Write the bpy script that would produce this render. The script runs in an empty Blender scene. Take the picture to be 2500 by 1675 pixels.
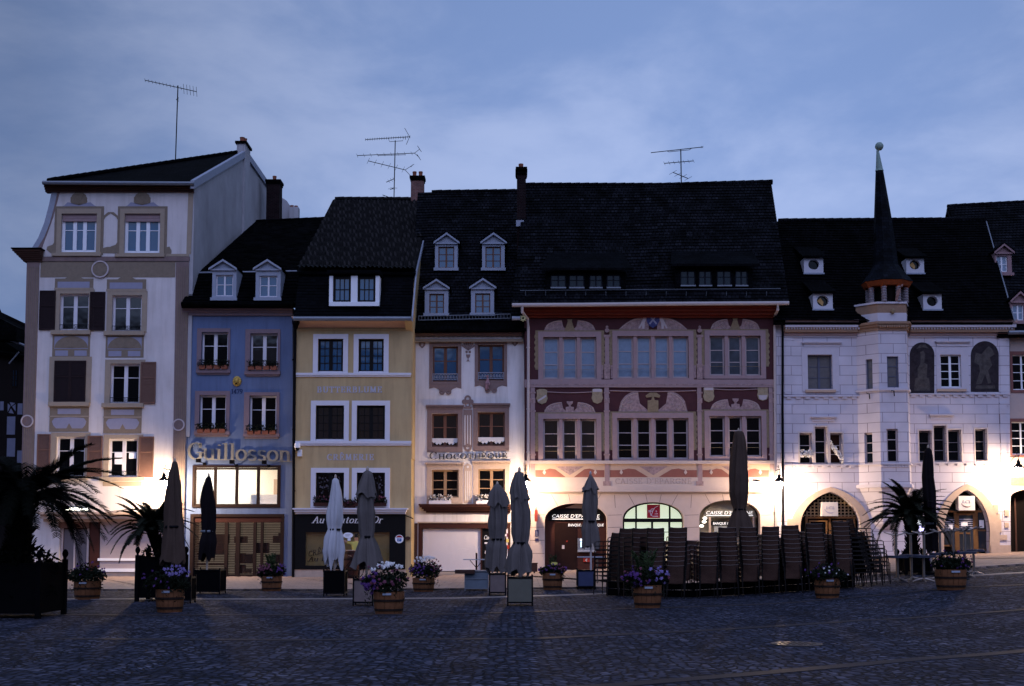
import bpy, bmesh, math, random
from mathutils import Vector, Matrix, Euler, geometry
from math import sin, cos, pi, radians, sqrt, tan
random.seed(7)
S = bpy.context.scene
COL = S.collection
# ---------------------------------------------------------------- camera
FPX, TILT, CAMZ, HOR = 3000.0, radians(4.3), 1.65, 1314.0   # focal length in photo pixels, tilt, eye height, horizon row
SHIFT = (HOR - 837.5) / FPX - tan(TILT)
cam = bpy.data.cameras.new('camera')
cam.sensor_width = 36.0
cam.lens = 36.0 * FPX / 2500.0
cam.shift_y = SHIFT * FPX / 2500.0
cam.clip_end = 3000.0
co = bpy.data.objects.new('camera', cam)
COL.objects.link(co)
co.location = (0, 0, CAMZ)
co.rotation_euler = (radians(90) + TILT, 0, 0)
S.camera = co
# ---------------------------------------------------------------- sky and light
W = bpy.data.worlds.new('World')
S.world = W
W.use_nodes = True
nt = W.node_tree
nt.nodes.clear()
def nd(nt, typ, **kw):
    n = nt.nodes.new(typ)
    for k, v in kw.items():
        if k.startswith('_'):
            setattr(n, k[1:], v)
        else:
            key = int(k[1:]) if k[0] == 'i' and k[1:].isdigit() else k.replace('__', ' ')
            n.inputs[key].default_value = v
    return n
SUN_EL, SUN_ROT = radians(2.0), radians(180)
sky = nd(nt, 'ShaderNodeTexSky', _sky_type='NISHITA')
sky.sun_disc = False
sky.sun_elevation = SUN_EL
sky.sun_rotation = SUN_ROT
tc = nd(nt, 'ShaderNodeTexCoord')
sep = nd(nt, 'ShaderNodeSeparateXYZ')
nt.links.new(tc.outputs['Generated'], sep.inputs[0])
def math_(op, a, b=None, c=None, clamp=False):
    n = nd(nt, 'ShaderNodeMath', _operation=op, _use_clamp=clamp)
    for i, v in enumerate((a, b, c)):
        if v is None: continue
        if isinstance(v, (int, float)): n.inputs[i].default_value = v
        else: nt.links.new(v, n.inputs[i])
    return n.outputs[0]
cv = nd(nt, 'ShaderNodeMapping')
cv.inputs['Scale'].default_value = (2.2, 1.2, 4.6)
cv.inputs['Rotation'].default_value = (0, radians(-24), 0)
nt.links.new(tc.outputs['Generated'], cv.inputs[0])
n1 = nd(nt, 'ShaderNodeTexNoise', Scale=2.0, Detail=8.0, Roughness=0.56, Distortion=0.25)
nt.links.new(cv.outputs[0], n1.inputs['Vector'])
r1 = nd(nt, 'ShaderNodeValToRGB')
r1.color_ramp.interpolation = 'EASE'
r1.color_ramp.elements[0].position = 0.34; r1.color_ramp.elements[0].color = (0.178, 0.270, 0.525, 1)
r1.color_ramp.elements[1].position = 0.66; r1.color_ramp.elements[1].color = (0.315, 0.400, 0.650, 1)
nt.links.new(n1.outputs[0], r1.inputs[0])
# brightness: paler towards the horizon and to the right, duller high up on the left; a dark bank low down behind the camera
elev = sep.outputs[2]
sx_ = math_('SUBTRACT', sep.outputs[0], 0.17)
side = math_('MAXIMUM', math_('MULTIPLY_ADD', math_('MULTIPLY', sx_, sx_), -1.7, 1.07), 0.6)
up = math_('MAXIMUM', math_('MULTIPLY_ADD', math_('MAXIMUM', elev, 0.0), -0.75, 1.13), 0.62)
g = math_('MULTIPLY', side, up)
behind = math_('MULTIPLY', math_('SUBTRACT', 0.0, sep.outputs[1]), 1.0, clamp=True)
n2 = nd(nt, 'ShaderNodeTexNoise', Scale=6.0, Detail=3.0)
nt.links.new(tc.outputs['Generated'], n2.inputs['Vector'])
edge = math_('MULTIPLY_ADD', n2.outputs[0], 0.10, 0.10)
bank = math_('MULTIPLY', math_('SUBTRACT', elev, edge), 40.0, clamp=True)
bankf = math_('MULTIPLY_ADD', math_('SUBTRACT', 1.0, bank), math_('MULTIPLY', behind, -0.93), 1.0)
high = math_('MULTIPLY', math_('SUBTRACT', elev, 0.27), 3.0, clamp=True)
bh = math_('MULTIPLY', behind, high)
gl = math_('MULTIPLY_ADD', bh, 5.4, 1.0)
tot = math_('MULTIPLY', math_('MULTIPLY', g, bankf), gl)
tint = nd(nt, 'ShaderNodeMix', _data_type='RGBA', _blend_type='MULTIPLY')
tint.inputs['B'].default_value = (1.18, 0.92, 0.90, 1)
nt.links.new(bh, tint.inputs['Factor']); nt.links.new(r1.outputs[0], tint.inputs['A'])
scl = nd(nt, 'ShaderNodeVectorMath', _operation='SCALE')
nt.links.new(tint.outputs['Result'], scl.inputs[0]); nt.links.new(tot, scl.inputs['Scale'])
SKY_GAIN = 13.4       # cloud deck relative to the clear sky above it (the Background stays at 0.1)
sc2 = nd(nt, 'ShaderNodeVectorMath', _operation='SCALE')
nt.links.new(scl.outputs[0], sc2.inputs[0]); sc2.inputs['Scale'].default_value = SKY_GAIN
mx = nd(nt, 'ShaderNodeMix', _data_type='RGBA')
mx.inputs['Factor'].default_value = 0.97
nt.links.new(sky.outputs[0], mx.inputs['A']); nt.links.new(sc2.outputs[0], mx.inputs['B'])
bg = nd(nt, 'ShaderNodeBackground', Strength=0.1)
nt.links.new(mx.outputs['Result'], bg.inputs[0])
wo = nd(nt, 'ShaderNodeOutputWorld')
nt.links.new(bg.outputs[0], wo.inputs[0])
sl = bpy.data.lights.new('sun', 'SUN')
sl.energy = 0.01
sl.angle = radians(90)
sl.color = (0.95, 0.85, 1.0)
so = bpy.data.objects.new('sun', sl)
COL.objects.link(so)
so.rotation_euler = (radians(88), 0, 0)
S.view_settings.view_transform = 'Standard'
S.view_settings.look = 'None'
S.view_settings.exposure = 0.0
S.view_settings.gamma = 1.0
S.render.engine = 'CYCLES'
S.cycles.use_denoising = True
S.cycles.max_bounces = 6
S.cycles.diffuse_bounces = 3
S.cycles.glossy_bounces = 3
S.cycles.transparent_max_bounces = 8
S.cycles.sample_clamp_indirect = 4.0
S.cycles.caustics_reflective = False
S.cycles.caustics_refractive = False
# ---------------------------------------------------------------- helpers
_sh = SHIFT
def ray(px, py):
    u, v = (px - 1250.0) / FPX, (837.5 - py) / FPX + _sh
    return Vector((u, cos(TILT) - v * sin(TILT), sin(TILT) + v * cos(TILT)))
def pt(px, py, Y):
    d = ray(px, py)
    k = Y / d.y
    return Vector((d.x * k, Y, CAMZ + d.z * k))
def onplane(px, py, P):
    n = (P[1] - P[0]).cross(P[2] - P[0])
    d = ray(px, py)
    c = Vector((0, 0, CAMZ))
    return c + d * ((P[0] - c).dot(n) / d.dot(n))
def rect(a, b, c, d, Y):
    p, q, r_, s_ = pt(a, b, Y), pt(a, d, Y), pt(c, b, Y), pt(c, d, Y)
    return (p.x + q.x) / 2, (r_.x + s_.x) / 2, (q.z + s_.z) / 2, (p.z + r_.z) / 2
def ground(x, y):
    sp = lambda u: .5 * (u + sqrt(u * u + 1.0))
    t = min(1.0, max(0.0, (y - 34.0) / 16.0))
    t = t * t * (3 - 2 * t)
    x = min(x, 26.0)
    return (1 - t) * .08 * sp(x - 7.3) + t * .04 * sp(x + 4.0) - t * .02
def onground(px, py, lift=0.0):
    Y = 30.0
    d = ray(px, py)
    for i in range(60):
        k = Y / d.y
        z = ground(d.x * k, Y) + lift
        k2 = (z - CAMZ) / d.z
        Y += (max(6.0, min(70.0, k2 * d.y)) - Y) * 0.5
    k = Y / d.y
    return Vector((d.x * k, Y, ground(d.x * k, Y)))
def wloc(o):
    v = Vector((0, 0, 0))
    while o:
        v += o.location
        o = o.parent
    return v
_n = [0]
class MB:
    """collects shapes in world metres; build() links them as one mesh object under its parent"""
    def __init__(s): s.v, s.f = [], []
    def add(s, vs, fs):
        b = len(s.v)
        s.v += [tuple(v) for v in vs]
        s.f += [tuple(i + b for i in f) for f in fs]
        return s
    def box(s, x0, x1, y0, y1, z0, z1):
        return s.add([(x0, y0, z0), (x1, y0, z0), (x1, y1, z0), (x0, y1, z0), (x0, y0, z1), (x1, y0, z1), (x1, y1, z1), (x0, y1, z1)],
                     [(0, 1, 5, 4), (1, 2, 6, 5), (2, 3, 7, 6), (3, 0, 4, 7), (4, 5, 6, 7), (3, 2, 1, 0)])
    def prism(s, poly, y0, y1):
        n = len(poly)
        s.add([(x, y0, z) for x, z in poly] + [(x, y1, z) for x, z in poly],
              [tuple(range(n)), tuple(range(2 * n - 1, n - 1, -1))] + [(i, n + i, n + (i + 1) % n, (i + 1) % n) for i in range(n)])
        return s
    def extr(s, pts, vec):
        n = len(pts)
        vec = Vector(vec)
        return s.add([tuple(p) for p in pts] + [tuple(Vector(p) + vec) for p in pts],
              [tuple(range(n)), tuple(range(2 * n - 1, n - 1, -1))] + [(i, n + i, n + (i + 1) % n, (i + 1) % n) for i in range(n)])
    def holed(s, outer, holes, Y, rec, depth, cap=True):
        loops = [[Vector((x, z, 0)) for x, z in L] for L in [outer] + holes]
        flat = [(p.x, Y, p.y) for L in loops for p in L]
        tri = geometry.tessellate_polygon(loops)
        s.add(flat, [tuple(t) for t in tri])
        for L in holes:
            n = len(L)
            s.add([(x, Y, z) for x, z in L] + [(x, Y + rec, z) for x, z in L], [(i, (i + 1) % n, n + (i + 1) % n, n + i) for i in range(n)])
        n = len(outer)
        s.add([(x, Y, z) for x, z in outer] + [(x, Y + depth, z) for x, z in outer],
              [(i, (i + 1) % n, n + (i + 1) % n, n + i) for i in range(n)] + ([tuple(range(n, 2 * n))] if cap else []))
        return s
    def tube(s, pts, r, n=6, caps=True):
        pts = [Vector(p) for p in pts]
        rs = r if isinstance(r, (list, tuple)) else [r] * len(pts)
        vs, fs = [], []
        for i, p in enumerate(pts):
            t = (pts[min(i + 1, len(pts) - 1)] - pts[max(i - 1, 0)]).normalized()
            a = t.cross(Vector((0, 0, 1)) if abs(t.z) < .9 else Vector((1, 0, 0))).normalized()
            b = t.cross(a)
            for k in range(n):
                w = 2 * pi * k / n
                vs.append(p + (a * cos(w) + b * sin(w)) * rs[i])
        for i in range(len(pts) - 1):
            for k in range(n):
                fs.append((i * n + k, i * n + (k + 1) % n, (i + 1) * n + (k + 1) % n, (i + 1) * n + k))
        if caps:
            fs += [tuple(range(n - 1, -1, -1)), tuple(range((len(pts) - 1) * n, len(pts) * n))]
        return s.add(vs, fs)
    def lathe(s, prof, c, n=12, rf=None):
        vs, fs = [], []
        for i, (r, z) in enumerate(prof):
            for k in range(n):
                w = 2 * pi * k / n
                rr = r * (rf(i, w) if rf else 1)
                vs.append((c[0] + rr * cos(w), c[1] + rr * sin(w), c[2] + z))
        m = len(prof)
        for i in range(m - 1):
            for k in range(n):
                fs.append((i * n + k, i * n + (k + 1) % n, (i + 1) * n + (k + 1) % n, (i + 1) * n + k))
        fs += [tuple(range(n - 1, -1, -1)), tuple(range((m - 1) * n, m * n))]
        return s.add(vs, fs)
    def ring(s, cx, cz, r0, r1, y0, y1, n=24, sx=1.0):
        o = [(cx + r1 * sx * cos(2 * pi * k / n), cz + r1 * sin(2 * pi * k / n)) for k in range(n)]
        i_ = [(cx + r0 * sx * cos(2 * pi * k / n), cz + r0 * sin(2 * pi * k / n)) for k in range(n)]
        return s.frame(o, i_, y0, y1)
    def frame(s, o, i_, y0, y1):
        n = len(o)
        vs = [(x, y0, z) for x, z in o] + [(x, y0, z) for x, z in i_] + [(x, y1, z) for x, z in o] + [(x, y1, z) for x, z in i_]
        fs = []
        for k in range(n):
            j = (k + 1) % n
            fs += [(k, j, n + j, n + k), (k, 2 * n + k, 2 * n + j, j), (n + k, n + j, 3 * n + j, 3 * n + k)]
        return s.add(vs, fs)
    def disc(s, cx, cz, r, y0, y1, n=20, sx=1.0, a0=0.0, a1=2 * pi):
        m = n if abs(a1 - a0 - 2 * pi) < 1e-6 else n + 1
        return s.prism([(cx + r * sx * cos(a0 + (a1 - a0) * k / n), cz + r * sin(a0 + (a1 - a0) * k / n)) for k in range(m)], y0, y1)
    def leaf(s, p, size, d=None, asp=.5):
        d = d or Vector((random.gauss(0, 1), random.gauss(0, 1), random.gauss(0, 1))).normalized()
        w = d.orthogonal().normalized()
        w = (Matrix.Rotation(random.random() * 6.3, 3, d) @ w) * size * asp
        L = d * size
        p = Vector(p)
        return s.add([p - L, p + w * .8 - L * .1, p + L, p - w * .8 - L * .1], [(0, 1, 2, 3)])
    def blob(s, c, rx, ry, rz, n, size, asp=.5):
        for i in range(n):
            while True:
                q = Vector((random.uniform(-1, 1), random.uniform(-1, 1), random.uniform(-1, 1)))
                if .2 < q.length < 1: break
            if random.random() < .6: q = q.normalized() * random.uniform(.75, 1.05)
            s.leaf((c[0] + q.x * rx, c[1] + q.y * ry, c[2] + q.z * rz), size * random.uniform(.6, 1.3), None, asp)
        return s
    def build(s, name, mat, parent=None, smooth=False):
        L = wloc(parent) if parent else Vector((0, 0, 0))
        me = bpy.data.meshes.new(name)
        me.from_pydata([(v[0] - L.x, v[1] - L.y, v[2] - L.z) for v in s.v], [], s.f)
        me.materials.append(mat)
        if smooth:
            for p in me.polygons: p.use_smooth = True
        me.update()
        bm = bmesh.new(); bm.from_mesh(me)
        bmesh.ops.recalc_face_normals(bm, faces=bm.faces)
        bm.to_mesh(me); bm.free()
        o = bpy.data.objects.new(name, me)
        COL.objects.link(o)
        if parent: o.parent = parent
        return o
def tag(o, label, cat, group=None, kind=None):
    if label: o['label'] = label
    if cat: o['category'] = cat
    if group: o['group'] = group
    if kind: o['kind'] = kind
    return o
def thing(name, label, cat, loc=(0, 0, 0), group=None):
    o = bpy.data.objects.new(name, None)
    COL.objects.link(o)
    o.location = loc
    o.empty_display_size = .3
    return tag(o, label, cat, group)
def dup(o, parent=None):
    c = o.copy()
    COL.objects.link(c)
    c.parent = parent
    for ch in list(o.children): dup(ch, c)
    return c
# ---------------------------------------------------------------- materials
def pbr(name, col, rough=.8, var=.12, scale=2.0, bump=0.0, bscale=60.0, metal=0.0, spec=.06, emit=None, es=0.0, streak=0.0):
    m = bpy.data.materials.new(name)
    m.use_nodes = True
    t = m.node_tree
    b = t.nodes['Principled BSDF']
    b.inputs['Roughness'].default_value = rough
    b.inputs['Metallic'].default_value = metal
    b.inputs['Specular IOR Level'].default_value = spec
    tc = nd(t, 'ShaderNodeTexCoord')
    out = None
    if var > 0:
        n = nd(t, 'ShaderNodeTexNoise', Scale=scale, Detail=6.0, Roughness=.65)
        t.links.new(tc.outputs['Object'], n.inputs['Vector'])
        mx = nd(t, 'ShaderNodeMix', _data_type='RGBA')
        mx.inputs['A'].default_value = (*[c * (1 - 1.6 * var) for c in col], 1)
        mx.inputs['B'].default_value = (*[c * (1 + 1.2 * var) for c in col], 1)
        t.links.new(n.outputs[0], mx.inputs['Factor'])
        out = mx.outputs['Result']
        if streak > 0:
            mp = nd(t, 'ShaderNodeMapping')
            mp.inputs['Scale'].default_value = (1.7, .5, .22)
            t.links.new(tc.outputs['Object'], mp.inputs[0])
            n3 = nd(t, 'ShaderNodeTexNoise', Scale=1.0, Detail=5.0)
            t.links.new(mp.outputs[0], n3.inputs['Vector'])
            m2 = nd(t, 'ShaderNodeMix', _data_type='RGBA', _blend_type='MULTIPLY')
            rr = nd(t, 'ShaderNodeValToRGB')
            rr.color_ramp.elements[0].position = .35; rr.color_ramp.elements[0].color = (1 - streak, 1 - streak, 1 - streak, 1)
            rr.color_ramp.elements[1].position = .6
            t.links.new(n3.outputs[0], rr.inputs[0])
            m2.inputs['Factor'].default_value = 1
            t.links.new(out, m2.inputs['A']); t.links.new(rr.outputs[0], m2.inputs['B'])
            out = m2.outputs['Result']
            mp4 = nd(t, 'ShaderNodeMapping')
            mp4.inputs['Scale'].default_value = (5.0, 1.0, .45)
            t.links.new(tc.outputs['Object'], mp4.inputs[0])
            n4 = nd(t, 'ShaderNodeTexNoise', Scale=1.0, Detail=7.0, Roughness=.6)
            t.links.new(mp4.outputs[0], n4.inputs['Vector'])
            r4 = nd(t, 'ShaderNodeValToRGB')
            r4.color_ramp.elements[0].position = .50
            r4.color_ramp.elements[1].position = .68
            k_ = 1 - streak * .9
            r4.color_ramp.elements[1].color = (k_, k_ * .99, k_ * .97, 1)
            m4 = nd(t, 'ShaderNodeMix', _data_type='RGBA', _blend_type='MULTIPLY')
            m4.inputs['Factor'].default_value = 1
            r4.color_ramp.elements[0].color = (1, 1, 1, 1)
            t.links.new(n4.outputs[0], r4.inputs[0])
            t.links.new(out, m4.inputs['A']); t.links.new(r4.outputs[0], m4.inputs['B'])
            out = m4.outputs['Result']
        t.links.new(out, b.inputs['Base Color'])
    else:
        b.inputs['Base Color'].default_value = (*col, 1)
    if bump > 0:
        nb = nd(t, 'ShaderNodeTexNoise', Scale=bscale, Detail=4.0)
        t.links.new(tc.outputs['Object'], nb.inputs['Vector'])
        bp = nd(t, 'ShaderNodeBump', Strength=bump, Distance=.02)
        t.links.new(nb.outputs[0], bp.inputs['Height'])
        t.links.new(bp.outputs[0], b.inputs['Normal'])
    if emit:
        b.inputs['Emission Color'].default_value = (*emit, 1)
        b.inputs['Emission Strength'].default_value = es
    return m
def brickmat(name, c1, c2, mortar, bw, rh, ms, rough=.8, bump=.3, axes='xz', noise=.3, spec=.05, vary=.0, off=.5, nsc=3.0, zs=1.0):
    """tiles, masonry joints or setts as a brick pattern in metres over two axes"""
    m = bpy.data.materials.new(name)
    m.use_nodes = True
    t = m.node_tree
    b = t.nodes['Principled BSDF']
    b.inputs['Roughness'].default_value = rough
    b.inputs['Specular IOR Level'].default_value = spec
    tc = nd(t, 'ShaderNodeTexCoord')
    sp = nd(t, 'ShaderNodeSeparateXYZ')
    t.links.new(tc.outputs['Object'], sp.inputs[0])
    cb = nd(t, 'ShaderNodeCombineXYZ')
    ix = {'x': 0, 'y': 1, 'z': 2}
    t.links.new(sp.outputs[ix[axes[0]]], cb.inputs[0])
    ml = nd(t, 'ShaderNodeMath', _operation='MULTIPLY')
    ml.inputs[1].default_value = zs
    t.links.new(sp.outputs[ix[axes[1]]], ml.inputs[0])
    t.links.new(ml.outputs[0], cb.inputs[1])
    br = nd(t, 'ShaderNodeTexBrick', Scale=1.0)
    br.offset = off
    br.inputs['Brick Width'].default_value = bw
    br.inputs['Row Height'].default_value = rh
    br.inputs['Mortar Size'].default_value = ms
    br.inputs['Mortar Smooth'].default_value = .3
    br.inputs['Color1'].default_value = (*c1, 1)
    br.inputs['Color2'].default_value = (*c2, 1)
    br.inputs['Mortar'].default_value = (*mortar, 1)
    t.links.new(cb.outputs[0], br.inputs['Vector'])
    n = nd(t, 'ShaderNodeTexNoise', Scale=nsc, Detail=6.0)
    t.links.new(tc.outputs['Object'], n.inputs['Vector'])
    rr = nd(t, 'ShaderNodeValToRGB')
    lo = 1 - noise
    rr.color_ramp.elements[0].position = .3; rr.color_ramp.elements[0].color = (lo, lo, lo, 1)
    rr.color_ramp.elements[1].position = .7; rr.color_ramp.elements[1].color = (1 + noise * .6,) * 3 + (1,)
    t.links.new(n.outputs[0], rr.inputs[0])
    mx = nd(t, 'ShaderNodeMix', _data_type='RGBA', _blend_type='MULTIPLY')
    mx.inputs['Factor'].default_value = 1
    t.links.new(br.outputs[0], mx.inputs['A']); t.links.new(rr.outputs[0], mx.inputs['B'])
    t.links.new(mx.outputs['Result'], b.inputs['Base Color'])
    if bump > 0:
        iv = nd(t, 'ShaderNodeMath', _operation='MULTIPLY_ADD')
        iv.inputs[1].default_value = -1.0
        t.links.new(br.outputs['Fac'], iv.inputs[0])
        t.links.new(n.outputs[0], iv.inputs[2])
        bp = nd(t, 'ShaderNodeBump', Strength=bump, Distance=.02)
        t.links.new(iv.outputs[0], bp.inputs['Height'])
        t.links.new(bp.outputs[0], b.inputs['Normal'])
    return m
class M: pass
def glassmat(name, base, ior, rough=.03, wav=.12):
    m = pbr(name, base, rough, .0)
    b = m.node_tree.nodes['Principled BSDF']
    b.inputs['IOR'].default_value = ior
    b.inputs['Specular IOR Level'].default_value = .5
    t = m.node_tree
    tc = nd(t, 'ShaderNodeTexCoord')
    n = nd(t, 'ShaderNodeTexNoise', Scale=1.1, Detail=2.0)
    t.links.new(tc.outputs['Object'], n.inputs['Vector'])
    bp = nd(t, 'ShaderNodeBump', Strength=wav, Distance=.05)
    t.links.new(n.outputs[0], bp.inputs['Height'])
    t.links.new(bp.outputs[0], b.inputs['Normal'])
    return m
M.glass = glassmat('window glass', (.003, .005, .009), 1.9)
M.glassblack = glassmat('dark glass', (.002, .0025, .004), 1.35)
M.glasscurtain = pbr('curtained glass', (.19, .27, .38), .12, .25, 6, spec=.8)
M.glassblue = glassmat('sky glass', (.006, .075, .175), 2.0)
def clearglass():
    m = bpy.data.materials.new('clear pane')
    m.use_nodes = True
    t = m.node_tree
    t.nodes.clear()
    o = nd(t, 'ShaderNodeOutputMaterial')
    a = nd(t, 'ShaderNodeBsdfTransparent')
    g_ = nd(t, 'ShaderNodeBsdfGlossy', Roughness=.02)
    x = nd(t, 'ShaderNodeMixShader', i0=.06)
    t.links.new(a.outputs[0], x.inputs[1]); t.links.new(g_.outputs[0], x.inputs[2]); t.links.new(x.outputs[0], o.inputs[0])
    return m
M.clear = clearglass()
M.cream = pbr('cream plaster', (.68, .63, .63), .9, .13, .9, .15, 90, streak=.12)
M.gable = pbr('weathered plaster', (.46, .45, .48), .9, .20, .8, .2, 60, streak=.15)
M.ochrepaint = pbr('ochre painted ornament', (.235, .188, .145), .9, .2, 6)
M.ochrelight = pbr('light ochre trim', (.36, .29, .225), .9, .12, 5)
M.mauvepaint = pbr('mauve painted pilaster', (.235, .17, .165), .9, .15, 4, streak=.15)
M.slateblue = pbr('grey blue paint', (.30, .30, .40), .9, .1, 5)
M.ringpaint = pbr('pale ring paint', (.50, .44, .46), .9, .08)
M.blue = pbr('blue plaster', (.130, .180, .320), .9, .13, 1.1, .2, 120, streak=.16)
M.bluetrim = pbr('mauve sandstone', (.22, .165, .19), .9, .12, 6, .1, 60)
M.yellow = pbr('ochre plaster', (.54, .395, .21), .9, .13, .9, .2, 120, streak=.14)
M.white = pbr('white paint', (.70, .68, .74), .7, .05, 4)
M.whitebright = pbr('bright white paint', (.82, .84, .90), .6, .04, 4)
M.choco = pbr('white plaster', (.80, .76, .76), .9, .10, 1.0, .15, 100, streak=.20)
M.chocotrim = pbr('grey brown painted trim', (.235, .165, .155), .9, .15, 7)
M.maroon = pbr('maroon plaster', (.080, .032, .036), .9, .2, 3, .1, 60)
M.mauvestone = pbr('mauve painted stone', (.33, .235, .245), .9, .14, 4, .1, 50)
M.mauvecarve = pbr('painted scrollwork', (.36, .25, .25), .9, .60, 8)
M.goldpaint = pbr('dull gold paint', (.27, .205, .13), .9, .3, 12)
M.bankstone = pbr('cream sandstone', (.56, .45, .40), .85, .09, 2.5, .15, 60)
M.redcornice = pbr('red painted cornice', (.17, .035, .022), .7, .25, 3)
M.stucco = brickmat('white masonry', (.575, .535, .60), (.60, .56, .62), (.25, .21, .25), 1.05, .42, .013, .9, .15, noise=.12, nsc=1.1)
M.stonewarm = pbr('warm stone', (.50, .38, .30), .9, .16, 4, .2, 40)
M.peach = pbr('peach cornice', (.50, .32, .24), .8, .1, 4)
M.brownwood = pbr('brown wood', (.065, .034, .027), .55, .25, 8)
M.darkwood = pbr('dark brown wood', (.055, .022, .018), .5, .2, 6)
M.shutter = pbr('brown shutter paint', (.17, .095, .075), .7, .15, 8)
M.shutterdark = pbr('dark shutter paint', (.026, .017, .019), .7, .15, 8)
M.blackwood = pbr('black shopfront paint', (.004, .0035, .004), .45, .1, 5, spec=.15)
M.darkmetal = pbr('dark iron', (.006, .006, .008), .5, .1, 8, metal=.6)
M.greymetal = pbr('zinc', (.20, .22, .26), .5, .15, 6, metal=.5)
M.zincpale = pbr('pale zinc', (.31, .34, .42), .6, .15, 6)
M.pipe = pbr('cream downpipe', (.48, .42, .42), .6, .1, 5)
M.brick = brickmat('dark brick', (.010, .006, .007), (.018, .009, .010), (.026, .020, .022), .22, .075, .012, .9, .3)
M.brickred = brickmat('red brick', (.16, .07, .06), (.21, .095, .08), (.2, .15, .14), .22, .075, .012, .9, .3)
M.terracotta = pbr('terracotta', (.26, .095, .06), .8, .2, 8)
M.roof = brickmat('plain tiles', (.0035, .004, .006), (.010, .0105, .015), (.0015, .0015, .002), .17, .19, .020, .7, .8, noise=.75, nsc=1.3, spec=.04)
M.roofslate = brickmat('slates', (.0015, .0018, .003), (.0035, .004, .006), (.001, .001, .0015), .25, .16, .012, .7, .5, noise=.5, nsc=1.0, spec=.03)
M.roofdark = brickmat('mossy dark tiles', (.0012, .0013, .002), (.0035, .0036, .005), (.001, .001, .001), .17, .19, .020, .85, .6, noise=.7, nsc=1.2, spec=.03)
M.pantile = pbr('weathered pantiles', (.0055, .0052, .006), .6, .6, 7, .6, 25, spec=.10)
M.roofpale = brickmat('weathered pale tiles', (.008, .009, .013), (.016, .017, .023), (.002, .002, .003), .17, .19, .02, .7, .6, noise=.6, spec=.05)
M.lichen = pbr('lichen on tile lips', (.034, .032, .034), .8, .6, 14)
M.copper = pbr('verdigris copper', (.24, .33, .30), .6, .2, 6)
M.timber = pbr('half timber beam', (.010, .008, .008), .8, .2, 6)
M.infill = pbr('lime infill', (.16, .17, .24), .9, .1, 4)
M.darkroom = pbr('dark room', (.008, .006, .006), .9, .2, 3)
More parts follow.
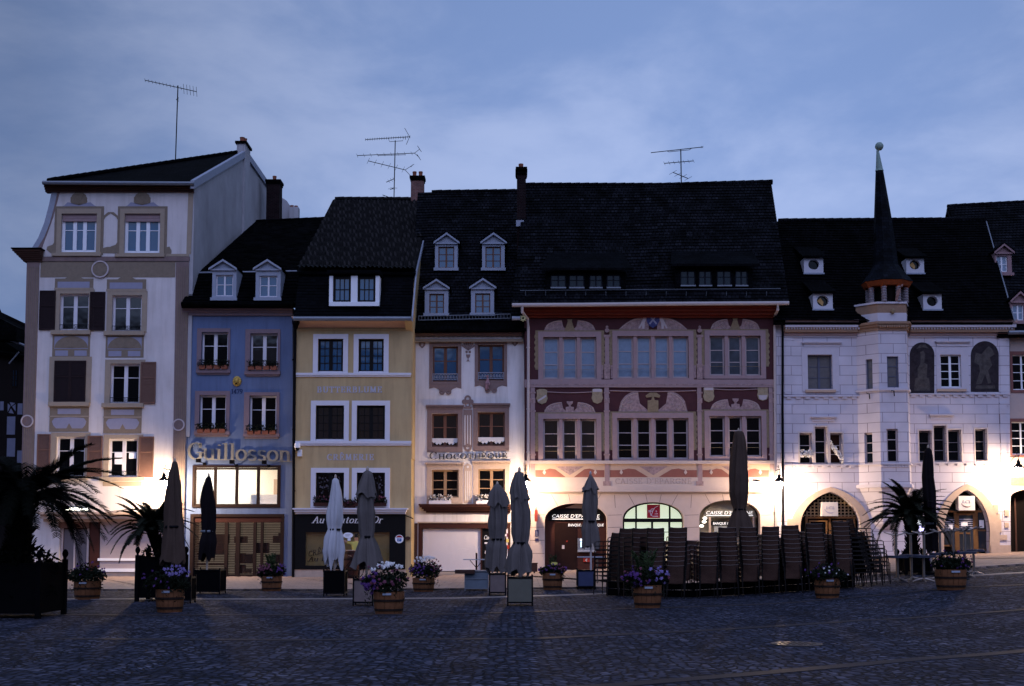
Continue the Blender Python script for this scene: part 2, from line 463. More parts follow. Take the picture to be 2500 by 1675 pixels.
# ---------------------------------------------------------------- ground
def cobblemat():
    m = bpy.data.materials.new('fan laid granite setts')
    m.use_nodes = True
    t = m.node_tree
    b = t.nodes['Principled BSDF']
    b.inputs['Specular IOR Level'].default_value = .10
    tc = nd(t, 'ShaderNodeTexCoord')
    dn = nd(t, 'ShaderNodeTexNoise', Scale=2.2, Detail=2.0)
    t.links.new(tc.outputs['Object'], dn.inputs['Vector'])
    ds = nd(t, 'ShaderNodeVectorMath', _operation='MULTIPLY_ADD')
    t.links.new(dn.outputs['Color'], ds.inputs[0])
    ds.inputs[1].default_value = (.10, .10, 0)
    t.links.new(tc.outputs['Object'], ds.inputs[2])
    sp = nd(t, 'ShaderNodeSeparateXYZ')
    t.links.new(ds.outputs[0], sp.inputs[0])
    def mt(op, a, bb=None, c=None):
        n = nd(t, 'ShaderNodeMath', _operation=op)
        for i, v in enumerate((a, bb, c)):
            if v is None: continue
            if isinstance(v, (int, float)): n.inputs[i].default_value = v
            else: t.links.new(v, n.inputs[i])
        return n.outputs[0]
    u = mt('WRAP', sp.outputs[0], .9, -.9)
    v = mt('MULTIPLY_ADD', mt('MULTIPLY', u, u), .75, sp.outputs[1])
    cb = nd(t, 'ShaderNodeCombineXYZ')
    t.links.new(sp.outputs[0], cb.inputs[0]); t.links.new(v, cb.inputs[1])
    vo = nd(t, 'ShaderNodeTexVoronoi', Scale=1.0, Randomness=.62)
    ve = nd(t, 'ShaderNodeTexVoronoi', _feature='DISTANCE_TO_EDGE', Scale=1.0, Randomness=.62)
    mp = nd(t, 'ShaderNodeMapping')
    mp.inputs['Scale'].default_value = (7.2, 7.4, 1)
    t.links.new(cb.outputs[0], mp.inputs[0])
    t.links.new(mp.outputs[0], vo.inputs['Vector']); t.links.new(mp.outputs[0], ve.inputs['Vector'])
    sc = nd(t, 'ShaderNodeSeparateColor')
    t.links.new(vo.outputs['Color'], sc.inputs[0])
    r0 = nd(t, 'ShaderNodeValToRGB')
    r0.color_ramp.elements[0].position = .0; r0.color_ramp.elements[0].color = (.021, .027, .048, 1)
    r0.color_ramp.elements[1].position = 1.0; r0.color_ramp.elements[1].color = (.125, .132, .180, 1)
    e = r0.color_ramp.elements.new(.70); e.color = (.066, .074, .115, 1)
    t.links.new(sc.outputs[0], r0.inputs[0])
    jn = nd(t, 'ShaderNodeMapRange')
    jn.inputs['From Min'].default_value = .03; jn.inputs['From Max'].default_value = .17
    t.links.new(ve.outputs['Distance'], jn.inputs['Value'])
    br = nd(t, 'ShaderNodeMix', _data_type='RGBA')
    br.inputs['A'].default_value = (.006, .007, .011, 1)
    t.links.new(jn.outputs[0], br.inputs['Factor']); t.links.new(r0.outputs[0], br.inputs['B'])
    n = nd(t, 'ShaderNodeTexNoise', Scale=.55, Detail=7.0, Roughness=.7)
    t.links.new(tc.outputs['Object'], n.inputs['Vector'])
    rr = nd(t, 'ShaderNodeValToRGB')
    rr.color_ramp.elements[0].position = .32; rr.color_ramp.elements[0].color = (.45, .45, .5, 1)
    rr.color_ramp.elements[1].position = .68; rr.color_ramp.elements[1].color = (1.35, 1.3, 1.3, 1)
    t.links.new(n.outputs[0], rr.inputs[0])
    mx = nd(t, 'ShaderNodeMix', _data_type='RGBA', _blend_type='MULTIPLY')
    mx.inputs['Factor'].default_value = 1
    t.links.new(br.outputs['Result'], mx.inputs['A']); t.links.new(rr.outputs[0], mx.inputs['B'])
    t.links.new(mx.outputs['Result'], b.inputs['Base Color'])
    rr.color_ramp.elements[0].color = (.38, .38, .44, 1)
    n4 = nd(t, 'ShaderNodeTexNoise', Scale=9.0, Detail=3.0)
    t.links.new(tc.outputs['Object'], n4.inputs['Vector'])
    h = mt('ADD', mt('MULTIPLY', jn.outputs[0], 1.0), mt('MULTIPLY_ADD', sc.outputs[1], .5, mt('MULTIPLY', n4.outputs[0], .4)))
    bp = nd(t, 'ShaderNodeBump', Strength=1.0, Distance=.05)
    t.links.new(h, bp.inputs['Height'])
    t.links.new(bp.outputs[0], b.inputs['Normal'])
    b.inputs['Roughness'].default_value = .8
    return m
M.cobble = cobblemat()
M.paving = brickmat('pink paving slabs', (.30, .22, .18), (.36, .26, .21), (.13, .10, .09), .6, .4, .012, .75, .25, axes='xy', noise=.18)
M.kerb = pbr('worn granite kerb', (.25, .22, .21), .6, .25, 3, .3, 30)
M.strip = pbr('smooth sandstone channel', (.036, .031, .034), .6, .3, 2, .2, 30)
def sheet(name, xs, ys, lift, mat, kind='structure'):
    mb = MB()
    vs = [(x, y, ground(x, y) + lift) for y in ys for x in xs]
    n = len(xs)
    fs = [(j * n + i, j * n + i + 1, (j + 1) * n + i + 1, (j + 1) * n + i) for j in range(len(ys) - 1) for i in range(n - 1)]
    mb.add(vs, fs)
    o = mb.build(name, mat)
    o['kind'] = kind
    return o
def frange(a, b, s):
    n = max(1, int(round((b - a) / s)))
    return [a + (b - a) * i / n for i in range(n + 1)]
sheet('ground', [-400, -200, -100, -60] + frange(-40, 40, 1.0) + [60, 100, 200, 400], [-200, -60] + frange(-20, 70, 1.0) + [100, 200, 400, 800], 0.0, M.cobble)
# the pavement in front of the houses, a kerb step higher than the setts
def pavement():
    xs = frange(-34, 34, .5)
    mb = MB()
    def fr(x): return 39.2 + (.10 * max(0, x - 4))            # front edge
    vs, fs = [], []
    for x in xs:
        y0 = fr(x)
        for y, l in ((y0, -.02), (y0, .04), (y0 + .01, .05)): vs.append((x, y, ground(x, y) + l))
        for y in frange(y0 + .5, 55, 1.0)[:14]: vs.append((x, y, ground(x, y) + .05))
    m = len(vs) // len(xs)
    for i in range(len(xs) - 1):
        for j in range(m - 1):
            fs.append((i * m + j, (i + 1) * m + j, (i + 1) * m + j + 1, i * m + j + 1))
    mb.add(vs, fs)
    o = mb.build('pavement', M.paving)
    o['kind'] = 'structure'
pavement()
def band(name, pts, w, lift, mat):
    """a laid strip of stone along a path given in photo pixels on the ground"""
    P = [onground(*p) for p in pts]
    mb = MB()
    path = []
    for a, b in zip(P[:-1], P[1:]):
        n = max(2, int((b - a).length / .4))
        path += [a.lerp(b, k / n) for k in range(n)]
    path.append(P[-1])
    vs = []
    for i, p in enumerate(path):
        t = path[min(i + 1, len(path) - 1)] - path[max(i - 1, 0)]
        t.z = 0
        s_ = t.normalized().cross(Vector((0, 0, 1)))
        for q, l in ((p - s_ * w / 2, -.02), (p - s_ * w / 2, lift), (p + s_ * w / 2, lift), (p + s_ * w / 2, -.02)):
            vs.append((q.x, q.y, ground(q.x, q.y) + l))
    fs = []
    for i in range(len(path) - 1):
        for j in range(3): fs.append((i * 4 + j, i * 4 + j + 1, i * 4 + 4 + j + 1, i * 4 + 4 + j))
    mb.add(vs, fs)
    o = mb.build(name, mat)
    o['kind'] = 'structure'
band('kerb', [(60, 1463), (700, 1463), (1100, 1461), (1330, 1455), (1700, 1440), (2050, 1424), (2400, 1404), (2560, 1395)], .50, .012, M.kerb)
band('gutter', [(60, 1502), (700, 1502), (1100, 1500), (1500, 1488), (2000, 1466), (2330, 1435), (2560, 1426)], .30, .008, M.strip)
band('gutter', [(150, 1560), (700, 1563), (1300, 1560), (1700, 1541), (2100, 1515), (2560, 1484)], .30, .008, M.strip)
band('gutter', [(1000, 1700), (1500, 1674), (1850, 1645), (2250, 1609), (2560, 1583)], .30, .008, M.strip)
def manhole():
    c = onground(1945, 1573)
    mb = MB()
    mb.lathe([(.40, .004), (.40, .012), (.36, .014), (.345, .009), (.33, .013), (.05, .013)], (c.x, c.y, ground(c.x, c.y)), 28)
    for i in range(-3, 4):
        for j in range(-3, 4):
            if i * i + j * j < 10: mb.box(c.x + i * .09 - .025, c.x + i * .09 + .025, c.y + j * .09 - .025, c.y + j * .09 + .025, c.z + .012, c.z + .022)
    tag(mb.build('manhole_cover', pbr('worn iron', (.16, .12, .09), .38, .3, 20, .3, 40, metal=.7)), 'round studded iron manhole cover set in the setts at right', 'manhole cover')
manhole()
# ---------------------------------------------------------------- writing
def arc(cx, cz, rx, rz, a0, a1, n=10):
    return [(cx + rx * cos(radians(a0 + (a1 - a0) * i / n)), cz + rz * sin(radians(a0 + (a1 - a0) * i / n))) for i in range(n + 1)]
def _s(x, z=0.0, w=.13): return [(x - w, z), (x + w, z)]
GLY = {   # name: (advance, strokes) - cap height 1, lower case x height .64; thick uprights and thin level strokes come from the broad nib
    'A': (.80, [[(.05, 0), (.38, 1)], [(.38, 1), (.72, 0)], [(.18, .35), (.57, .35)], _s(.05), _s(.72)]),
    'B': (.72, [[(.12, 0), (.12, 1)], [(.02, 0)] + arc(.34, .27, .26, .27, -90, 90) + [(.12, .54)], [(.02, 1)] + arc(.32, .77, .22, .23, 90, -90) + [(.12, .54)]]),
    'C': (.74, [arc(.42, .5, .36, .5, 48, 312, 18), [(.66, .98), (.66, .74)]]),
    'E': (.66, [[(.12, 0), (.12, 1)], [(.0, 1), (.56, 1), (.56, .8)], [(.12, .52), (.42, .52)], [(.42, .62), (.42, .42)], [(.0, 0), (.58, 0), (.58, .22)]]),
    'G': (.82, [arc(.42, .5, .38, .5, 48, 320, 18), [(.68, .98), (.68, .74)], [(.70, .10), (.70, .42)], [(.52, .42), (.84, .42)]]),
    'H': (.82, [[(.12, 0), (.12, 1)], [(.68, 0), (.68, 1)], [(.12, .52), (.68, .52)], _s(.12), _s(.12, 1), _s(.68), _s(.68, 1)]),
    'I': (.36, [[(.16, 0), (.16, 1)], _s(.16), _s(.16, 1)]),
    'L': (.64, [[(.12, 0), (.12, 1)], [(0, 0), (.56, 0), (.56, .24)], _s(.12, 1)]),
    'M': (.98, [[(.10, 0), (.14, 1)], [(.14, 1), (.46, .05)], [(.46, .05), (.78, 1)], [(.78, 1), (.82, 0)], _s(.10), _s(.82), _s(.10, 1, .08), _s(.82, 1, .08)]),
    'O': (.86, [arc(.43, .5, .38, .5, 0, 360, 24)]),
    'Q': (.88, [arc(.43, .5, .38, .5, 0, 360, 24), [(.42, .12), (.62, -.12), (.86, -.16)]]),
    'R': (.78, [[(.12, 0), (.12, 1)], [(0, 1)] + arc(.34, .75, .24, .25, 90, -90) + [(.12, .5)], [(.34, .5), (.68, 0)], _s(.12), _s(.70)]),
    'T': (.72, [[(.34, 0), (.34, 1)], [(.02, .78), (.02, 1), (.66, 1), (.66, .78)], _s(.34)]),
    'U': (.80, [[(.12, 1)] + arc(.39, .28, .27, .28, 180, 360) + [(.66, 1)], _s(.12, 1), _s(.66, 1)]),
    'u': (.66, [[(.10, .64)] + arc(.30, .2, .20, .2, 180, 320), [(.52, 0), (.52, .64)], [(.0, .64), (.1, .64)], [(.42, .64), (.52, .64)], [(.52, 0), (.62, 0)]]),
    'i': (.34, [[(.16, 0), (.16, .64)], [(.04, .64), (.16, .64)], _s(.16, 0, .12), [(.15, .88), (.17, .90)]]),
    'l': (.34, [[(.16, 0), (.16, 1.06)], [(.04, 1.06), (.16, 1.06)], _s(.16, 0, .12)]),
    'o': (.62, [arc(.30, .32, .26, .32, 0, 360, 20)]),
    's': (.50, [arc(.24, .48, .17, .16, 30, 250, 10) + arc(.24, .16, .18, .16, 70, -150, 10)]),
    'n': (.66, [[(.12, 0), (.12, .64)], [(.12, .42)] + arc(.32, .42, .20, .22, 160, 0) + [(.52, 0)], [(0, .64), (.12, .64)], _s(.12, 0, .12), _s(.52, 0, .12)]),
    't': (.42, [[(.18, .9)] + arc(.30, .14, .12, .14, 180, 320), [(.02, .64), (.36, .64)]]),
    'd': (.64, [arc(.28, .32, .24, .32, 20, 340, 18), [(.52, 0), (.52, 1.02)], [(.42, 1.02), (.52, 1.02)], [(.52, 0), (.62, 0)]]),
    'r': (.46, [[(.12, 0), (.12, .64)], [(.12, .42)] + arc(.30, .42, .18, .22, 160, 50), _s(.12, 0, .12), [(0, .64), (.12, .64)]]),
    "'": (.22, [[(.10, 1.0), (.08, .78)]]),
    '1': (.46, [[(.22, 0), (.22, 1)], [(.06, .84), (.22, 1)], _s(.22)]),
    '4': (.64, [[(.42, 0), (.42, 1)], [(.42, 1), (.04, .3), (.60, .3)], _s(.42)]),
    '7': (.58, [[(.04, .8), (.04, 1), (.52, 1), (.2, 0)]]),
    '9': (.62, [arc(.30, .70, .24, .30, 0, 360, 18), [(.54, .7), (.5, .3), (.3, .03), (.12, .02)]]),
    'S': (.60, [arc(.29, .74, .22, .25, 35, 250, 10) + arc(.29, .25, .24, .25, 70, -150, 10)]),
    'N': (.86, [[(.12, 0), (.12, 1)], [(.12, 1), (.70, 0)], [(.70, 0), (.70, 1)], _s(.12), _s(.70, 1), _s(.06, 1, .06)]),
    'P': (.68, [[(.12, 0), (.12, 1)], [(0, 1)] + arc(.32, .74, .24, .26, 90, -90) + [(.12, .48)], _s(.12)]),
    'D': (.80, [[(.12, 0), (.12, 1)], [(0, 1)] + arc(.34, .5, .38, .5, 90, -90, 14) + [(0, 0)]]),
    ' ': (.42, []),
}
GLY['É'] = (GLY['E'][0], GLY['E'][1] + [[(.22, 1.14), (.36, 1.32)]])
GLY['Ê'] = (GLY['E'][0], GLY['E'][1] + [[(.14, 1.14), (.28, 1.30)], [(.28, 1.30), (.42, 1.14)]])
GLY['È'] = (GLY['E'][0], GLY['E'][1] + [[(.18, 1.32), (.34, 1.14)]])
def hull(P):
    P = sorted(set((round(a, 6), round(b, 6)) for a, b in P))
    def half(Q):
        H = []
        for p in Q:
            while len(H) > 1 and (H[-1][0] - H[-2][0]) * (p[1] - H[-2][1]) - (H[-1][1] - H[-2][1]) * (p[0] - H[-2][0]) <= 0: H.pop()
            H.append(p)
        return H
    a, b = half(P), half(P[::-1])
    return a[:-1] + b[:-1]
def nib(text, x0, x1, z0, h, Y, thick, nw=.13, nh=.045, shear=0.0, slope=0.0, gap=.06, caps=None, nscale=1.0):
    """broad nib lettering filling x0..x1 with its foot at z0"""
    sizes = caps or [1.0] * len(text)
    tot = sum((GLY[c][0] + gap) * sizes[i] for i, c in enumerate(text)) - gap
    kx = (x1 - x0) / tot
    mb = MB()
    cur, cnt = 0.0, 0
    for i, c in enumerate(text):
        adv, strokes = GLY[c]
        sz = sizes[i]
        for st in strokes:
            for (ax, az), (bx, bz) in zip(st[:-1], st[1:]):
                P = []
                for (qx, qz) in ((ax, az), (bx, bz)):
                    X = x0 + (cur + qx * sz) * kx + shear * qz * sz * h
                    Z = z0 + qz * sz * h + slope * (X - x0)
                    for ox, oz in ((-1, -1), (1, -1), (1, 1), (-1, 1)):
                        P.append((X + ox * nw * kx * .5 * nscale, Z + oz * nh * h * .5 * nscale))
                H = hull(P)
                if len(H) > 2:
                    cnt += 1
                    mb.prism(H, Y - thick - .00025 * (cnt % 9), Y + .02)
        cur += (adv + gap) * sz
    return mb
def typ(text, x0, x1, z0, h, Y, thick, shear=0.0, bold=0.0):
    """sans lettering from Blender's own font, fitted to the width x0..x1 and cap height h"""
    cu = bpy.data.curves.new('lettering', 'FONT')
    cu.body = text
    cu.size = 1.0
    cu.extrude = .5
    cu.shear = shear
    cu.offset = bold
    cu.resolution_u = 3
    o = bpy.data.objects.new('lettering', cu)
    COL.objects.link(o)
    dg = bpy.context.evaluated_depsgraph_get()
    me = bpy.data.meshes.new_from_object(o.evaluated_get(dg))
    vs = [v.co.copy() for v in me.vertices]
    fs = [tuple(p.vertices) for p in me.polygons]
    bpy.data.objects.remove(o); bpy.data.curves.remove(cu); bpy.data.meshes.remove(me)
    mb = MB()
    if not vs: return mb
    ax, bx = min(v.x for v in vs), max(v.x for v in vs)
    k = (x1 - x0) / (bx - ax)
    mb.add([(x0 + (v.x - ax) * k, Y - thick / 2 - v.z * thick, z0 + v.y / .729 * h) for v in vs], fs)
    return mb
# ---------------------------------------------------------------- house kit (all rows and columns read in photo pixels, built on the facade plane)
class House:
    def __init__(s, name, label, cat, px, py, Y):
        s.Y = Y
        s.root = thing(name, label, cat, pt(px, py, Y))
        s.holes = []
        s.k = 0
    def R(s, a, b, c, d, Y=None): return rect(a, b, c, d, Y or s.Y)
    def pr(s):
        s.k += 1
        return .00011 * (s.k % 13)
    def plate(s, name, a, b, c, d, mat, proud=.02, Y=None, parent=None):
        x0, x1, z0, z1 = s.R(a, b, c, d, Y)
        Y = Y or s.Y
        return MB().box(x0, x1, Y - proud - s.pr(), Y + .03 + max(0, -proud), z0, z1).build(name, mat, parent or s.root)
    def poly(s, name, pts, mat, proud=.02, Y=None, parent=None):
        Y = Y or s.Y
        P = [pt(a, b, Y) for a, b in pts]
        return MB().prism([(p.x, p.z) for p in P], Y - proud - s.pr(), Y + .03).build(name, mat, parent or s.root)
    def rects(s, name, L, mat, proud=.02, Y=None, parent=None):
        mb = MB()
        Y = Y or s.Y
        for (a, b, c, d) in L:
            x0, x1, z0, z1 = s.R(a, b, c, d, Y)
            mb.box(x0, x1, Y - proud - s.pr(), Y + .03 + max(0, -proud), z0, z1)
        return mb.build(name, mat, parent or s.root)
    def surround(s, o, i, mat, proud=.035, parent=None, name='surround', Y=None):
        Y = Y or s.Y
        x0, x1, z0, z1 = s.R(*o, Y)
        a0, a1, c0, c1 = s.R(*i, Y)
        mb = MB()
        p = Y - proud - s.pr()
        mb.frame([(x0, z0), (x1, z0), (x1, z1), (x0, z1)], [(a0, c0), (a1, c0), (a1, c1), (a0, c1)], p, Y + .02)
        return mb.build(name, mat, parent or s.root)
    def hole(s, a, b, c, d):
        x0, x1, z0, z1 = s.R(a, b, c, d)
        s.holes.append([(x0, z0), (x1, z0), (x1, z1), (x0, z1)])
    def win(s, a, b, c, d, fm, gm, cols=2, bars=(.33,), sub=0, rec=.13, fw=.06, mul=.10, bar=.028, Y=None, hole=True, parent=None, label=None, glass=None, subm=.02):
        if hole: s.hole(a, b, c, d)
        Y = Y or s.Y
        x0, x1, z0, z1 = s.R(a, b, c, d, Y)
        y0 = Y + rec
        mb = MB()
        mb.frame([(x0 - .01, z0 - .01), (x1 + .01, z0 - .01), (x1 + .01, z1 + .01), (x0 - .01, z1 + .01)],
                 [(x0 + fw, z0 + fw), (x1 - fw, z0 + fw), (x1 - fw, z1 - fw), (x0 + fw, z1 - fw)], y0, y0 + .06)
        cw = (x1 - x0 - 2 * fw) / cols
        for i in range(1, cols):
            x = x0 + fw + cw * i
            mb.box(x - mul / 2, x + mul / 2, y0 - .012, y0 + .05, z0 + fw, z1 - fw)
        for i in range(cols):
            l = x0 + fw + cw * i + (mul / 2 if i else 0)
            r = x0 + fw + cw * (i + 1) - (mul / 2 if i < cols - 1 else 0)
            for q in bars:
                z = z1 - fw - (z1 - z0 - 2 * fw) * q
                mb.box(l, r, y0 + .008, y0 + .045, z - bar / 2, z + bar / 2)
            for k in range(1, sub + 1):
                x = l + (r - l) * k / (sub + 1)
                mb.box(x - subm / 2, x + subm / 2, y0 + .01, y0 + .043, z0 + fw, z1 - fw)
        w = mb.build('window', fm, parent or s.root)
        if label: w['label'] = label
        MB().box(x0 + fw * .5, x1 - fw * .5, y0 + .028, y0 + .036, z0 + fw * .5, z1 - fw * .5).build('pane', gm, w)
        return w
    def wall(s, pts, mat, depth=8.0, rec=.22, name='wall'):
        P = [pt(a, b, s.Y) for a, b in pts]
        return MB().holed([(p.x, p.z) for p in P], s.holes, s.Y, rec, depth).build(name, mat, s.root)
    def slab(s, name, pts, mat, t=.12, parent=None):
        P = [Vector(p) for p in pts]
        n = (P[1] - P[0]).cross(P[2] - P[0]).normalized()
        if n.z < 0: n = -n
        return MB().extr(P, -n * t).build(name, mat, parent or s.root)
    def tiles(s, pts, mat, row=.21, col=.26, step=.032, jit=.010, sag=.05, t=.14, name='roof'):
        """tiled slope in relief: pts = eave left, eave right, ridge right, ridge left"""
        A, B, C, D = [Vector(p) for p in pts]
        nrm = (B - A).cross(D - A).normalized()
        if nrm.z < 0: nrm = -nrm
        nv = max(4, int((D - A).length / row)); nu = max(4, int((B - A).length / col))
        rg = random.Random(int(abs(A.x * 31 + A.z * 7) * 10))
        ph = [rg.random() * 6.3 for _ in range(4)]
        vs, fs = [], []
        for j in range(nv):
            for e in (0, .985):
                f = (j + e) / nv
                for i in range(nu):
                    jj = rg.uniform(-jit, jit) if e == 0 else 0
                    for u in (i / nu, (i + .97) / nu):
                        p = A.lerp(B, u).lerp(D.lerp(C, u), f)
                        h = step * (1 - e) + jj - sag * (sin(pi * u * 2 + ph[0]) * .5 + sin(pi * u * 5 + ph[1]) * .25 + .4 * sin(pi * f + ph[2] * .1)) * (.3 + .7 * sin(pi * min(1, f * 1.1)))
                        vs.append(p + nrm * h)
        n = nu * 2
        for j in range(nv * 2 - 1):
            for i in range(n - 1): fs.append((j * n + i, j * n + i + 1, (j + 1) * n + i + 1, (j + 1) * n + i))
        mb = MB().add(vs, fs)
        mb.extr([A - nrm * .09, B - nrm * .09, C - nrm * .09, D - nrm * .09], -nrm * t)
        o = mb.build(name, mat, s.root)
        if mat is M.roof:
            o.data.materials.append(M.roofpale)
            P = o.data.polygons
            for f in range((nv * 2 - 1) * (n - 1)):
                r, i = divmod(f, n - 1)
                if r % 2 == 0 and i % 2 == 0 and (hash((r * 7919 + i * 104729) % 9973) % 100) < 9 + 9 * sin(i * .11 + r * .05): P[f].material_index = 1
        return o
    def ridge(s, a, b, parent, mat, r=.11):
        a, b = Vector(a), Vector(b)
        n = max(3, int((b - a).length / .42))
        mb = MB()
        for i in range(n):
            p, q = a.lerp(b, i / n), a.lerp(b, (i + 1.12) / n)
            mb.tube([p, q], [r * .82, r], 8)
        return mb.build('ridge_tile_row', mat, parent)
    def dormer(s, apex, eave, body, win, P, fmat, rmat, wm, gm, cols=2, bars=(.5,), Ydx=0.0, back=1.9, label=None, sill=True):
        """gabled dormer: apex (x,y), eave (x0,x1,y), body (x0,y0,x1,y1), window opening px; P = three points of the roof plane"""
        c = onplane((body[0] + body[2]) / 2, body[3], P)
        Y = c.y - .06 + Ydx
        x0, x1, z0, z1 = s.R(*body, Y)
        a = pt(*apex, Y); e0 = pt(eave[0], eave[2], Y); e1 = pt(eave[1], eave[2], Y)
        cx = (e0.x + e1.x) / 2
        w0, w1, v0, v1 = s.R(*win, Y)
        zt = e0.z
        mb = MB()
        mb.holed([(x0, z0), (x1, z0), (x1, zt), (cx, a.z - .05), (x0, zt)], [[(w0, v0), (w1, v0), (w1, v1), (w0, v1)]], Y, .12, back)
        d = mb.build('dormer', fmat, s.root)
        if label: d['label'] = label
        r_ = MB()
        for sg, e in ((-1, e0.x), (1, e1.x)):
            A, B = Vector((cx, Y - .14, a.z + .02)), Vector((e, Y - .14, zt))
            nrm = Vector((-(B.z - A.z), 0, B.x - A.x)).normalized()
            if nrm.z < 0: nrm = -nrm
            r_.extr([A, B, B + Vector((0, back, 0)), A + Vector((0, back, 0))], nrm * .07)
        r_.build('dormer_roof', rmat, d)
        f_ = MB()
        for sg, e in ((-1, e0.x), (1, e1.x)):
            f_.extr([(cx, Y - .15, a.z - .08), (cx, Y - .15, a.z + .015), (e, Y - .15, zt + .0), (e, Y - .15, zt - .09)], (0, .06, 0))
        f_.box(e0.x + .06, e1.x - .06, Y - .08, Y, zt - .09, zt - .02)
        if sill: f_.box(x0 - .05, x1 + .05, Y - .12, Y, z0 - .03, z0 + .1)
        f_.build('dormer_trim', fmat, d)
        s.win(*win, wm, gm, cols=cols, bars=bars, rec=.08, fw=.05, mul=.07, Y=Y, hole=False, parent=d)
        return d
    def chimney(s, x0p, x1p, ytop, ybot, Y, mat, pots=(), cap=True, dep=.7, parent=None, capm=None, below=1.5):
        x0, x1, z0, z1 = s.R(x0p, ytop, x1p, ybot, Y)
        mb = MB().box(x0, x1, Y, Y + dep, z0 - below, z1)
        c = mb.build('chimney', mat, parent or s.root)
        if cap:
            m2 = MB().box(x0 - .07, x1 + .07, Y - .07, Y + dep + .07, z1, z1 + .13)
            m2.box(x0 - .035, x1 + .035, Y - .035, Y + dep + .035, z1 - .12, z1 - .001)
            m2.build('chimney_cap', capm or M.roofdark, c)
        for (px, pyt) in pots:
            p = pt(px, pyt, Y)
            zt = z1 + (.13 if cap else 0)
            MB().lathe([(.11, 0), (.10, (p.z - zt) * .6), (.115, (p.z - zt) * .9), (.11, p.z - zt), (.08, p.z - zt), (.08, (p.z - zt) - .1)], (p.x, Y + dep * .5, zt), 10).build('chimney_pot', M.terracotta, c)
        return c
def louvre(mb, x0, x1, z0, z1, Y, n, fr=.05):
    mb.frame([(x0, z0), (x1, z0), (x1, z1), (x0, z1)], [(x0 + fr, z0 + fr), (x1 - fr, z0 + fr), (x1 - fr, z1 - fr), (x0 + fr, z1 - fr)], Y, Y + .045)
    zm = z0 + (z1 - z0) * .62
    mb.box(x0 + fr, x1 - fr, Y + .001, Y + .044, zm - .03, zm + .03)
    for i in range(n):
        z = z0 + fr + (z1 - z0 - 2 * fr) * (i + .5) / n
        h = (z1 - z0 - 2 * fr) / n
        mb.add([(x0 + fr, Y + .035, z + h * .6), (x1 - fr, Y + .035, z + h * .6), (x1 - fr, Y + .008, z - h * .45), (x0 + fr, Y + .008, z - h * .45)], [(0, 1, 2, 3)])
def windowbox(par, H, a, b, c, d, fm, flowers, Y, pots=0, seed=1):
    """planter along a sill with a mass of leaves and small flowers; rows in photo pixels"""
    x0, x1, z0, z1 = H.R(a, b, c, d, Y)
    zb = z0 + (z1 - z0) * .36
    if pots:
        w = (x1 - x0) / pots
        mb = MB()
        for i in range(pots):
            cx = x0 + w * (i + .5)
            mb.box(cx - w * .40, cx + w * .40, Y - .20, Y - .03, z0, zb)
    else:
        mb = MB().box(x0, x1, Y - .20, Y - .03, z0, zb)
    t = mb.build('flower_box', M.terracotta if pots else fm, par)
    random.seed(seed)
    f = MB()
    n = int((x1 - x0) * 260)
    for i in range(n):
        f.leaf((random.uniform(x0 - .03, x1 + .03), Y - .12 + random.uniform(-.12, .09), zb + (z1 - zb) * random.random() ** 1.3 - .03), random.uniform(.035, .07))
    f.build('foliage', M.leafdark, t)
    if flowers:
        g_ = MB()
        for i in range(int((x1 - x0) * 45)):
            g_.leaf((random.uniform(x0, x1), Y - .14 + random.uniform(-.11, .06), zb + (z1 - zb) * random.uniform(.25, 1.05)), random.uniform(.03, .05), None, .9)
        g_.build('blossoms', flowers, t)
    return t
M.leafdark = pbr('dark leaves', (.010, .014, .008), .6, .35, 8)
M.leafgreen = pbr('green leaves', (.035, .055, .022), .6, .35, 8)
M.petallilac = pbr('lilac petals', (.22, .17, .40), .7, .2, 9)
M.petalwhite = pbr('white petals', (.72, .70, .70), .7, .08, 9)
M.petalpurple = pbr('purple petals', (.11, .045, .19), .7, .25, 9)
M.petalpink = pbr('pink petals', (.18, .06, .10), .7, .25, 9)
M.petalyellow = pbr('yellow petals', (.62, .55, .16), .7, .15, 9)
F = 52.6
# ---------------------------------------------------------------- dark half timbered house at the left edge
def timberhouse():
    H = House('timbered_house', 'dark half timbered house with pale infill panels at the left edge', 'house', 20, 1400, F + 7)
    Y = F + 7
    H.wall([(-330, 812), (70, 860), (70, 1400), (-330, 1400)], M.timber, depth=9)
    a, b, c, d = pt(-340, 812, Y - .4), pt(75, 870, Y - .4), pt(75, 796, Y + 5), pt(-340, 600, Y + 5)
    rf = H.slab('roof', [a, b, c, d], M.roofdark)
    H.poly('roof', [(-60, 762), (-3, 748), (12, 782), (60, 806), (60, 840), (-60, 830)], M.roofdark, 1.0)
    for k, (x0, y0, x1, y1) in enumerate([(17, 1017, 37, 1061), (17, 1070, 37, 1115), (0, 980, 9, 1002), (43, 985, 55, 1012), (0, 1150, 10, 1170), (42, 1100, 56, 1130)]):
        H.plate('infill_panel', x0, y0, x1, y1, M.infill, .01)
    for P in ([(19, 985), (26, 991), (19, 1006)], [(24, 982), (37, 984), (28, 992)], [(21, 1008), (27, 997), (34, 1010)], [(30, 993), (38, 987), (38, 1004)]):
        H.poly('infill_panel', P, M.infill, .012)
    H.win(31, 903, 42, 944, M.timber, M.glassblue, 2, (.33, .66), rec=-.05, fw=.03, hole=False)
    mb = MB()
    mb.tube([pt(0, 822, Y - .6), pt(60, 843, Y - .6)], .06)
    mb.tube([pt(22, 888, Y - .5), pt(46, 860, Y - .5)], .035)
    mb.build('gutter', M.greymetal, H.root)
timberhouse()
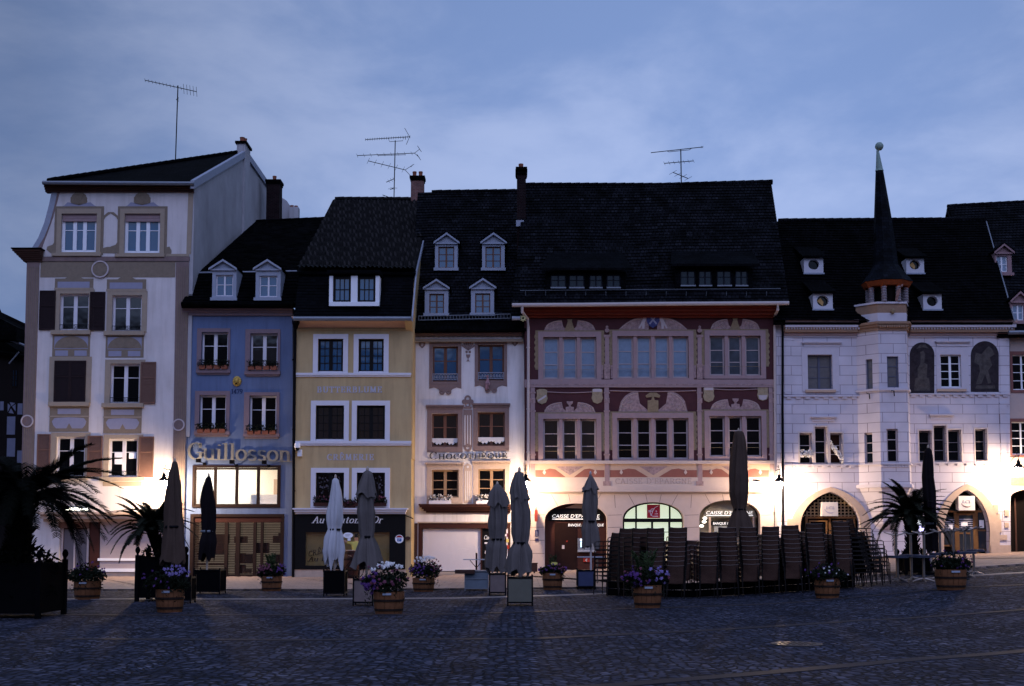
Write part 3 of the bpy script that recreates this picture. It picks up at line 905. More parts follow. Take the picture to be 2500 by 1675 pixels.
# ---------------------------------------------------------------- tall cream house with painted ornament
def creamhouse():
    H = House('painted_house', 'tall cream house with ochre painted ornament, brown shutters and a steep curved attic', 'house', 250, 1412, F)
    wm, gd = M.white, M.glassblack
    Y = F
    # windows
    for i, (a, b, c, d) in enumerate([(150, 522, 236, 616), (304, 522, 391, 618)]):
        x0, x1, z0, z1 = H.R(a, b, c, d)
        w = H.win(a, b, c, d, M.whitebright, M.glassblue, 3, (.40,), rec=.12, mul=.16, fw=.12)
        mb = MB()
        hb = z1 - (z1 - z0) * .19
        for q in range(5): mb.box(x0 + .02, x1 - .02, Y + .04 + .004 * (q % 2), Y + .12, hb + (z1 - hb) * q / 5, hb + (z1 - hb) * (q + 1) / 5 - .01)
        mb.build('shutter_box', M.mauvestone, w)
        H.surround((a - 11, b - 12, c + 11, d + 2), (a, b, c, d), M.ochrelight, .05)
        H.surround((a - 17, b - 18, c + 17, d + 6), (a - 11, b - 12, c + 11, d + 2), M.ochrepaint, .02)
        H.plate('sill', a - 22, d + 3, c + 12, d + 10, M.ochrelight, .12)
        cx = (a + c) / 2
        sh = MB()
        C = pt(cx, 489, Y); r = 20 / 57.0
        for q in range(9):
            t0 = pi * (-.12 + 1.24 * q / 9); t1 = pi * (-.12 + 1.24 * (q + 1) / 9)
            sh.prism([(C.x, C.z - r * .6), (C.x + r * cos(t0), C.z + r * sin(t0)), (C.x + r * 1.06 * cos((t0 + t1) / 2), C.z + r * 1.06 * sin((t0 + t1) / 2)), (C.x + r * cos(t1), C.z + r * sin(t1))], Y - .035 - .012 * (q % 2), Y + .02)
        sh.build('shell_ornament', M.ochrepaint, H.root)
        H.poly('pediment', [(cx - 52, 508), (cx - 36, 502), (cx - 28, 494), (cx - 14, 496), (cx + 14, 496), (cx + 28, 494), (cx + 38, 502), (cx + 54, 508)], M.slateblue, .012)
        H.poly('scroll_ornament', [(a - 26, 618), (a - 36, 610), (a - 34, 602), (a - 22, 598), (a - 16, 590), (a - 16, 618)], M.ochrepaint, .018)
    H.poly('scroll_ornament', [(247, 618), (250, 606), (262, 603), (275, 603), (282, 608), (286, 618)], M.ochrepaint, .018)
    H.poly('scroll_ornament', [(406, 620), (406, 604), (414, 602), (419, 612), (418, 620)], M.ochrepaint, .018)
    H.poly('scroll_ornament', [(249, 545), (252, 528), (264, 518), (278, 518), (289, 528), (291, 545), (284, 530), (270, 521), (258, 530)], M.ochrepaint, .015)
    W3 = [(146, 717, 217, 806), (274, 721, 346, 809), (269, 888, 341, 985), (137, 1066, 207, 1165), (265, 1071, 336, 1165)]
    for i, (a, b, c, d) in enumerate(W3):
        w = H.win(a, b, c, d, wm, M.glass if i < 2 else gd, 2, (.33,), rec=.16, mul=.16, fw=.085, label='window with two paper notices on its panes' if i == 4 else None)
        H.surround((a - 13, b - 10, c + 13, d + 3), (a, b, c, d), M.ochrelight, .03)
        x0, x1, z0, z1 = H.R(a, b, c, d)
        rl = MB()
        zz = z0 + (z1 - z0) * .15
        rl.tube([(x0, Y + .04, zz), (x1, Y + .04, zz)], .014)
        rl.tube([(x0, Y + .04, z0 + .05), (x1, Y + .04, z0 + .05)], .010)
        for q in range(13):
            x = x0 + (x1 - x0) * q / 12
            rl.tube([(x, Y + .04, z0 + .05), (x, Y + .04, zz)], .007, 4)
        for q in range(3):
            x = x0 + (x1 - x0) * (q + .5) / 3
            rl.ring(x, (z0 + .05 + zz) / 2, .05, .065, Y + .035, Y + .05, 10)
        rl.build('window_rail', M.darkmetal, w)
        if i == 4:
            for (p, q, r_, s_) in [(277, 1104, 297, 1117), (277, 1119, 297, 1133), (312.5, 1105, 330, 1119)]:
                o = H.plate('paper_notice', p, q, r_, s_, M.whitebright, -.15, parent=w)
    for a, b, c, d, m in [(97, 710, 136, 806, M.shutterdark), (220, 713, 257, 807, M.shutterdark), (133, 881, 171, 982, M.shutterdark), (171.5, 881, 210, 982, M.shutterdark), (344, 884, 381, 986, M.shutter),
                          (91, 1060, 123, 1160, M.shutter), (214, 1064, 250, 1163, M.shutter), (340, 1066, 376, 1166, M.shutter)]:
        x0, x1, z0, z1 = H.R(a, b, c, d)
        mb = MB()
        louvre(mb, x0, x1, z0, z1, Y - .07, 26)
        mb.box(x0 + .02, x1 - .02, Y - .028, Y - .02, z0 + .02, z1 - .02)
        mb.build('shutter', m, H.root)
    H.surround((120, 871, 223, 985), (133, 881, 210, 982), M.ochrelight, .03)
    # painted panels between the storeys
    for (a, b, c, d) in [(134, 680, 228, 708), (261, 682, 357, 711)]:
        H.plate('painted_panel', a, b, c, d, M.ochrepaint, .012)
        H.plate('painted_panel', a + 7, b + 8, c - 9, b + 23, M.slateblue, .016)
        H.plate('painted_panel', a - 1, d - 5, c + 1, d, M.ochrelight, .04)
        m_ = (a + c) / 2
        H.poly('scroll_ornament', [(m_ - 22, b), (m_ - 12, b - 6), (m_, b - 9), (m_ + 12, b - 6), (m_ + 22, b)], M.ochrepaint, .014)
    for (a, b, c, d) in [(128, 818, 220, 872), (258, 820, 351, 873)]:
        H.plate('painted_panel', a, b, c, d, M.ochrepaint, .012)
        m_, r = (a + c) / 2, (c - a) / 2 - 5
        C = pt(m_, d - 22, Y)
        H.plate('painted_panel', a + 5, b + 3, c - 5, d - 20, M.slateblue, .015)
        fan = MB()
        for q in range(17):
            t0, t1 = pi * q / 17, pi * (q + 1) / 17
            rr = r / 57.0
            fan.prism([(C.x, C.z), (C.x + rr * cos(t0), C.z + rr * .72 * sin(t0)), (C.x + rr * cos(t1), C.z + rr * .72 * sin(t1))], Y - .022 - .006 * (q % 2), Y + .02)
        fan.build('fan_ornament', M.ochrepaint, H.root)
        H.plate('painted_panel', a + 7, d - 16, m_ - 8, d - 3, M.slateblue, .017)
        H.plate('painted_panel', m_ + 8, d - 16, c - 8, d - 3, M.slateblue, .017)
    for (a, b, c, d) in [(121, 993, 217, 1054), (253, 995, 346, 1058)]:
        H.plate('painted_panel', a, b, c, d, M.ochrepaint, .012)
        m_ = (a + c) / 2
        H.plate('painted_panel', m_ - 28, b + 5, m_ + 28, b + 18, M.slateblue, .016)
        H.poly('painted_panel', [(a + 9, b + 45), (a + 6, b + 36), (a + 12, b + 28), (a + 24, b + 27), (m_, b + 26), (c - 24, b + 27), (c - 12, b + 28), (c - 6, b + 36), (c - 9, b + 45), (c - 16, b + 53), (m_ + 7, b + 53), (m_, b + 40), (m_ - 7, b + 53), (a + 16, b + 53)], M.slateblue, .016)
        H.plate('painted_panel', a - 1, b + 22, c + 1, b + 25, M.ochrelight, .02)
    for (a, b, c, d) in [(126, 807, 222, 817), (255, 809, 354, 819), (120, 982, 220, 992), (250, 985, 352, 995), (122, 1163, 214, 1172), (244, 1165, 351, 1175)]:
        H.plate('sill', a, b, c, d, M.ochrelight, .14)
    H.plate('painted_panel', 251, 1176, 346, 1187, M.ochrelight, .012)
    # frieze with medallion, pilasters
    H.plate('frieze', 99, 639, 428, 677, M.ochrepaint, .014)
    H.plate('frieze', 99, 627, 463, 638, M.mauvepaint, .05)
    H.plate('frieze', 404, 620, 462, 626, M.ochrelight, .02)
    H.poly('corner_strip', [(460, 470), (472, 470), (466, 620), (455, 620)], M.ochrelight, .015)
    H.poly('corner_strip', [(134, 470), (146, 470), (130, 530), (98, 618), (84, 618), (112, 560)], M.mauvepaint, .015)
    for (x, y, r, n_) in [(245.5, 658, 21.5, 1), (67.6, 1028.6, 15.5, 0), (437, 1037.6, 15, 0)]:
        C = pt(x, y, Y)
        o = MB().ring(C.x, C.z, (r - 3.2) / 57, r / 57, Y - .085, Y + .02, 28).build('medallion', M.ringpaint, H.root)
        d_ = MB().disc(C.x, C.z, (r - 3) / 57, Y - .06, Y + .02, 26)
        for q in range(8):
            t0 = 2 * pi * q / 8
            d_.disc(C.x + .55 * (r / 57) * cos(t0), C.z + .55 * (r / 57) * sin(t0), .05, Y - .07 - .001 * q, Y, 8)
        d_.build('medallion_disc', M.ochrepaint if n_ else M.mauvepaint, o)
    for (tl, tr, bl, br_) in [((66, 640), (97, 640), (50, 1260), (79, 1260)), ((430, 640), (462, 640), (418, 1410), (447, 1410))]:
        o = H.poly('pilaster', [tl, tr, br_, bl], M.mauvepaint, .03)
        gr = MB()
        for q in (.14, .3, .46, .62, .78, .9):
            P = [pt(tl[0] + (tr[0] - tl[0]) * (q + e), tl[1] + 12, Y) for e in (0, .05)] + [pt(bl[0] + (br_[0] - bl[0]) * (q + e), bl[1] - 4, Y) for e in (.05, 0)]
            gr.prism([(p.x, p.z) for p in P], Y - .045, Y)
        gr.build('fluting', M.ochrepaint, o)
    # left cornice piece and eaves
    x0, x1, z0, z1 = H.R(62, 613, 104, 639)
    mb = MB()
    for q in range(6): mb.box(x0 - .42 + .07 * q, x1 + .04 - .006 * q, Y - .40 + .06 * q, Y + .6, z1 - (z1 - z0) * (q + 1) / 6, z1 - (z1 - z0) * q / 6 - (.0 if q else 0))
    mb.build('cornice', M.brownwood, H.root)
    MB().box(x0 - .46, x1 + .1, Y - .46, Y + .65, z1 + .004, z1 + .05).build('cornice_cap', M.roofdark, H.root)
    x0, x1, z0, z1 = H.R(118, 452, 474, 470)
    mb = MB()
    for q in range(4): mb.box(x0 - .1, x1, Y - .34 + .08 * q, Y + .2, z1 - (z1 - z0) * (q + 1) / 4, z1 - (z1 - z0) * q / 4)
    mb.build('cornice', M.brownwood, H.root)
    g0, g1 = pt(104, 446, Y - .45), pt(474, 448, Y - .45)
    mb = MB().tube([g0, g1], .085, 8)
    mb.build('gutter', M.greymetal, H.root)
    # curved slate flank of the attic at the left
    C = [(126, 470), (120, 500), (108, 545), (94, 580), (78, 606), (66, 614)]
    vs = []
    for (a, b) in C:
        p = pt(a, b, Y)
        vs += [(p.x, Y - .02, p.z), (p.x, Y + 9, p.z)]
    mb = MB().add(vs, [(2 * i, 2 * i + 1, 2 * i + 3, 2 * i + 2) for i in range(len(C) - 1)])
    inn = [pt(a + 14, b, Y) for a, b in C]
    mb.add([(pt(a, b, Y).x, Y - .021, pt(a, b, Y).z) for a, b in C] + [(p.x, Y - .021, p.z) for p in inn], [(i, i + 1, len(C) + i + 1, len(C) + i) for i in range(len(C) - 1)])
    mb.build('attic_flank', M.zincpale, H.root)
    # ground floor shop
    H.hole(145, 1262, 220, 1399)
    H.wall([(50, 1420), (447, 1420), (462, 640), (473, 452), (130, 452), (122, 505), (110, 550), (96, 588), (80, 612), (66, 640)], M.cream, depth=8.5)
    x0, x1, z0, z1 = H.R(108, 1251, 419, 1270)
    mb = MB().box(x0, x1, Y - .75, Y, z1 - .10, z1).box(x0 + .05, x1 - .05, Y - .6, Y, z0 + .05, z1 - .104)
    mb.box(x0 + .1, x1 - .1, Y - .35, Y, z0 - .08, z0 + .046)
    mb.build('shop_cornice', M.stonewarm, H.root)
    x0, x1, z0, z1 = H.R(163, 1240, 217, 1246)
    lt = MB().box(x0 - .06, x1 + .06, Y - .12, Y, z0 - .05, z1 + .09).build('strip_light', M.greymetal, H.root)
    MB().tube([(x0, Y - .16, (z0 + z1) / 2), (x1, Y - .16, (z0 + z1) / 2)], .045, 8).build('tube', pbr('fluorescent tube', (.9, .9, .9), .5, 0, emit=(1.0, .96, .82), es=9.0), lt)
    dr = H.plate('shop_door', 145, 1262, 220, 1399, M.darkwood, -.20)
    H.plate('door_header', 143, 1263, 218, 1289, M.shutter, .02, parent=dr)
    for (a, c) in ((152, 176), (181, 207)):
        H.plate('pane', a, 1292, c, 1394, M.greyblind, -.19, parent=dr)
    H.rects('door_frame', [(145, 1290, 150, 1397), (176, 1290, 180, 1397), (208, 1290, 213, 1397), (145, 1394, 213, 1398)], M.pipe, -.17, parent=dr)
    H.plate('pilaster', 221, 1270, 244, 1399, M.darkwood, .06)
    sp_ = H.plate('shutter_panel', 246, 1272, 420, 1396, M.mauvestone, .03)
    x0, x1, z0, z1 = H.R(246, 1272, 420, 1396)
    rb = MB()
    for q in range(40): rb.box(x0, x1, Y - .052, Y, z0 + (z1 - z0) * q / 40 + .004, z0 + (z1 - z0) * (q + 1) / 40 - .004)
    rb.build('shutter_slats', M.stucco2, sp_)
    H.rects('rail', [(244, 1267, 421, 1273), (240, 1363, 421, 1369), (240, 1388, 421, 1396)], M.whitebright, .10, parent=sp_)
    H.plate('plinth', 50, 1398, 447, 1420, M.stonewarm, .04)
    # roof with hip, right hand gable wall, chimney
    Xg = pt(473, 455, Y).x
    Yr = FPX * Xg / (583 - 1250)
    ap = pt(583, 371, Yr); ap.x = Xg
    eL, eR = pt(106, 444, Y - .4), pt(474, 446, Y - .4)
    eR.x = Xg - .02
    eB = Vector((eL.x, 70, eL.z))
    rf = H.slab('roof', [eL, eR, ap + Vector((-.02, 0, 0))], M.roofdark)
    bk = pt(655, 470, FPX * Xg / (655 - 1250)); bk.x = Xg
    H.slab('roof', [eL, ap, Vector((eL.x, bk.y, eL.z))], M.roofdark)
    H.slab('roof', [ap, bk, Vector((eL.x, bk.y, eL.z))], M.roofdark)
    H.ridge(eL + Vector((.2, 0, .06)), ap + Vector((-.1, 0, .02)), rf, M.roofdark, .12)
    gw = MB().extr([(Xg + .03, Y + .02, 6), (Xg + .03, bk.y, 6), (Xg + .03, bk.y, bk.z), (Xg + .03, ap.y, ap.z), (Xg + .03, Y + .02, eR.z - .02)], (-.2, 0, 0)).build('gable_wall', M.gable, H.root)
    cp = MB()
    for A, B in ((eR, ap), (ap, bk)):
        A, B = Vector((Xg, A.y, A.z)), Vector((Xg, B.y, B.z))
        cp.extr([A + Vector((-.04, 0, .1)), B + Vector((-.04, 0, .1)), B + Vector((-.04, 0, -.26)), A + Vector((-.04, 0, -.26))], (.17, 0, 0))
    cp.build('gable_coping', M.zincpale, H.root)
    zt = pt(589, 357, Yr).z
    ch = MB().box(Xg - .3, Xg + .14, Yr - .45, Yr + .75, 9, zt).build('chimney', M.gable, H.root)
    MB().box(Xg - .38, Xg + .22, Yr - .53, Yr + .83, zt, zt + .12).build('chimney_cap', M.roofdark, ch)
    for q, hh in ((-.1, .3), (.45, .42)):
        MB().lathe([(.13, 0), (.12, hh * .8), (.14, hh), (.1, hh)], (Xg - .1, Yr + q, zt + .12), 10).build('chimney_pot', M.terracotta, ch)
M.greyblind = pbr('grey blind behind glass', (.13, .12, .14), .4, .1)
M.framedark = pbr('dark umber frame', (.026, .016, .014), .6, .2, 8)
M.stucco2 = pbr('grey white slats', (.42, .36, .38), .7, .08, 3)
creamhouse()
# ---------------------------------------------------------------- wall with chimney pots behind
def rearwall():
    Y = 70.0
    H = House('rear_building', 'strip of pale rear building with red chimney pots behind the blue house roof', 'house', 690, 560, Y)
    H.wall([(655, 600), (712, 600), (712, 508), (700, 490), (655, 462)], M.gable, depth=3)
    H.chimney(706, 728, 505, 545, Y - .3, M.gable, [(711, 499), (721, 500)], cap=False, dep=.5)
rearwall()
# ---------------------------------------------------------------- blue house
def bluehouse():
    H = House('blue_house', 'narrow blue house dated 1479 with two attic dormers and raised letters', 'house', 580, 1412, F + .1)
    Y = H.Y
    WL = [(492, 811, 557, 903, 481, 802, 562, 915), (611, 814, 678, 905, 599, 804, 684, 919), (487, 965, 552, 1058, 476, 955, 561, 1066), (609, 966, 675, 1062, 596, 958, 682, 1071)]
    for i, (a, b, c, d, e, f, g_, h) in enumerate(WL):
        w = H.win(a, b, c, d, M.white, M.glass if i == 1 else M.glassblack, 2, (.34,), rec=.17, mul=.15, fw=.075)
        H.surround((e, f, g_, h - 6), (a, b, c, d), M.bluetrim, .05)
        H.plate('sill', e - 1, h - 12, g_ + 1, h - 4, M.bluetrim, .13)
        H.plate('sill', e + 2, h - 3.5, g_ - 2, h, M.bluetrim, .07)
        windowbox(w, H, a - 5, d - 26, c + 1, d - 1, M.darkwood, None, Y - .02, 4, 20 + i)
    # raised letters
    p, q = pt(461, 1121, Y), pt(711, 1127, Y)
    lt = nib('Guillosson', p.x, q.x, p.z, 40 / 57.2, Y - .10, .035, .15, .045, 0, (q.z - p.z) / (q.x - p.x), .05, [1, 1, 1, .95, .95, 1, 1, 1, 1, 1])
    lt.build('raised_lettering', pbr('dull gold letters', (.235, .225, .20), .55, .1, 8, metal=.2), H.root)
    p = pt(565, 961, Y); q = pt(592, 961, Y)
    nib('1479', p.x, q.x, p.z, 10.5 / 57, Y, .012, .16, .07, gap=.1).build('date_numerals', pbr('navy paint', (.02, .03, .09), .8, 0), H.root)
    # lion mask
    C = pt(579, 931, Y)
    mb = MB()
    for k in range(12):
        t0 = 2 * pi * k / 12
        mb.lathe([(.001, .07), (.05, .05), (.07, 0), (.05, -.05), (.001, -.07)], (C.x + .13 * cos(t0), Y - .03, C.z + .16 * sin(t0)), 8)
    mb.lathe([(.001, .16), (.09, .12), (.13, .02), (.10, -.10), (.001, -.16)], (C.x, Y - .06, C.z), 12)
    for dx, dz, r in ((-.05, .05, .03), (.05, .05, .03), (0, -.01, .04), (-.035, -.06, .035), (.035, -.06, .035)):
        mb.lathe([(.001, r), (r * .8, r * .5), (r, 0), (r * .8, -r * .5), (.001, -r)], (C.x + dx, Y - .17, C.z + dz), 8)
    lm = mb.build('lion_mask', pbr('gilded lion', (.55, .38, .10), .45, .3, 14, metal=.4), H.root, True)
    MB().disc(C.x, C.z - .115, .028, Y - .2, Y - .15, 8, 1.5).build('mouth', M.darkroom, lm)
    # spotlights above the window
    for (x, y, bx, by) in [(484.5, 1125, 500, 1133), (566, 1128, 578, 1137), (645, 1129, 657, 1138)]:
        c = pt(x, y, Y - .5); b_ = pt(bx, by, Y)
        s_ = MB().box(c.x - .095, c.x + .095, c.y - .06, c.y + .1, c.z - .075, c.z + .085).build('sign_spotlight', M.darkmetal, H.root)
        m2 = MB().tube([(b_.x, Y, b_.z), (c.x, c.y + .1, c.z - .02)], .018)
        m2.box(b_.x - .06, b_.x + .06, Y - .07, Y, b_.z - .06, b_.z + .06)
        m2.build('spotlight_arm', M.darkmetal, s_)
    # lit first floor window band
    H.hole(475, 1141, 681, 1235)
    x0, x1, z0, z1 = H.R(475, 1141, 681, 1235)
    ww = H.surround((470, 1136, 685, 1239), (476, 1142, 680, 1234), M.framedark, .06, name='lit_window')
    mb = MB()
    for a in (476, 522, 526, 574.5, 578.5, 627, 631, 677):
        u0, u1, _, _ = H.R(a, 1142, a + 3.2, 1234)
        mb.box(u0, u1, Y - .03, Y + .06, z0 + .012, z1 - .012)
    a0, a1, c0, c1 = H.R(476, 1142, 681, 1146)
    mb.box(a0 + .015, a1 - .015, Y - .028, Y + .055, c0 - .02, c1 - .01)
    mb.box(a0 + .015, a1 - .015, Y - .028, Y + .055, z0 + .005, z0 + .08)
    mb.build('window_bars', M.framedark, ww)
    MB().box(x0, x1, Y + .02, Y + .026, z0, z1).build('pane', M.clear, ww)
    D = 2.6
    rm = MB()
    rm.box(x0 - .5, x1 + .5, Y + D, Y + D + .1, z0 - .6, z1 + .35)
    rm.box(x0 - .6, x0 - .5, Y + .3, Y + D + .1, z0 - .6, z1 + .35).box(x1 + .5, x1 + .6, Y + .3, Y + D + .1, z0 - .6, z1 + .35)
    rm.box(x0 - .6, x1 + .6, Y + .3, Y + D + .1, z1 + .35, z1 + .45).box(x0 - .6, x1 + .6, Y + .3, Y + D + .1, z0 - .7, z0 - .6)
    rm.build('lit_room', pbr('pale room paint', (.78, .75, .68), .9, .03, 2), ww)
    u0, u1, _, _ = H.R(485, 1142, 540, 1234)
    MB().box(u0, u1, Y + .9, Y + 1.9, z1 + .22, z1 + .30).build('ceiling_light', pbr('room lamp', (.9, .9, .8), .5, 0, emit=(1, .98, .91), es=46.0), ww)
    u0, u1, v0, v1 = H.R(597, 1205, 668, 1240)
    MB().box(u0, u1, Y + 1.2, Y + 1.6, v0 - .3, v1).build('cabinet', M.whitebright, ww)
    u0, u1, v0, v1 = H.R(640, 1166, 661, 1222)
    MB().box(u0, u1, Y + D - .06, Y + D - .02, v0, v1 + .05).build('inner_door', M.stonewarm, ww)
    # shop front with open slats in front of the lit shop
    H.hole(465, 1256, 692, 1408)
    x0, x1, z0, z1 = H.R(465, 1256, 692, 1408)
    sf = H.surround((464, 1255, 693, 1410), (472, 1262, 686, 1406), M.framedark, .05, name='shop_front')
    MB().box(x0, x1, Y + .02, Y + .12, z1 - .34, z1).build('header_board', M.darkwood, sf)
    mb = MB()
    for a, c in ((465, 474), (548, 556), (575, 585), (618, 625), (636, 642), (684, 692)):
        u0, u1, _, _ = H.R(a, 1262, c, 1406)
        mb.box(u0, u1, Y - .01, Y + .14, z0, z1 - .342)
    mb.box(x0, x1, Y - .005, Y + .13, z0, z0 + .10)
    mb.build('mullions', M.framedark, sf)
    mb = MB()
    n = 30
    for q in range(n):
        z = z0 + .12 + (z1 - .36 - z0 - .12) * q / n
        mb.box(x0, x1, Y + .05, Y + .075, z, z + .030)
    mb.build('slats', M.framedark, sf)
    MB().box(x0, x1, Y + .30, Y + .306, z0, z1).build('pane', M.clear, sf)
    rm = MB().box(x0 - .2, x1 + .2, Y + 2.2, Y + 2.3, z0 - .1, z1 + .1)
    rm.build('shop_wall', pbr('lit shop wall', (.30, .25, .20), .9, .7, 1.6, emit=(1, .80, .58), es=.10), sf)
    sm = MB()
    random.seed(3)
    for q in range(16):
        u = random.uniform(x0, x1); w_ = random.uniform(.1, .3); v = random.choice([z0 + .1, z0 + .55, z0 + 1.0, z0 + 1.45])
        sm.box(u - w_, u + w_, Y + 1.0 + q * .05, Y + 1.3 + q * .05, v, v + random.uniform(.15, .42))
    for v in (.1, .53, .98, 1.43): sm.box(x0, x0 + 1.3, Y + 1.1, Y + 1.5, z0 + v - .04, z0 + v - .004)
    sm.build('shop_goods', M.darkwood, sf)
    H.wall([(444, 1420), (717, 1420), (714, 750), (456, 750)], M.blue, depth=9)
    # eaves and mansard roof
    x0, x1, z0, z1 = H.R(450, 746, 716, 771)
    mb = MB()
    for q, (a, b) in enumerate(((.34, 0), (.26, .3), (.15, .48), (.10, .72))):
        mb.box(x0 - .05, x1, Y - a, Y + .1, z1 - (z1 - z0) * ((.3, .48, .72, 1)[q]), z1 - (z1 - z0) * b)
    mb.build('cornice', M.bluetrim, H.root)
    ge0, ge1 = pt(443, 742, Y - .55), pt(716, 743, Y - .55)
    MB().tube([ge0, ge1], .10, 8).build('gutter', M.roofdark, H.root)
    b0, b1 = pt(482, 668, Y + .9), pt(735, 664, Y + .9)
    e0, e1 = pt(441, 742, Y - .5), pt(722, 742, Y - .5)
    P = [e0, e1, b1]
    rf = H.tiles([e0, e1, b1, b0], M.roofdark)
    Yr = Y + 9.0
    r0, r1 = pt(625, 541, Yr), pt(812, 533, Yr)
    H.tiles([b0, b1, r1, r0], M.roofdark)
    H.slab('roof', [b0, r0, Vector((b0.x, Yr, r0.z - 3.2))], M.roofdark)
    H.ridge(r0, r1, rf, M.roofdark)
    MB().tube([b0 + Vector((.1, -.1, .02)), b1 + Vector((0, -.1, .02))], .035).build('roof_flashing', M.zincpale, rf)
    for (ap, ev, bd, wn) in [((546, 635), (511, 580, 656), (518, 664, 577, 733), (527, 671, 569, 723)), ((655, 635), (619, 688, 656), (624, 664, 685, 733), (633, 673, 677, 725))]:
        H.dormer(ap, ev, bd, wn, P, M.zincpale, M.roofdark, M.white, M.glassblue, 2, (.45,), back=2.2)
    H.chimney(650, 682, 444, 540, 66.0, M.brick, [(667, 425)], dep=.8)
bluehouse()
# ---------------------------------------------------------------- ochre house
def yellowhouse():
    Y = F - 1.0
    H = House('ochre_house', 'ochre house with white framed windows, wavy pantile roof and black shopfront', 'house', 860, 1412, Y)
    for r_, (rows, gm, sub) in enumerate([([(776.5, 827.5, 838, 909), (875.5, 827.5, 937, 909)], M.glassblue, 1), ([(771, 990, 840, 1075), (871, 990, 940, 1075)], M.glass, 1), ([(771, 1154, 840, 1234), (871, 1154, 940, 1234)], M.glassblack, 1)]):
        for i, (a, b, c, d) in enumerate(rows):
            w = H.win(a, b, c, d, M.blackwood, gm, 2, (.25, .5, .75), sub=1, rec=.10, mul=.15, fw=.09, bar=.03, subm=.03)
            o = 12
            H.surround((a - o, b - 11.5, c + o, d + 6), (a, b, c, d), M.white, .05)
            x0, x1, z0, z1 = H.R(a, b, c, d)
            MB().box(x0 + .02, x1 - .02, Y + .02, Y + .10, z0 + .005, z0 + .05).build('sill', M.white, w)
            if r_ == 2:
                windowbox(w, H, a - 4, d - 22, c + 4, d + 2, M.darkwood, M.petalpink, Y - .06, 0, 40 + i)
                lc = MB()
                random.seed(60 + i)
                for q in range(60):
                    u, v = random.uniform(x0 + .12, x1 - .12), random.uniform(z0 + .2, z1 - .15)
                    lc.disc(u, v, random.uniform(.02, .05), Y + .122 - .0001 * q, Y + .128, 7)
                lc.build('lace_curtain', pbr('grey lace %d' % i, (.10, .09, .11), .9, .3, 20), w)
    t = H.plate('hanging_flower_box', 842, 1226, 868, 1240, M.darkwood, .2)
    f = MB(); C = pt(855, 1228, Y)
    f.blob((C.x, Y - .16, C.z), .26, .13, .15, 160, .05)
    f.build('foliage', M.leafdark, t)
    g_ = MB(); g_.blob((C.x, Y - .18, C.z + .03), .27, .13, .14, 34, .045, .9)
    g_.build('blossoms', M.petalpink, t)
    for (a, b, c, d) in [(720, 911, 1004, 920), (720, 1077, 1004, 1088)]:
        x0, x1, z0, z1 = H.R(a, b, c, d)
        mb = MB().box(x0, x1, Y - .10, Y + .02, z0 + (z1 - z0) * .4, z1).box(x0 + .02, x1 - .02, Y - .06, Y + .02, z0, z0 + (z1 - z0) * .4 - .001)
        mb.build('string_course', M.white, H.root)
    lm = pbr('pale grey lettering', (.46, .45, .52), .8, .05)
    p, q = pt(775, 958, Y), pt(932, 958, Y)
    nib('BUTTERBLUME', p.x, q.x, p.z, 14 / 58.1, Y, .012, .20, .06, gap=.24).build('painted_lettering', lm, H.root)
    p, q = pt(799, 1123, Y), pt(912, 1123, Y)
    nib('CRÊMERIE', p.x, q.x, p.z, 14 / 58.1, Y, .012, .20, .06, gap=.30).build('painted_lettering', lm, H.root)
    # shopfront
    x0, x1, z0, z1 = H.R(718, 1241, 997, 1255)
    mb = MB().box(x0, x1, Y - .42, Y, z1 - .06, z1).box(x0 + .06, x1 - .06, Y - .34, Y, z0 + .08, z1 - .061).box(x0 + .10, x1 - .10, Y - .24, Y, z0, z0 + .079)
    mb.build('shop_cornice', M.white, H.root)
    H.hole(747, 1300, 951, 1381)
    sf = H.surround((715, 1256, 990, 1390), (747, 1300, 951, 1381), M.blackwood, .09, name='shop_front')
    mb = MB()
    u0, u1, v0, v1 = H.R(747, 1300, 951, 1381)
    mb.box(u0, u1, Y + .10, Y + .16, v0, v1)
    sh = mb.build('brown_blind', pbr('brown paper blind', (.20, .145, .062), .7, .12, 3), sf)
    MB().box(u0, u1, Y + .04, Y + .046, v0, v1).build('pane', M.clear, sf)
    dk = pbr('dark lettering', (.035, .020, .012), .8, 0)
    p, q = pt(752, 1359, Y), pt(806, 1342, Y)
    nib('CRÊMERIE', p.x, q.x + .45, p.z, 12 / 58, Y + .10, .006, .14, .06, .1, (q.z - p.z) / (q.x - p.x) * .8, gap=.2).build('painted_lettering', dk, sh)
    p, q = pt(752, 1371, Y), pt(840, 1366, Y)
    nib("Au Bouton d'Or", p.x, q.x + .9, p.z, 11 / 58, Y + .10, .006, .16, .06, .3, 0.04, gap=.12).build('painted_lettering', dk, sh)
    H.rects('blind_trim', [(760, 1304, 940, 1306)], M.goldpaint, -.08, parent=sh)
    p, q = pt(764, 1277, Y), pt(938, 1276, Y)
    nib("Au Bouton d'Or", p.x, q.x - .1, p.z, 15.5 / 58, Y - .115, .008, .14, .05, .34, 0, gap=.14).build('painted_lettering', pbr('cream script', (.72, .70, .72), .7, 0), sf)
    H.plate('plinth', 719, 1390, 991, 1416, M.stonewarm, .05)
    C = pt(975.5, 1316, Y)
    sg = MB().disc(C.x, C.z, .175, Y - .13, Y - .09, 26).build('round_sign', M.whitebright, sf)
    MB().disc(C.x, C.z, .150, Y - .134, Y - .1, 20, 1, radians(25), radians(155)).build('red_band', pbr('red sign paint', (.35, .03, .04), .6, 0), sg)
    MB().box(C.x - .085, C.x + .085, Y - .137, Y - .1, C.z - .10, C.z + .03).build('blue_square', pbr('blue sign paint', (.03, .13, .40), .6, 0), sg)
    for k in range(3): MB().box(C.x - .06, C.x + .06 - .03 * k, Y - .140, Y - .136, C.z + .0 - .035 * k, C.z + .012 - .035 * k).build('sign_line', M.whitebright, sg)
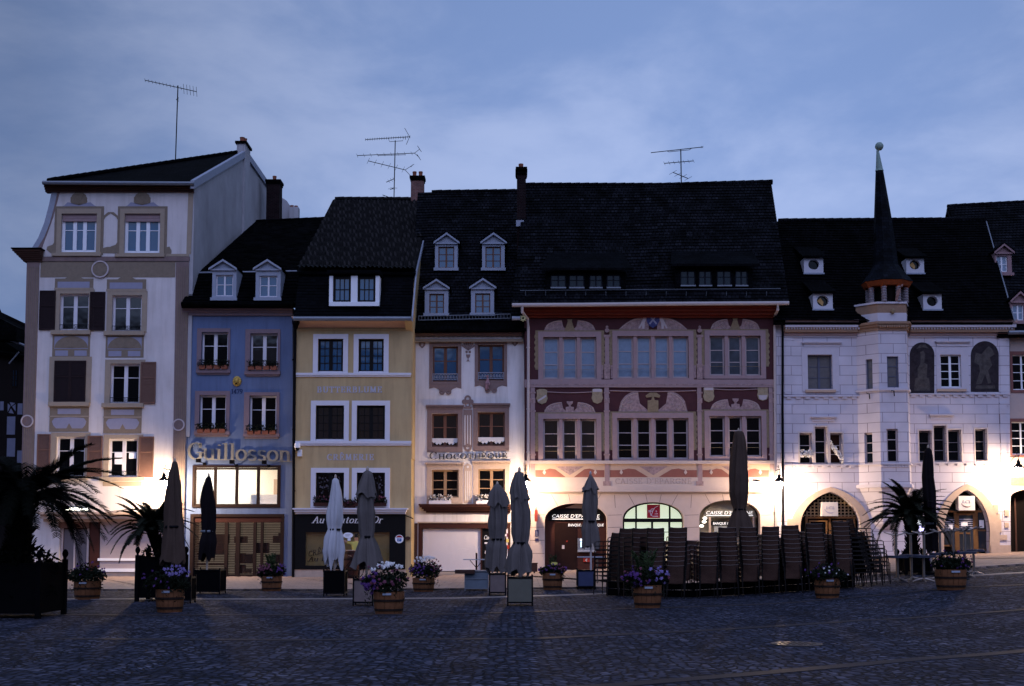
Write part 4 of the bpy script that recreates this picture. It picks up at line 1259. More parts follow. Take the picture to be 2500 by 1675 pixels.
    C = pt(996, 1314, Y)
    MB().disc(C.x, C.z, .075, Y - .09, Y, 14, 1.4).build('oval_plaque', M.brownwood, H.root)
    a, b = pt(991, 1259, Y - .05), pt(1008, 1266, Y - .7)
    MB().tube([a, b], .02).build('flag_holder', M.darkmetal, H.root)
    P = [pt(x, y, Y) for x, y in [(718, 1420), (1004, 1420), (1004, 779), (724, 779)]]
    Xr = P[1].x
    H.wall([(718, 1420), (1004, 1420), (1004, 779), (724, 779)], M.yellow, depth=11)
    # cove cornice and eaves
    x0, x1, z0, z1 = H.R(727, 780, 1004, 801)
    prof = [(.0, 0), (.06, .05), (.10, .25), (.20, .55), (.38, .85), (.52, 1.0), (.52, 1.12)]
    vs = []
    for (o, f_) in prof:
        z = z0 + (z1 - z0) * f_
        vs += [(x0 - o * .35, Y - o, z), (x1 + .0, Y - o, z)]
    mb = MB().add(vs, [(2 * i, 2 * i + 1, 2 * i + 3, 2 * i + 2) for i in range(len(prof) - 1)])
    for s_ in (0, 1):
        ids = [2 * i + s_ for i in range(len(prof))]
        n = len(mb.v)
        mb.v += [(vs[s_][0], Y, z0), (vs[-2 + s_][0], Y, vs[-1][2])]
        mb.f.append(tuple(ids + [n + 1, n]))
    mb.build('cove_cornice', M.peach, H.root)
    H.plate('cornice_moulding', 727, 803, 1004, 806, M.yellow, .05)
    g0, g1 = pt(716, 778, Y - .66), pt(1003, 778, Y - .66)
    MB().tube([g0, g1], .095, 8).build('gutter', M.greymetal, H.root)
    e0, e1 = pt(718, 775, Y - .6), pt(1003, 775, Y - .6)
    b0, b1 = pt(731, 662, Y + .75), pt(1013, 664, Y + .75)
    P3 = [e0, e1, b1]
    rf = H.tiles([e0, e1, b1, b0], M.roofslate, .16, .25, .016, .006, .02)
    Yr = 64.5
    r0, r1 = pt(818, 488, Yr), pt(1054, 489, Yr)
    # pantile surface in relief
    nu, nv = 27, 17
    mb = MB()
    vs, fs = [], []
    A, B, C_, D = b0 + Vector((-.05, -.35, -.02)), b1 + Vector((.05, -.35, -.02)), r1, r0
    nrm = (B - A).cross(D - A).normalized()
    if nrm.z < 0: nrm = -nrm
    random.seed(11)
    NU = nu * 6
    jit = [[random.uniform(-.012, .02) for _ in range(nu + 1)] for _ in range(nv)]
    rows = 0
    for j in range(nv):
        for e in (0, .97):
            f_ = (j + e) / nv
            for i in range(NU + 1):
                w_ = i / NU
                p = A.lerp(B, w_).lerp(D.lerp(C_, w_), f_)
                ph = (i % 6) / 6
                h = .045 * sin(2 * pi * ph) + .15 * (1 - e) + 1.6 * jit[j][i // 6] - .02 * sin(f_ * 9)
                vs.append(p + nrm * h)
            rows += 1
    n = NU + 1
    fs = [(j * n + i, j * n + i + 1, (j + 1) * n + i + 1, (j + 1) * n + i) for j in range(rows - 1) for i in range(NU)]
    mb.add(vs, fs)
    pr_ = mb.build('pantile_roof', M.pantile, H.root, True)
    H.slab('roof_deck', [A - nrm * .10, B - nrm * .10, C_ - nrm * .10, D - nrm * .10], M.roofslate, .10, pr_)
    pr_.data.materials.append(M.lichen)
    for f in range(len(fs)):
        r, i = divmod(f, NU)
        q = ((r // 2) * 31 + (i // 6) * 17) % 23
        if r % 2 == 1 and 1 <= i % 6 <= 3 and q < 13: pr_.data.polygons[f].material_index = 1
    H.ridge(D + Vector((0, 0, .05)), C_ + Vector((0, 0, .05)), pr_, M.pantile, .14)
    bk = Vector((Xr, Yr + 11, b1.z))
    H.slab('roof', [r0, r1, Vector((r1.x, Yr + 11, b1.z)), Vector((r0.x, Yr + 11, b1.z))], M.roofdark)
    H.slab('roof', [b0, r0, Vector((b0.x - .2, Yr + 5, b0.z))], M.roofdark)
    # gable wall on the right
    MB().extr([(Xr, Y + .05, 5), (Xr, Yr + 8, 5), (Xr, Yr + 8, b1.z + 1), (Xr, Yr, r1.z - .12), (Xr, b1.y, b1.z - .12), (Xr, Y - .5, e1.z - .1), (Xr, Y + .05, e1.z - .5)], (-.3, 0, 0)).build('gable_wall', M.yellow, H.root)
    vb = MB()
    for p, q in ((e1, b1), (b1, r1)): vb.extr([p + Vector((.03, 0, .06)), q + Vector((.03, 0, .06)), q + Vector((.03, 0, -.16)), p + Vector((.03, 0, -.16))], (.06, 0, 0))
    vb.build('verge_board', M.zincpale, H.root)
    # flush attic window pair with white posts
    c = onplane(865, 747, P3)
    Yd = c.y - .12
    x0, x1, z0, z1 = H.R(804, 674, 926.5, 748, Yd)
    dz = MB()
    for a, cc in ((804, 813), (857, 873), (917, 926.5)):
        u0, u1, v0, v1 = H.R(a, 674, cc, 739, Yd)
        dz.box(u0, u1, Yd - .05, Yd + .5, v0, v1)
    u0, u1, v0, v1 = H.R(804, 738, 926.5, 748, Yd)
    dz.box(u0 + .002, u1 - .002, Yd - .10, Yd + .3, v0, v1)
    dm = dz.build('dormer', M.whitebright, H.root)
    dm['label'] = 'wide white framed twin attic window'
    u0, u1, v0, v1 = H.R(800, 660, 930, 676, Yd)
    MB().box(u0, u1, Yd - .2, Yd + 1.2, v1 - .18, v1 - .02).build('dormer_roof', M.roofslate, dm)
    for a, cc in ((813, 857), (873, 917)):
        H.win(a, 675, cc, 738, M.blackwood, M.glassblue, 3, (.5,), rec=.06, fw=.10, mul=.035, bar=.04, Y=Yd, hole=False, parent=dm)
    # dark pipe, chimney, camera dome
    mb = MB()
    hp = pt(722, 790, Y - .25)
    mb.tube([pt(719, 782, Y - .6), hp, pt(721, 820, Y - .1), pt(717.5, 1000, Y - .1), pt(715.5, 1410, Y - .1)], .06, 8)
    mb.lathe([(.06, -.25), (.16, .0), (.17, .12), (.15, .12)], hp, 8)
    for y in (880, 1050, 1200, 1330): mb.lathe([(.075, 0), (.075, .05)], pt(717, y, Y - .1), 8)
    mb.build('downpipe', M.darkmetal, H.root)
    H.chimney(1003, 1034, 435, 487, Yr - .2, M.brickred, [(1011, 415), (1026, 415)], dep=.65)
    C = pt(726, 1090, Y - .28)
    cm = MB().lathe([(.03, .16), (.11, .13), (.13, 0), (.12, -.06)], C, 14)
    cm.tube([(C.x + .02, C.y, C.z + .12), (C.x + .02, Y, C.z + .16)], .03)
    cm.box(C.x - .02, C.x + .16, Y - .14, Y, C.z - .40, C.z - .12)
    cm = tag(cm.build('security_camera', M.whitebright), 'white dome security camera on the corner of the ochre house', 'camera')
    MB().lathe([(.11, -.06), (.085, -.14), (.03, -.18), (.001, -.185)], C, 12).build('lens_dome', M.glassblack, cm)
yellowhouse()
# ---------------------------------------------------------------- white chocolate shop house
def chocohouse():
    Y = F + .6
    H = House('white_house', 'narrow white house with brown painted window frames and four attic dormers', 'house', 1145, 1405, Y)
    br_ = M.brownwood
    W1 = [(1056, 845, 1118, 932, 1048, 837, 1126.5, 938), (1167, 841, 1230.6, 929, 1159, 833, 1238, 933)]
    W2 = [(1054, 1010, 1118, 1091, 1043, 992, 1129.6, 1104), (1166, 1006, 1232.6, 1089, 1155, 988, 1243, 1101)]
    W3 = [(1053, 1147, 1120, 1215, 1042, 1132, 1130, 1229), (1167, 1145, 1233, 1213, 1155, 1128, 1244, 1229)]
    M.lace = pbr('white lace', (.62, .62, .66), .9, .1, 12)
    for k, rows in enumerate((W1, W2, W3)):
        for i, (a, b, c, d, e, f, g_, h) in enumerate(rows):
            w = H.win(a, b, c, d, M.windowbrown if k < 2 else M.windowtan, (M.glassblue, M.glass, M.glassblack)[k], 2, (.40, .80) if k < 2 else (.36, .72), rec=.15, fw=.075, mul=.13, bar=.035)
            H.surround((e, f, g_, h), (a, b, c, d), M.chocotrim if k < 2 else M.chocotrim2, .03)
            x0, x1, z0, z1 = H.R(a, b, c, d)
            if k == 0:
                rl = MB()
                zt = z0 + (z1 - z0) * .21
                rl.box(x0, x1, Y + .01, Y + .035, zt, zt + .03).box(x0, x0 + .02, Y + .012, Y + .03, z0, zt).box(x1 - .02, x1, Y + .012, Y + .03, z0, zt).box(x0 + .02, x1 - .02, Y + .012, Y + .03, z0 + .08, z0 + .10)
                for q in range(9):
                    u = x0 + (x1 - x0) * (q + .5) / 9
                    rl.ring(u, z0 + .2, .04, .055, Y + .014 + .0005 * q, Y + .03, 9)
                    rl.tube([(u - .05, Y + .02, z0 + .10), (u + .05, Y + .021, zt)], .008, 4)
                    rl.tube([(u + .05, Y + .024, z0 + .10), (u - .05, Y + .025, zt)], .008, 4)
                rl.build('window_rail', M.zincpale, w)
                m_ = (e + g_) / 2
                o = H.poly('scroll_bracket', [(e, h), (e, h + 11), (e + 12, h + 8), (e + 22, h + 12), (m_ - 12, h + 20), (m_ + 12, h + 20), (g_ - 22, h + 12), (g_ - 12, h + 8), (g_, h + 11), (g_, h)], M.chocotrim, .02)
                for sx in (-8, 8):
                    C = pt(m_ + sx, h + 19, Y)
                    MB().ring(C.x, C.z, .055, .125, Y - .05, Y, 18).disc(C.x, C.z, .035, Y - .05, Y, 10).build('volute', M.chocotrim, o)
            if k == 1:
                lc = MB()
                n = 8
                zt = z0 + (z1 - z0) * .25
                lc.box(x0 + .02, x1 - .02, Y + .10, Y + .11, zt - .03, zt + .02)
                for q in range(n):
                    u0, u1 = x0 + .02 + (x1 - x0 - .04) * q / n, x0 + .02 + (x1 - x0 - .04) * (q + 1) / n
                    dp = .10 + .16 * abs(sin(pi * (q + .5) / n * 2))
                    lc.prism([(u0, zt - .03), (u0, zt - .03 - dp * .7), ((u0 + u1) / 2, zt - .03 - dp), (u1, zt - .03 - dp * .7), (u1, zt - .03)], Y + .101, Y + .109)
                lc.build('lace_valance', M.lace, w)
            if k > 0:
                x0, x1, z0, z1 = H.R(e - 3, f - 3, g_ + 3, f + 1)
                mb = MB().box(x0, x1, Y - .12, Y, z0, z1)
                n = 15
                for q in range(n):
                    u = x0 + (x1 - x0) * (q + .5) / n
                    mb.box(u - .03, u + .03, Y - .08, Y, z0 - .09, z0 - .001)
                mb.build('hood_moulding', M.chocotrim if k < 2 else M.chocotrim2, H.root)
    for i, (a, c) in enumerate(((1048, 1102), (1163, 1200))):
        x0, x1, z0, z1 = H.R(a, 1208, c, 1231)
        t = MB().box(x0, x1, Y - .28, Y - .06, z0, z0 + .16).build('flower_box', M.white, H.root)
        random.seed(80 + i)
        f = MB()
        for q in range(170): f.leaf((random.uniform(x0, x1), Y - .17 + random.uniform(-.12, .12), z0 + .12 + random.random() * .26), .05)
        f.build('foliage', M.leafdark, t)
        g_ = MB()
        for q in range(130): g_.leaf((random.uniform(x0 - .03, x1 + .03), Y - .2 + random.uniform(-.12, .1), z0 + .14 + random.random() * .28), .042, None, .9)
        g_.build('blossoms', M.petalwhite, t)
    # letters standing off the wall
    p, q = pt(1049, 1122, Y), pt(1238, 1119, Y)
    nib('CHOCOTHÈQUE', p.x, q.x, p.z, 12.5 / 56.4, Y - .09, .03, .15, .06, 0, (q.z - p.z) / (q.x - p.x), .20, [1.4] + [1] * 10).build('raised_lettering', pbr('bronze letters', (.06, .046, .038), .5, .2, 9, metal=.3), H.root)
    # painted pilasters and motifs between the windows
    o = H.plate('painted_pilaster', 1131, 1000, 1153, 1092, M.chocotrim, .02)
    H.rects('fluting', [(1134, 1014, 1136.5, 1090), (1140.5, 1014, 1143, 1090), (1147, 1014, 1149.5, 1090)], M.choco, .026, parent=o)
    C = pt(1142, 1093, Y)
    MB().ring(C.x, C.z, .07, .17, Y - .03, Y, 18).build('volute', M.chocotrim, o)
    C = pt(1142, 983, Y)
    mb = MB().ring(C.x, C.z + .17, .07, .15, Y - .03, Y, 16).ring(C.x, C.z - .09, .06, .12, Y - .031, Y, 14)
    mb.disc(C.x - .16, C.z + .04, .10, Y - .032, Y, 12).disc(C.x + .16, C.z + .04, .10, Y - .033, Y, 12).box(C.x - .17, C.x + .17, Y - .034, Y, C.z - .26, C.z - .18).disc(C.x, C.z + .04, .09, Y - .0345, Y, 10)
    mb.build('trefoil_finial', M.chocotrim, H.root)
    o = H.poly('painted_pilaster', [(1132, 1228), (1132, 1146), (1134, 1136), (1142, 1131), (1150, 1136), (1152, 1146), (1152, 1228)], M.chocotrim2, .02)
    H.rects('fluting', [(1136, 1150, 1138, 1222), (1141, 1150, 1143, 1222), (1146, 1150, 1148, 1222)], M.choco, .026, parent=o)
    C = pt(1142, 1140, Y)
    MB().disc(C.x, C.z, .055, Y - .03, Y, 12).build('roundel', M.choco, o)
    C = pt(1143, 856, Y)
    sh = MB()
    for q in range(7):
        t0, t1 = radians(30 + 120 * q / 7), radians(30 + 120 * (q + .85) / 7)
        sh.prism([(C.x, C.z), (C.x + .33 * cos(t0), C.z + .36 * sin(t0)), (C.x + .36 * cos((t0 + t1) / 2), C.z + .40 * sin((t0 + t1) / 2)), (C.x + .33 * cos(t1), C.z + .36 * sin(t1))], Y - .02 - .008 * (q % 2), Y)
    sh.disc(C.x - .07, C.z - .06, .055, Y - .022, Y, 10).disc(C.x + .07, C.z - .06, .055, Y - .023, Y, 10)
    sh.prism([(C.x - .1, C.z - .17), (C.x + .1, C.z - .17), (C.x + .07, C.z - .29), (C.x + .02, C.z - .34), (C.x + .02, C.z - .42), (C.x + .08, C.z - .47), (C.x - .08, C.z - .47), (C.x - .02, C.z - .42), (C.x - .02, C.z - .34), (C.x - .07, C.z - .29)], Y - .024, Y)
    sh.build('shell_ornament', M.chocotrim, H.root)
    for (x, y) in ((1030.6, 842), (1257, 837)):
        C = pt(x, y, Y)
        o = MB().prism([(C.x - .15, C.z + .15), (C.x + .15, C.z + .15), (C.x + .13, C.z - .03), (C.x, C.z - .16), (C.x - .13, C.z - .03)], Y - .03, Y).build('shield_ornament', M.chocotrim, H.root)
        MB().prism([(C.x - .04, C.z + .06), (C.x + .06, C.z + .08), (C.x + .05, C.z - .02), (C.x - .01, C.z - .09), (C.x - .05, C.z)], Y - .035, Y).build('emblem', M.ringpaint, o)
    # hanging cloth doll
    C = pt(1190, 936, Y - .12)
    dl = MB()
    dl.tube([C + Vector((.0, 0, .26)), C + Vector((.02, 0, .12)), C + Vector((-.02, -.02, -.02)), C + Vector((-.04, 0, -.22)), C + Vector((-.02, 0, -.30))], [.03, .07, .09, .05, .02], 8)
    dl.tube([C + Vector((.02, 0, .10)), C + Vector((.10, -.03, .0)), C + Vector((.06, -.03, -.12))], [.03, .03, .015], 6)
    dl.tube([C + Vector((.0, 0, -.05)), C + Vector((.06, 0, -.24))], [.04, .02], 6)
    dl.lathe([(.001, .07), (.05, .04), (.055, 0), (.04, -.05), (.001, -.06)], C + Vector((0, -.02, .30)), 8)
    tag(dl.build('cloth_doll', pbr('pale pink and black cloth', (.34, .20, .22), .9, .9, 7)), 'small pale cloth doll hanging below an upper window of the white house', 'doll')
    # shop
    x0, x1, z0, z1 = H.R(1023.5, 1231, 1250, 1252)
    mb = MB()
    for q, (o, f0, f1) in enumerate(((.42, .82, 1), (.38, .62, .82), (.30, .42, .62), (.22, .2, .42), (.12, 0, .2))):
        mb.box(x0 + .42 - o, x1 - .1 + o * .2, Y - o, Y, z0 + (z1 - z0) * f0, z0 + (z1 - z0) * f1)
    mb.build('shop_cornice', M.darkwood, H.root)
    H.hole(1030, 1290, 1240, 1396)
    sf = H.surround((1021.7, 1276, 1246, 1400), (1031, 1290, 1240, 1396), M.darkwood, .07, name='shop_front')
    H.plate('fascia_strip', 1020, 1274, 1248, 1277, M.stonewarm, .12, parent=sf)
    x0, x1, z0, z1 = H.R(1032, 1291, 1173, 1394)
    MB().box(x0, x1, Y + .08, Y + .1, z0, z1).build('white_blind', pbr('white cloth blind', (.80, .75, .78), .8, .05, 1.2), sf)
    MB().box(x0, x1, Y + .04, Y + .046, z0, z1).build('pane', M.clear, sf)
    H.plate('shop_door', 1174, 1290, 1236, 1396, M.blackwood, -.06, parent=sf)
    H.rects('door_frame', [(1173, 1290, 1177, 1396), (1198, 1330, 1200, 1396), (1234, 1290, 1238, 1396)], M.darkwood, .03, parent=sf)
    H.plate('white_panel', 1236, 1292, 1245, 1394, M.white, .05, parent=sf)
    p, q = pt(1181, 1317, Y), pt(1232, 1317, Y)
    nib('CHOCOTHÈQUE', p.x, q.x, p.z, 6.5 / 56, Y + .06, .01, .18, .08, .25, 0, .1, [1.5] + [1] * 10).build('painted_lettering', M.whitebright, sf)
    st = H.rects('opening_hours', [(1183, 1324, 1194, 1328), (1186, 1332, 1196, 1335), (1184, 1345, 1187, 1352), (1190, 1350, 1194, 1353), (1186, 1358, 1192, 1361)], M.white, -.05, parent=sf)
    for (a, b, c, d, m) in [(1237, 1302, 1243, 1311, M.petalpink), (1231, 1304, 1236, 1309, M.whitebright), (1236, 1316, 1242, 1324, M.petalyellow), (1237, 1331, 1243, 1340, M.redpaint)]:
        H.plate('sticker', a, b, c, d, m, .07, parent=sf)
    H.plate('pilaster', 1009, 1278, 1019, 1378, M.brownwood, .08)
    H.plate('step', 1032, 1396, 1246, 1403, M.stonewarm, .25)
    P = [(1005, 1412), (1284, 1412), (1279, 806), (1010, 806)]
    H.wall(P, M.choco, depth=8)
    # light strip at the left edge, scalloped cornice
    H.plate('corner_strip', 1009, 806, 1013, 1400, M.ochrelight, .10)
    x0, x1, z0, z1 = H.R(1012, 809, 1274, 836)
    mb = MB()
    hgt = z1 - z0
    mb.box(x0, x1, Y - .40, Y, z0 + hgt * .62, z1).box(x0, x1 + .02, Y - .30, Y, z0 + hgt * .52, z0 + hgt * .62 - .001)
    mb.build('cornice', M.chocotrim, H.root)
    n = 22
    sc = MB()
    for q in range(n):
        u = x0 + (x1 - x0) * (q + .5) / n
        sc.disc(u, z0 + hgt * .26, (x1 - x0) / n * .5, Y - .16 - .001 * (q % 2), Y, 10, 1, 0, pi)
    sc.build('scallop_row', M.choco, H.root)
    MB().box(x0, x1 + .05, Y - .2, Y, z0, z0 + hgt * .25).build('cornice_band', M.ochrelight, H.root)
    # roof, snow fence and dormers
    e0, e1 = pt(1000, 808, Y - .55), pt(1285, 806, Y - .55)
    Yr = Y + 6.2
    r0, r1 = pt(1020, 470, Yr), pt(1300, 466, Yr)
    k0, k1 = pt(1000, 785, Y - .1), pt(1285, 783, Y - .1)
    rf = H.tiles([k0, k1, r1, r0], M.roof)
    H.slab('roof', [e0, e1, k1, k0], M.roofdark)
    H.slab('roof', [r0, r1, Vector((r1.x, Yr + 6, e0.z)), Vector((r0.x, Yr + 6, e0.z))], M.roof)
    H.ridge(pt(1054, 469, Yr), r1, rf, M.roof, .12)
    MB().tube([e0, e1], .09, 8).build('gutter', M.roofdark, H.root)
    P3 = [k0, k1, r1]
    fc = MB()
    a, b = pt(1022, 782, Y - .25), pt(1246, 777, Y - .25)
    a2, b2 = pt(1022, 772, Y - .20), pt(1246, 767, Y - .20)
    fc.tube([a, b], .018, 5); fc.tube([a2, b2], .018, 5)
    for q in range(30):
        fc.tube([a.lerp(b, q / 29), a2.lerp(b2, q / 29)], .011, 4)
    fc.build('snow_fence', M.greymetal, rf)
    for (ap, ev, bd, wn) in [((1063, 683), (1033, 1098, 703), (1037, 703, 1094, 771), (1048, 717, 1084, 766)), ((1180, 681), (1146, 1212, 702), (1150, 702, 1206, 770), (1160, 716, 1197, 765)),
                             ((1090, 570), (1059, 1122, 592), (1062, 592, 1117, 660), (1070, 602, 1109, 654)), ((1205, 570), (1173, 1237, 592), (1177, 592, 1232, 660), (1185, 602, 1223, 654))]:
        H.dormer(ap, ev, bd, wn, P3, M.zincpale, M.roofslate, M.windowbrown, M.glassblue, 2, (.34, .67), back=2.0)
M.windowbrown = pbr('red brown window wood', (.15, .075, .055), .6, .2, 8)
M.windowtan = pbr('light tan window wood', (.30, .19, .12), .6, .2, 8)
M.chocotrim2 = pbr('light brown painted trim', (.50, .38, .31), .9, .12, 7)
M.redpaint = pbr('red paint', (.35, .04, .03), .6, .1)
chocohouse()
# ---------------------------------------------------------------- maroon bank with painted stonework
def archpx(x0, x1, ybot, yspring, ytop, Y, n=20, power=2.0, pointed=0.0):
    """opening outline in metres: straight jambs, then an elliptical (or pointed) head"""
    P = [pt(x0, ybot, Y), pt(x1, ybot, Y)]
    out = [(P[0].x, P[0].z), (P[1].x, P[1].z)]
    cx, r, h = (x0 + x1) / 2, (x1 - x0) / 2, yspring - ytop
    for i in range(n + 1):
        t = pi * i / n
        c, s_ = cos(t), sin(t)
        y = s_ ** (2 / power) if power != 2 else s_
        if pointed:
            # two arcs struck from points beyond the centre
            u = abs(c)
            R_ = (1 + pointed ** 2) / (2 * pointed) if False else 1 + pointed
            y = sqrt(max(0, R_ * R_ - (u + pointed) ** 2)) / sqrt(R_ * R_ - pointed ** 2)
        p = pt(cx + r * c, yspring - h * y, Y)
        out.append((p.x, p.z))
    return out
def bankhouse():
    Y = F
    H = House('bank_building', 'maroon bank with mauve painted window stonework above three stone arches', 'bank', 1585, 1392, Y)
    st = M.mauvestone
    LT = M.mauvelight
    rows = [[(1326, 823, 1456, 925, 3), (1507, 821, 1681, 923, 4), (1732, 820, 1857, 917, 3)], [(1326, 1023, 1456, 1124, 3), (1507, 1021, 1681, 1121, 4), (1732, 1016, 1859, 1115, 3)]]
    gl = [[M.glasscurtain, M.glasscurtain, M.glassdull], [M.glass, M.glassblack, M.glassblack]]
    for k in (0, 1):
        for i, (a, b, c, d, n) in enumerate(rows[k]):
            H.surround((a - 12, b - 13, c + 12, d + 8), (a, b, c, d), st, .06)
            H.surround((a - 19, b - 16, c + 19, d - 22), (a - 12, b - 13, c + 12, d - 22.5), M.goldpaint, .02, name='painted_border')
            for sd, xe in ((-1, a - 17), (1, c + 17)):
                y0_, y1_ = b - 8, d - 24
                H.poly('wavy_border', [(xe, y0_)] + [(xe + sd * (1.2 + 3.4 * abs(sin(pi * 6 * q / 36))), y0_ + (y1_ - y0_) * q / 36) for q in range(37)] + [(xe, y1_)], M.goldpaint, .026)
            sr = MB()
            H.hole(a, b, c, d)
            wd = (c - a) / n
            for q in range(1, n):
                x0, x1, z0, z1 = H.R(a + wd * q - 4.2, b, a + wd * q + 4.2, d)
                sr.box(x0, x1, Y - .02, Y + .2, z0 + .002, z1 - .002)
            sr.build('mullion', st, H.root)
            for q in range(n):
                H.win(a + wd * q + (4 if q else 0), b, a + wd * (q + 1) - (4 if q < n - 1 else 0), d, LT, gl[k][i], 1, (.34, .67), rec=.12, fw=.075, bar=.035, hole=False)
            # curved pediment halves with ornament between
            m_ = (a + c) / 2
            w_ = (c - a) / 2
            top, bot = b - 45 + (4 if n == 3 else 0), b - 16
            if k == 1 and n == 4: top = b - 66
            gapw = .30 if n == 3 else .42
            if n == 4 and k == 0: gapw = .20
            for sg in (-1, 1):
                if k == 0 and n == 4:
                    pp = [(m_ + sg * w_ * 1.03, bot), (m_ + sg * w_ * .12, bot)]
                    for t in range(9):
                        u = t / 8
                        pp.append((m_ + sg * w_ * (.12 + .85 * u), top + (bot - top) * max(0, (u - .25) / .75) ** 2.0))
                else:
                    pp = [(m_ + sg * w_ * 1.02, bot), (m_ + sg * w_ * .10, bot), (m_ + sg * w_ * (gapw - .05), bot - (bot - top) * .4), (m_ + sg * w_ * gapw, top)]
                    for t in range(1, 9):
                        u = t / 8
                        pp.append((m_ + sg * w_ * (gapw + (.97 - gapw) * u), top + (bot - top) * (1 - sqrt(max(0, 1 - u * u)))))
                o = H.poly('pediment_half', pp, M.mauvecarve, .03)
                rg = random.Random(int(a + k * 50 + sg))
                sc = MB()
                inner = [(m_ + (x - m_) * .93 + sg * 1.5, bot - 2 - (bot - y) * .86) for x, y in pp[(2 if k == 0 and n == 4 else 3):]]
                for (xa, ya), (xb, yb) in zip(inner[:-1], inner[1:]):
                    p, q = pt(xa, ya, Y - .034), pt(xb, yb, Y - .034)
                    sc.tube([p, q], .014, 4, False)
                for q in range(26):
                    u = rg.uniform(gapw + .08, .92)
                    xx = m_ + sg * w_ * u
                    uu = (u - gapw) / (.97 - gapw)
                    yt = top + (bot - top) * ((1 - sqrt(max(0, 1 - uu * uu))) if not (k == 0 and n == 4) else max(0, (u - .25) / .75) ** 2)
                    if bot - yt < 9: continue
                    yy = rg.uniform(yt + 5, bot - 4)
                    c_ = pt(xx, yy, Y)
                    r_ = rg.uniform(.022, .055)
                    a0 = rg.uniform(0, 6.3)
                    sc.tube([(c_.x + r_ * (1 - i_ * .07) * cos(a0 + i_ * .7), Y - .034, c_.z + r_ * (1 - i_ * .07) * sin(a0 + i_ * .7)) for i_ in range(9)], .009, 4, False)
                sc.build('scrollwork', M.scroll, o)
            H.plate('pediment_base', a - 15, bot, c + 15, bot + 4, M.goldpaint, .045)
            C = pt(m_, bot, Y)
            if k == 0 and n == 3:
                H.poly('figure_ornament', [(m_ - 13, bot), (m_ - 8, bot - 12), (m_ - 5, bot - 22), (m_ - 6, bot - 27), (m_ + 6, bot - 27), (m_ + 5, bot - 22), (m_ + 8, bot - 12), (m_ + 13, bot)], M.goldpaint, .035)
            elif k == 0:
                o = H.poly('crest', [(m_ - 15, top - 8), (m_ - 5, top - 11), (m_ + 5, top - 11), (m_ + 15, top - 8), (m_ + 16, top + 8), (m_ + 10, top + 19), (m_, top + 25), (m_ - 10, top + 19), (m_ - 16, top + 8)], pbr('blue crest', (.07, .08, .22), .8, .6, 14), .05)
                H.poly('crest_band', [(m_ - 10, top - 5), (m_ - 7, top - 6), (m_ + 10, top + 14), (m_ + 7, top + 17)], M.slateblue, .056, parent=o)
                H.poly('crest_band', [(m_ + 10, top - 5), (m_ + 7, top - 6), (m_ - 10, top + 14), (m_ - 7, top + 17)], M.slateblue, .058, parent=o)
                for sg in (-1, 1):
                    H.poly('lion_supporter', [(m_ + sg * 17, top - 3), (m_ + sg * 22, top - 5), (m_ + sg * 24, top + 2), (m_ + sg * 29, top + 12), (m_ + sg * 36, top + 26), (m_ + sg * 32, top + 26), (m_ + sg * 27, top + 18), (m_ + sg * 26, top + 27), (m_ + sg * 21, top + 27), (m_ + sg * 20, top + 12), (m_ + sg * 17, top + 6)], M.ringpaint, .045)
            elif n == 3:
                H.poly('urn_ornament', [(m_ - 10, bot), (m_ - 10, bot - 13), (m_ - 3, bot - 14), (m_ - 2, bot - 17), (m_ - 7, bot - 22), (m_ - 8, bot - 27), (m_ + 8, bot - 27), (m_ + 7, bot - 22), (m_ + 2, bot - 17), (m_ + 3, bot - 14), (m_ + 10, bot - 13), (m_ + 10, bot)], M.mauvecarve, .04)
            else:
                H.poly('urn_ornament', [(m_ - 13, bot), (m_ - 13, bot - 27), (m_ - 4, bot - 28), (m_ - 2, bot - 36), (m_ - 16, bot - 34), (m_ - 18, bot - 39), (m_ - 8, bot - 46), (m_ + 8, bot - 46), (m_ + 18, bot - 39), (m_ + 16, bot - 34), (m_ + 2, bot - 36), (m_ + 4, bot - 28), (m_ + 13, bot - 27), (m_ + 13, bot)], M.goldpaint, .05)
    # painted columns and pilasters
    for (a, c) in ((1477, 1487), (1703, 1713)):
        o = H.plate('painted_column', a, 822, c, 926, st, .05)
        H.rects('column_block', [(a - 3, 818, c + 3, 824), (a - 2, 889, c + 2, 926)], M.mauvecarve, .06, parent=o)
        H.rects('side_panel', [(a - 9, 892, a - 4, 924), (c + 4, 892, c + 9, 924)], M.mauvecarve, .03, parent=o)
        C = pt((a + c) / 2, 807, Y)
        MB().disc(C.x, C.z, .10, Y - .04, Y, 10).disc(C.x, C.z + .15, .06, Y - .041, Y, 8).build('finial', M.mauvecarve, o)
    for (a, c) in ((1295, 1306), (1476, 1487), (1703, 1713), (1878, 1888)):
        o = H.plate('painted_pilaster', a, 946, c, 1186, st, .05)
        H.rects('column_block', [(a - 2, 957, c + 2, 961), (a - 1, 972, c + 1, 984), (a - 2, 1002, c + 2, 1006), (a - 2, 1108, c + 2, 1112), (a - 4, 1175, c + 4, 1186)], M.mauvecarve, .066, parent=o)
    H.plate('string_course', 1281, 927, 1889, 946, st, .07)
    H.plate('string_course', 1281, 938, 1889, 941, M.mauvecarve, .08)
    # garland and shields
    gl_ = MB()
    for (a, c, y) in ((1336, 1446, 957), (1488, 1700, 954), (1742, 1850, 950)):
        p = [pt(a + (c - a) * q / 8, y + 2 * sin(pi * q / 8), Y - .03) for q in range(9)]
        gl_.tube(p, .022, 5)
    gl_.build('garland', st, H.root)
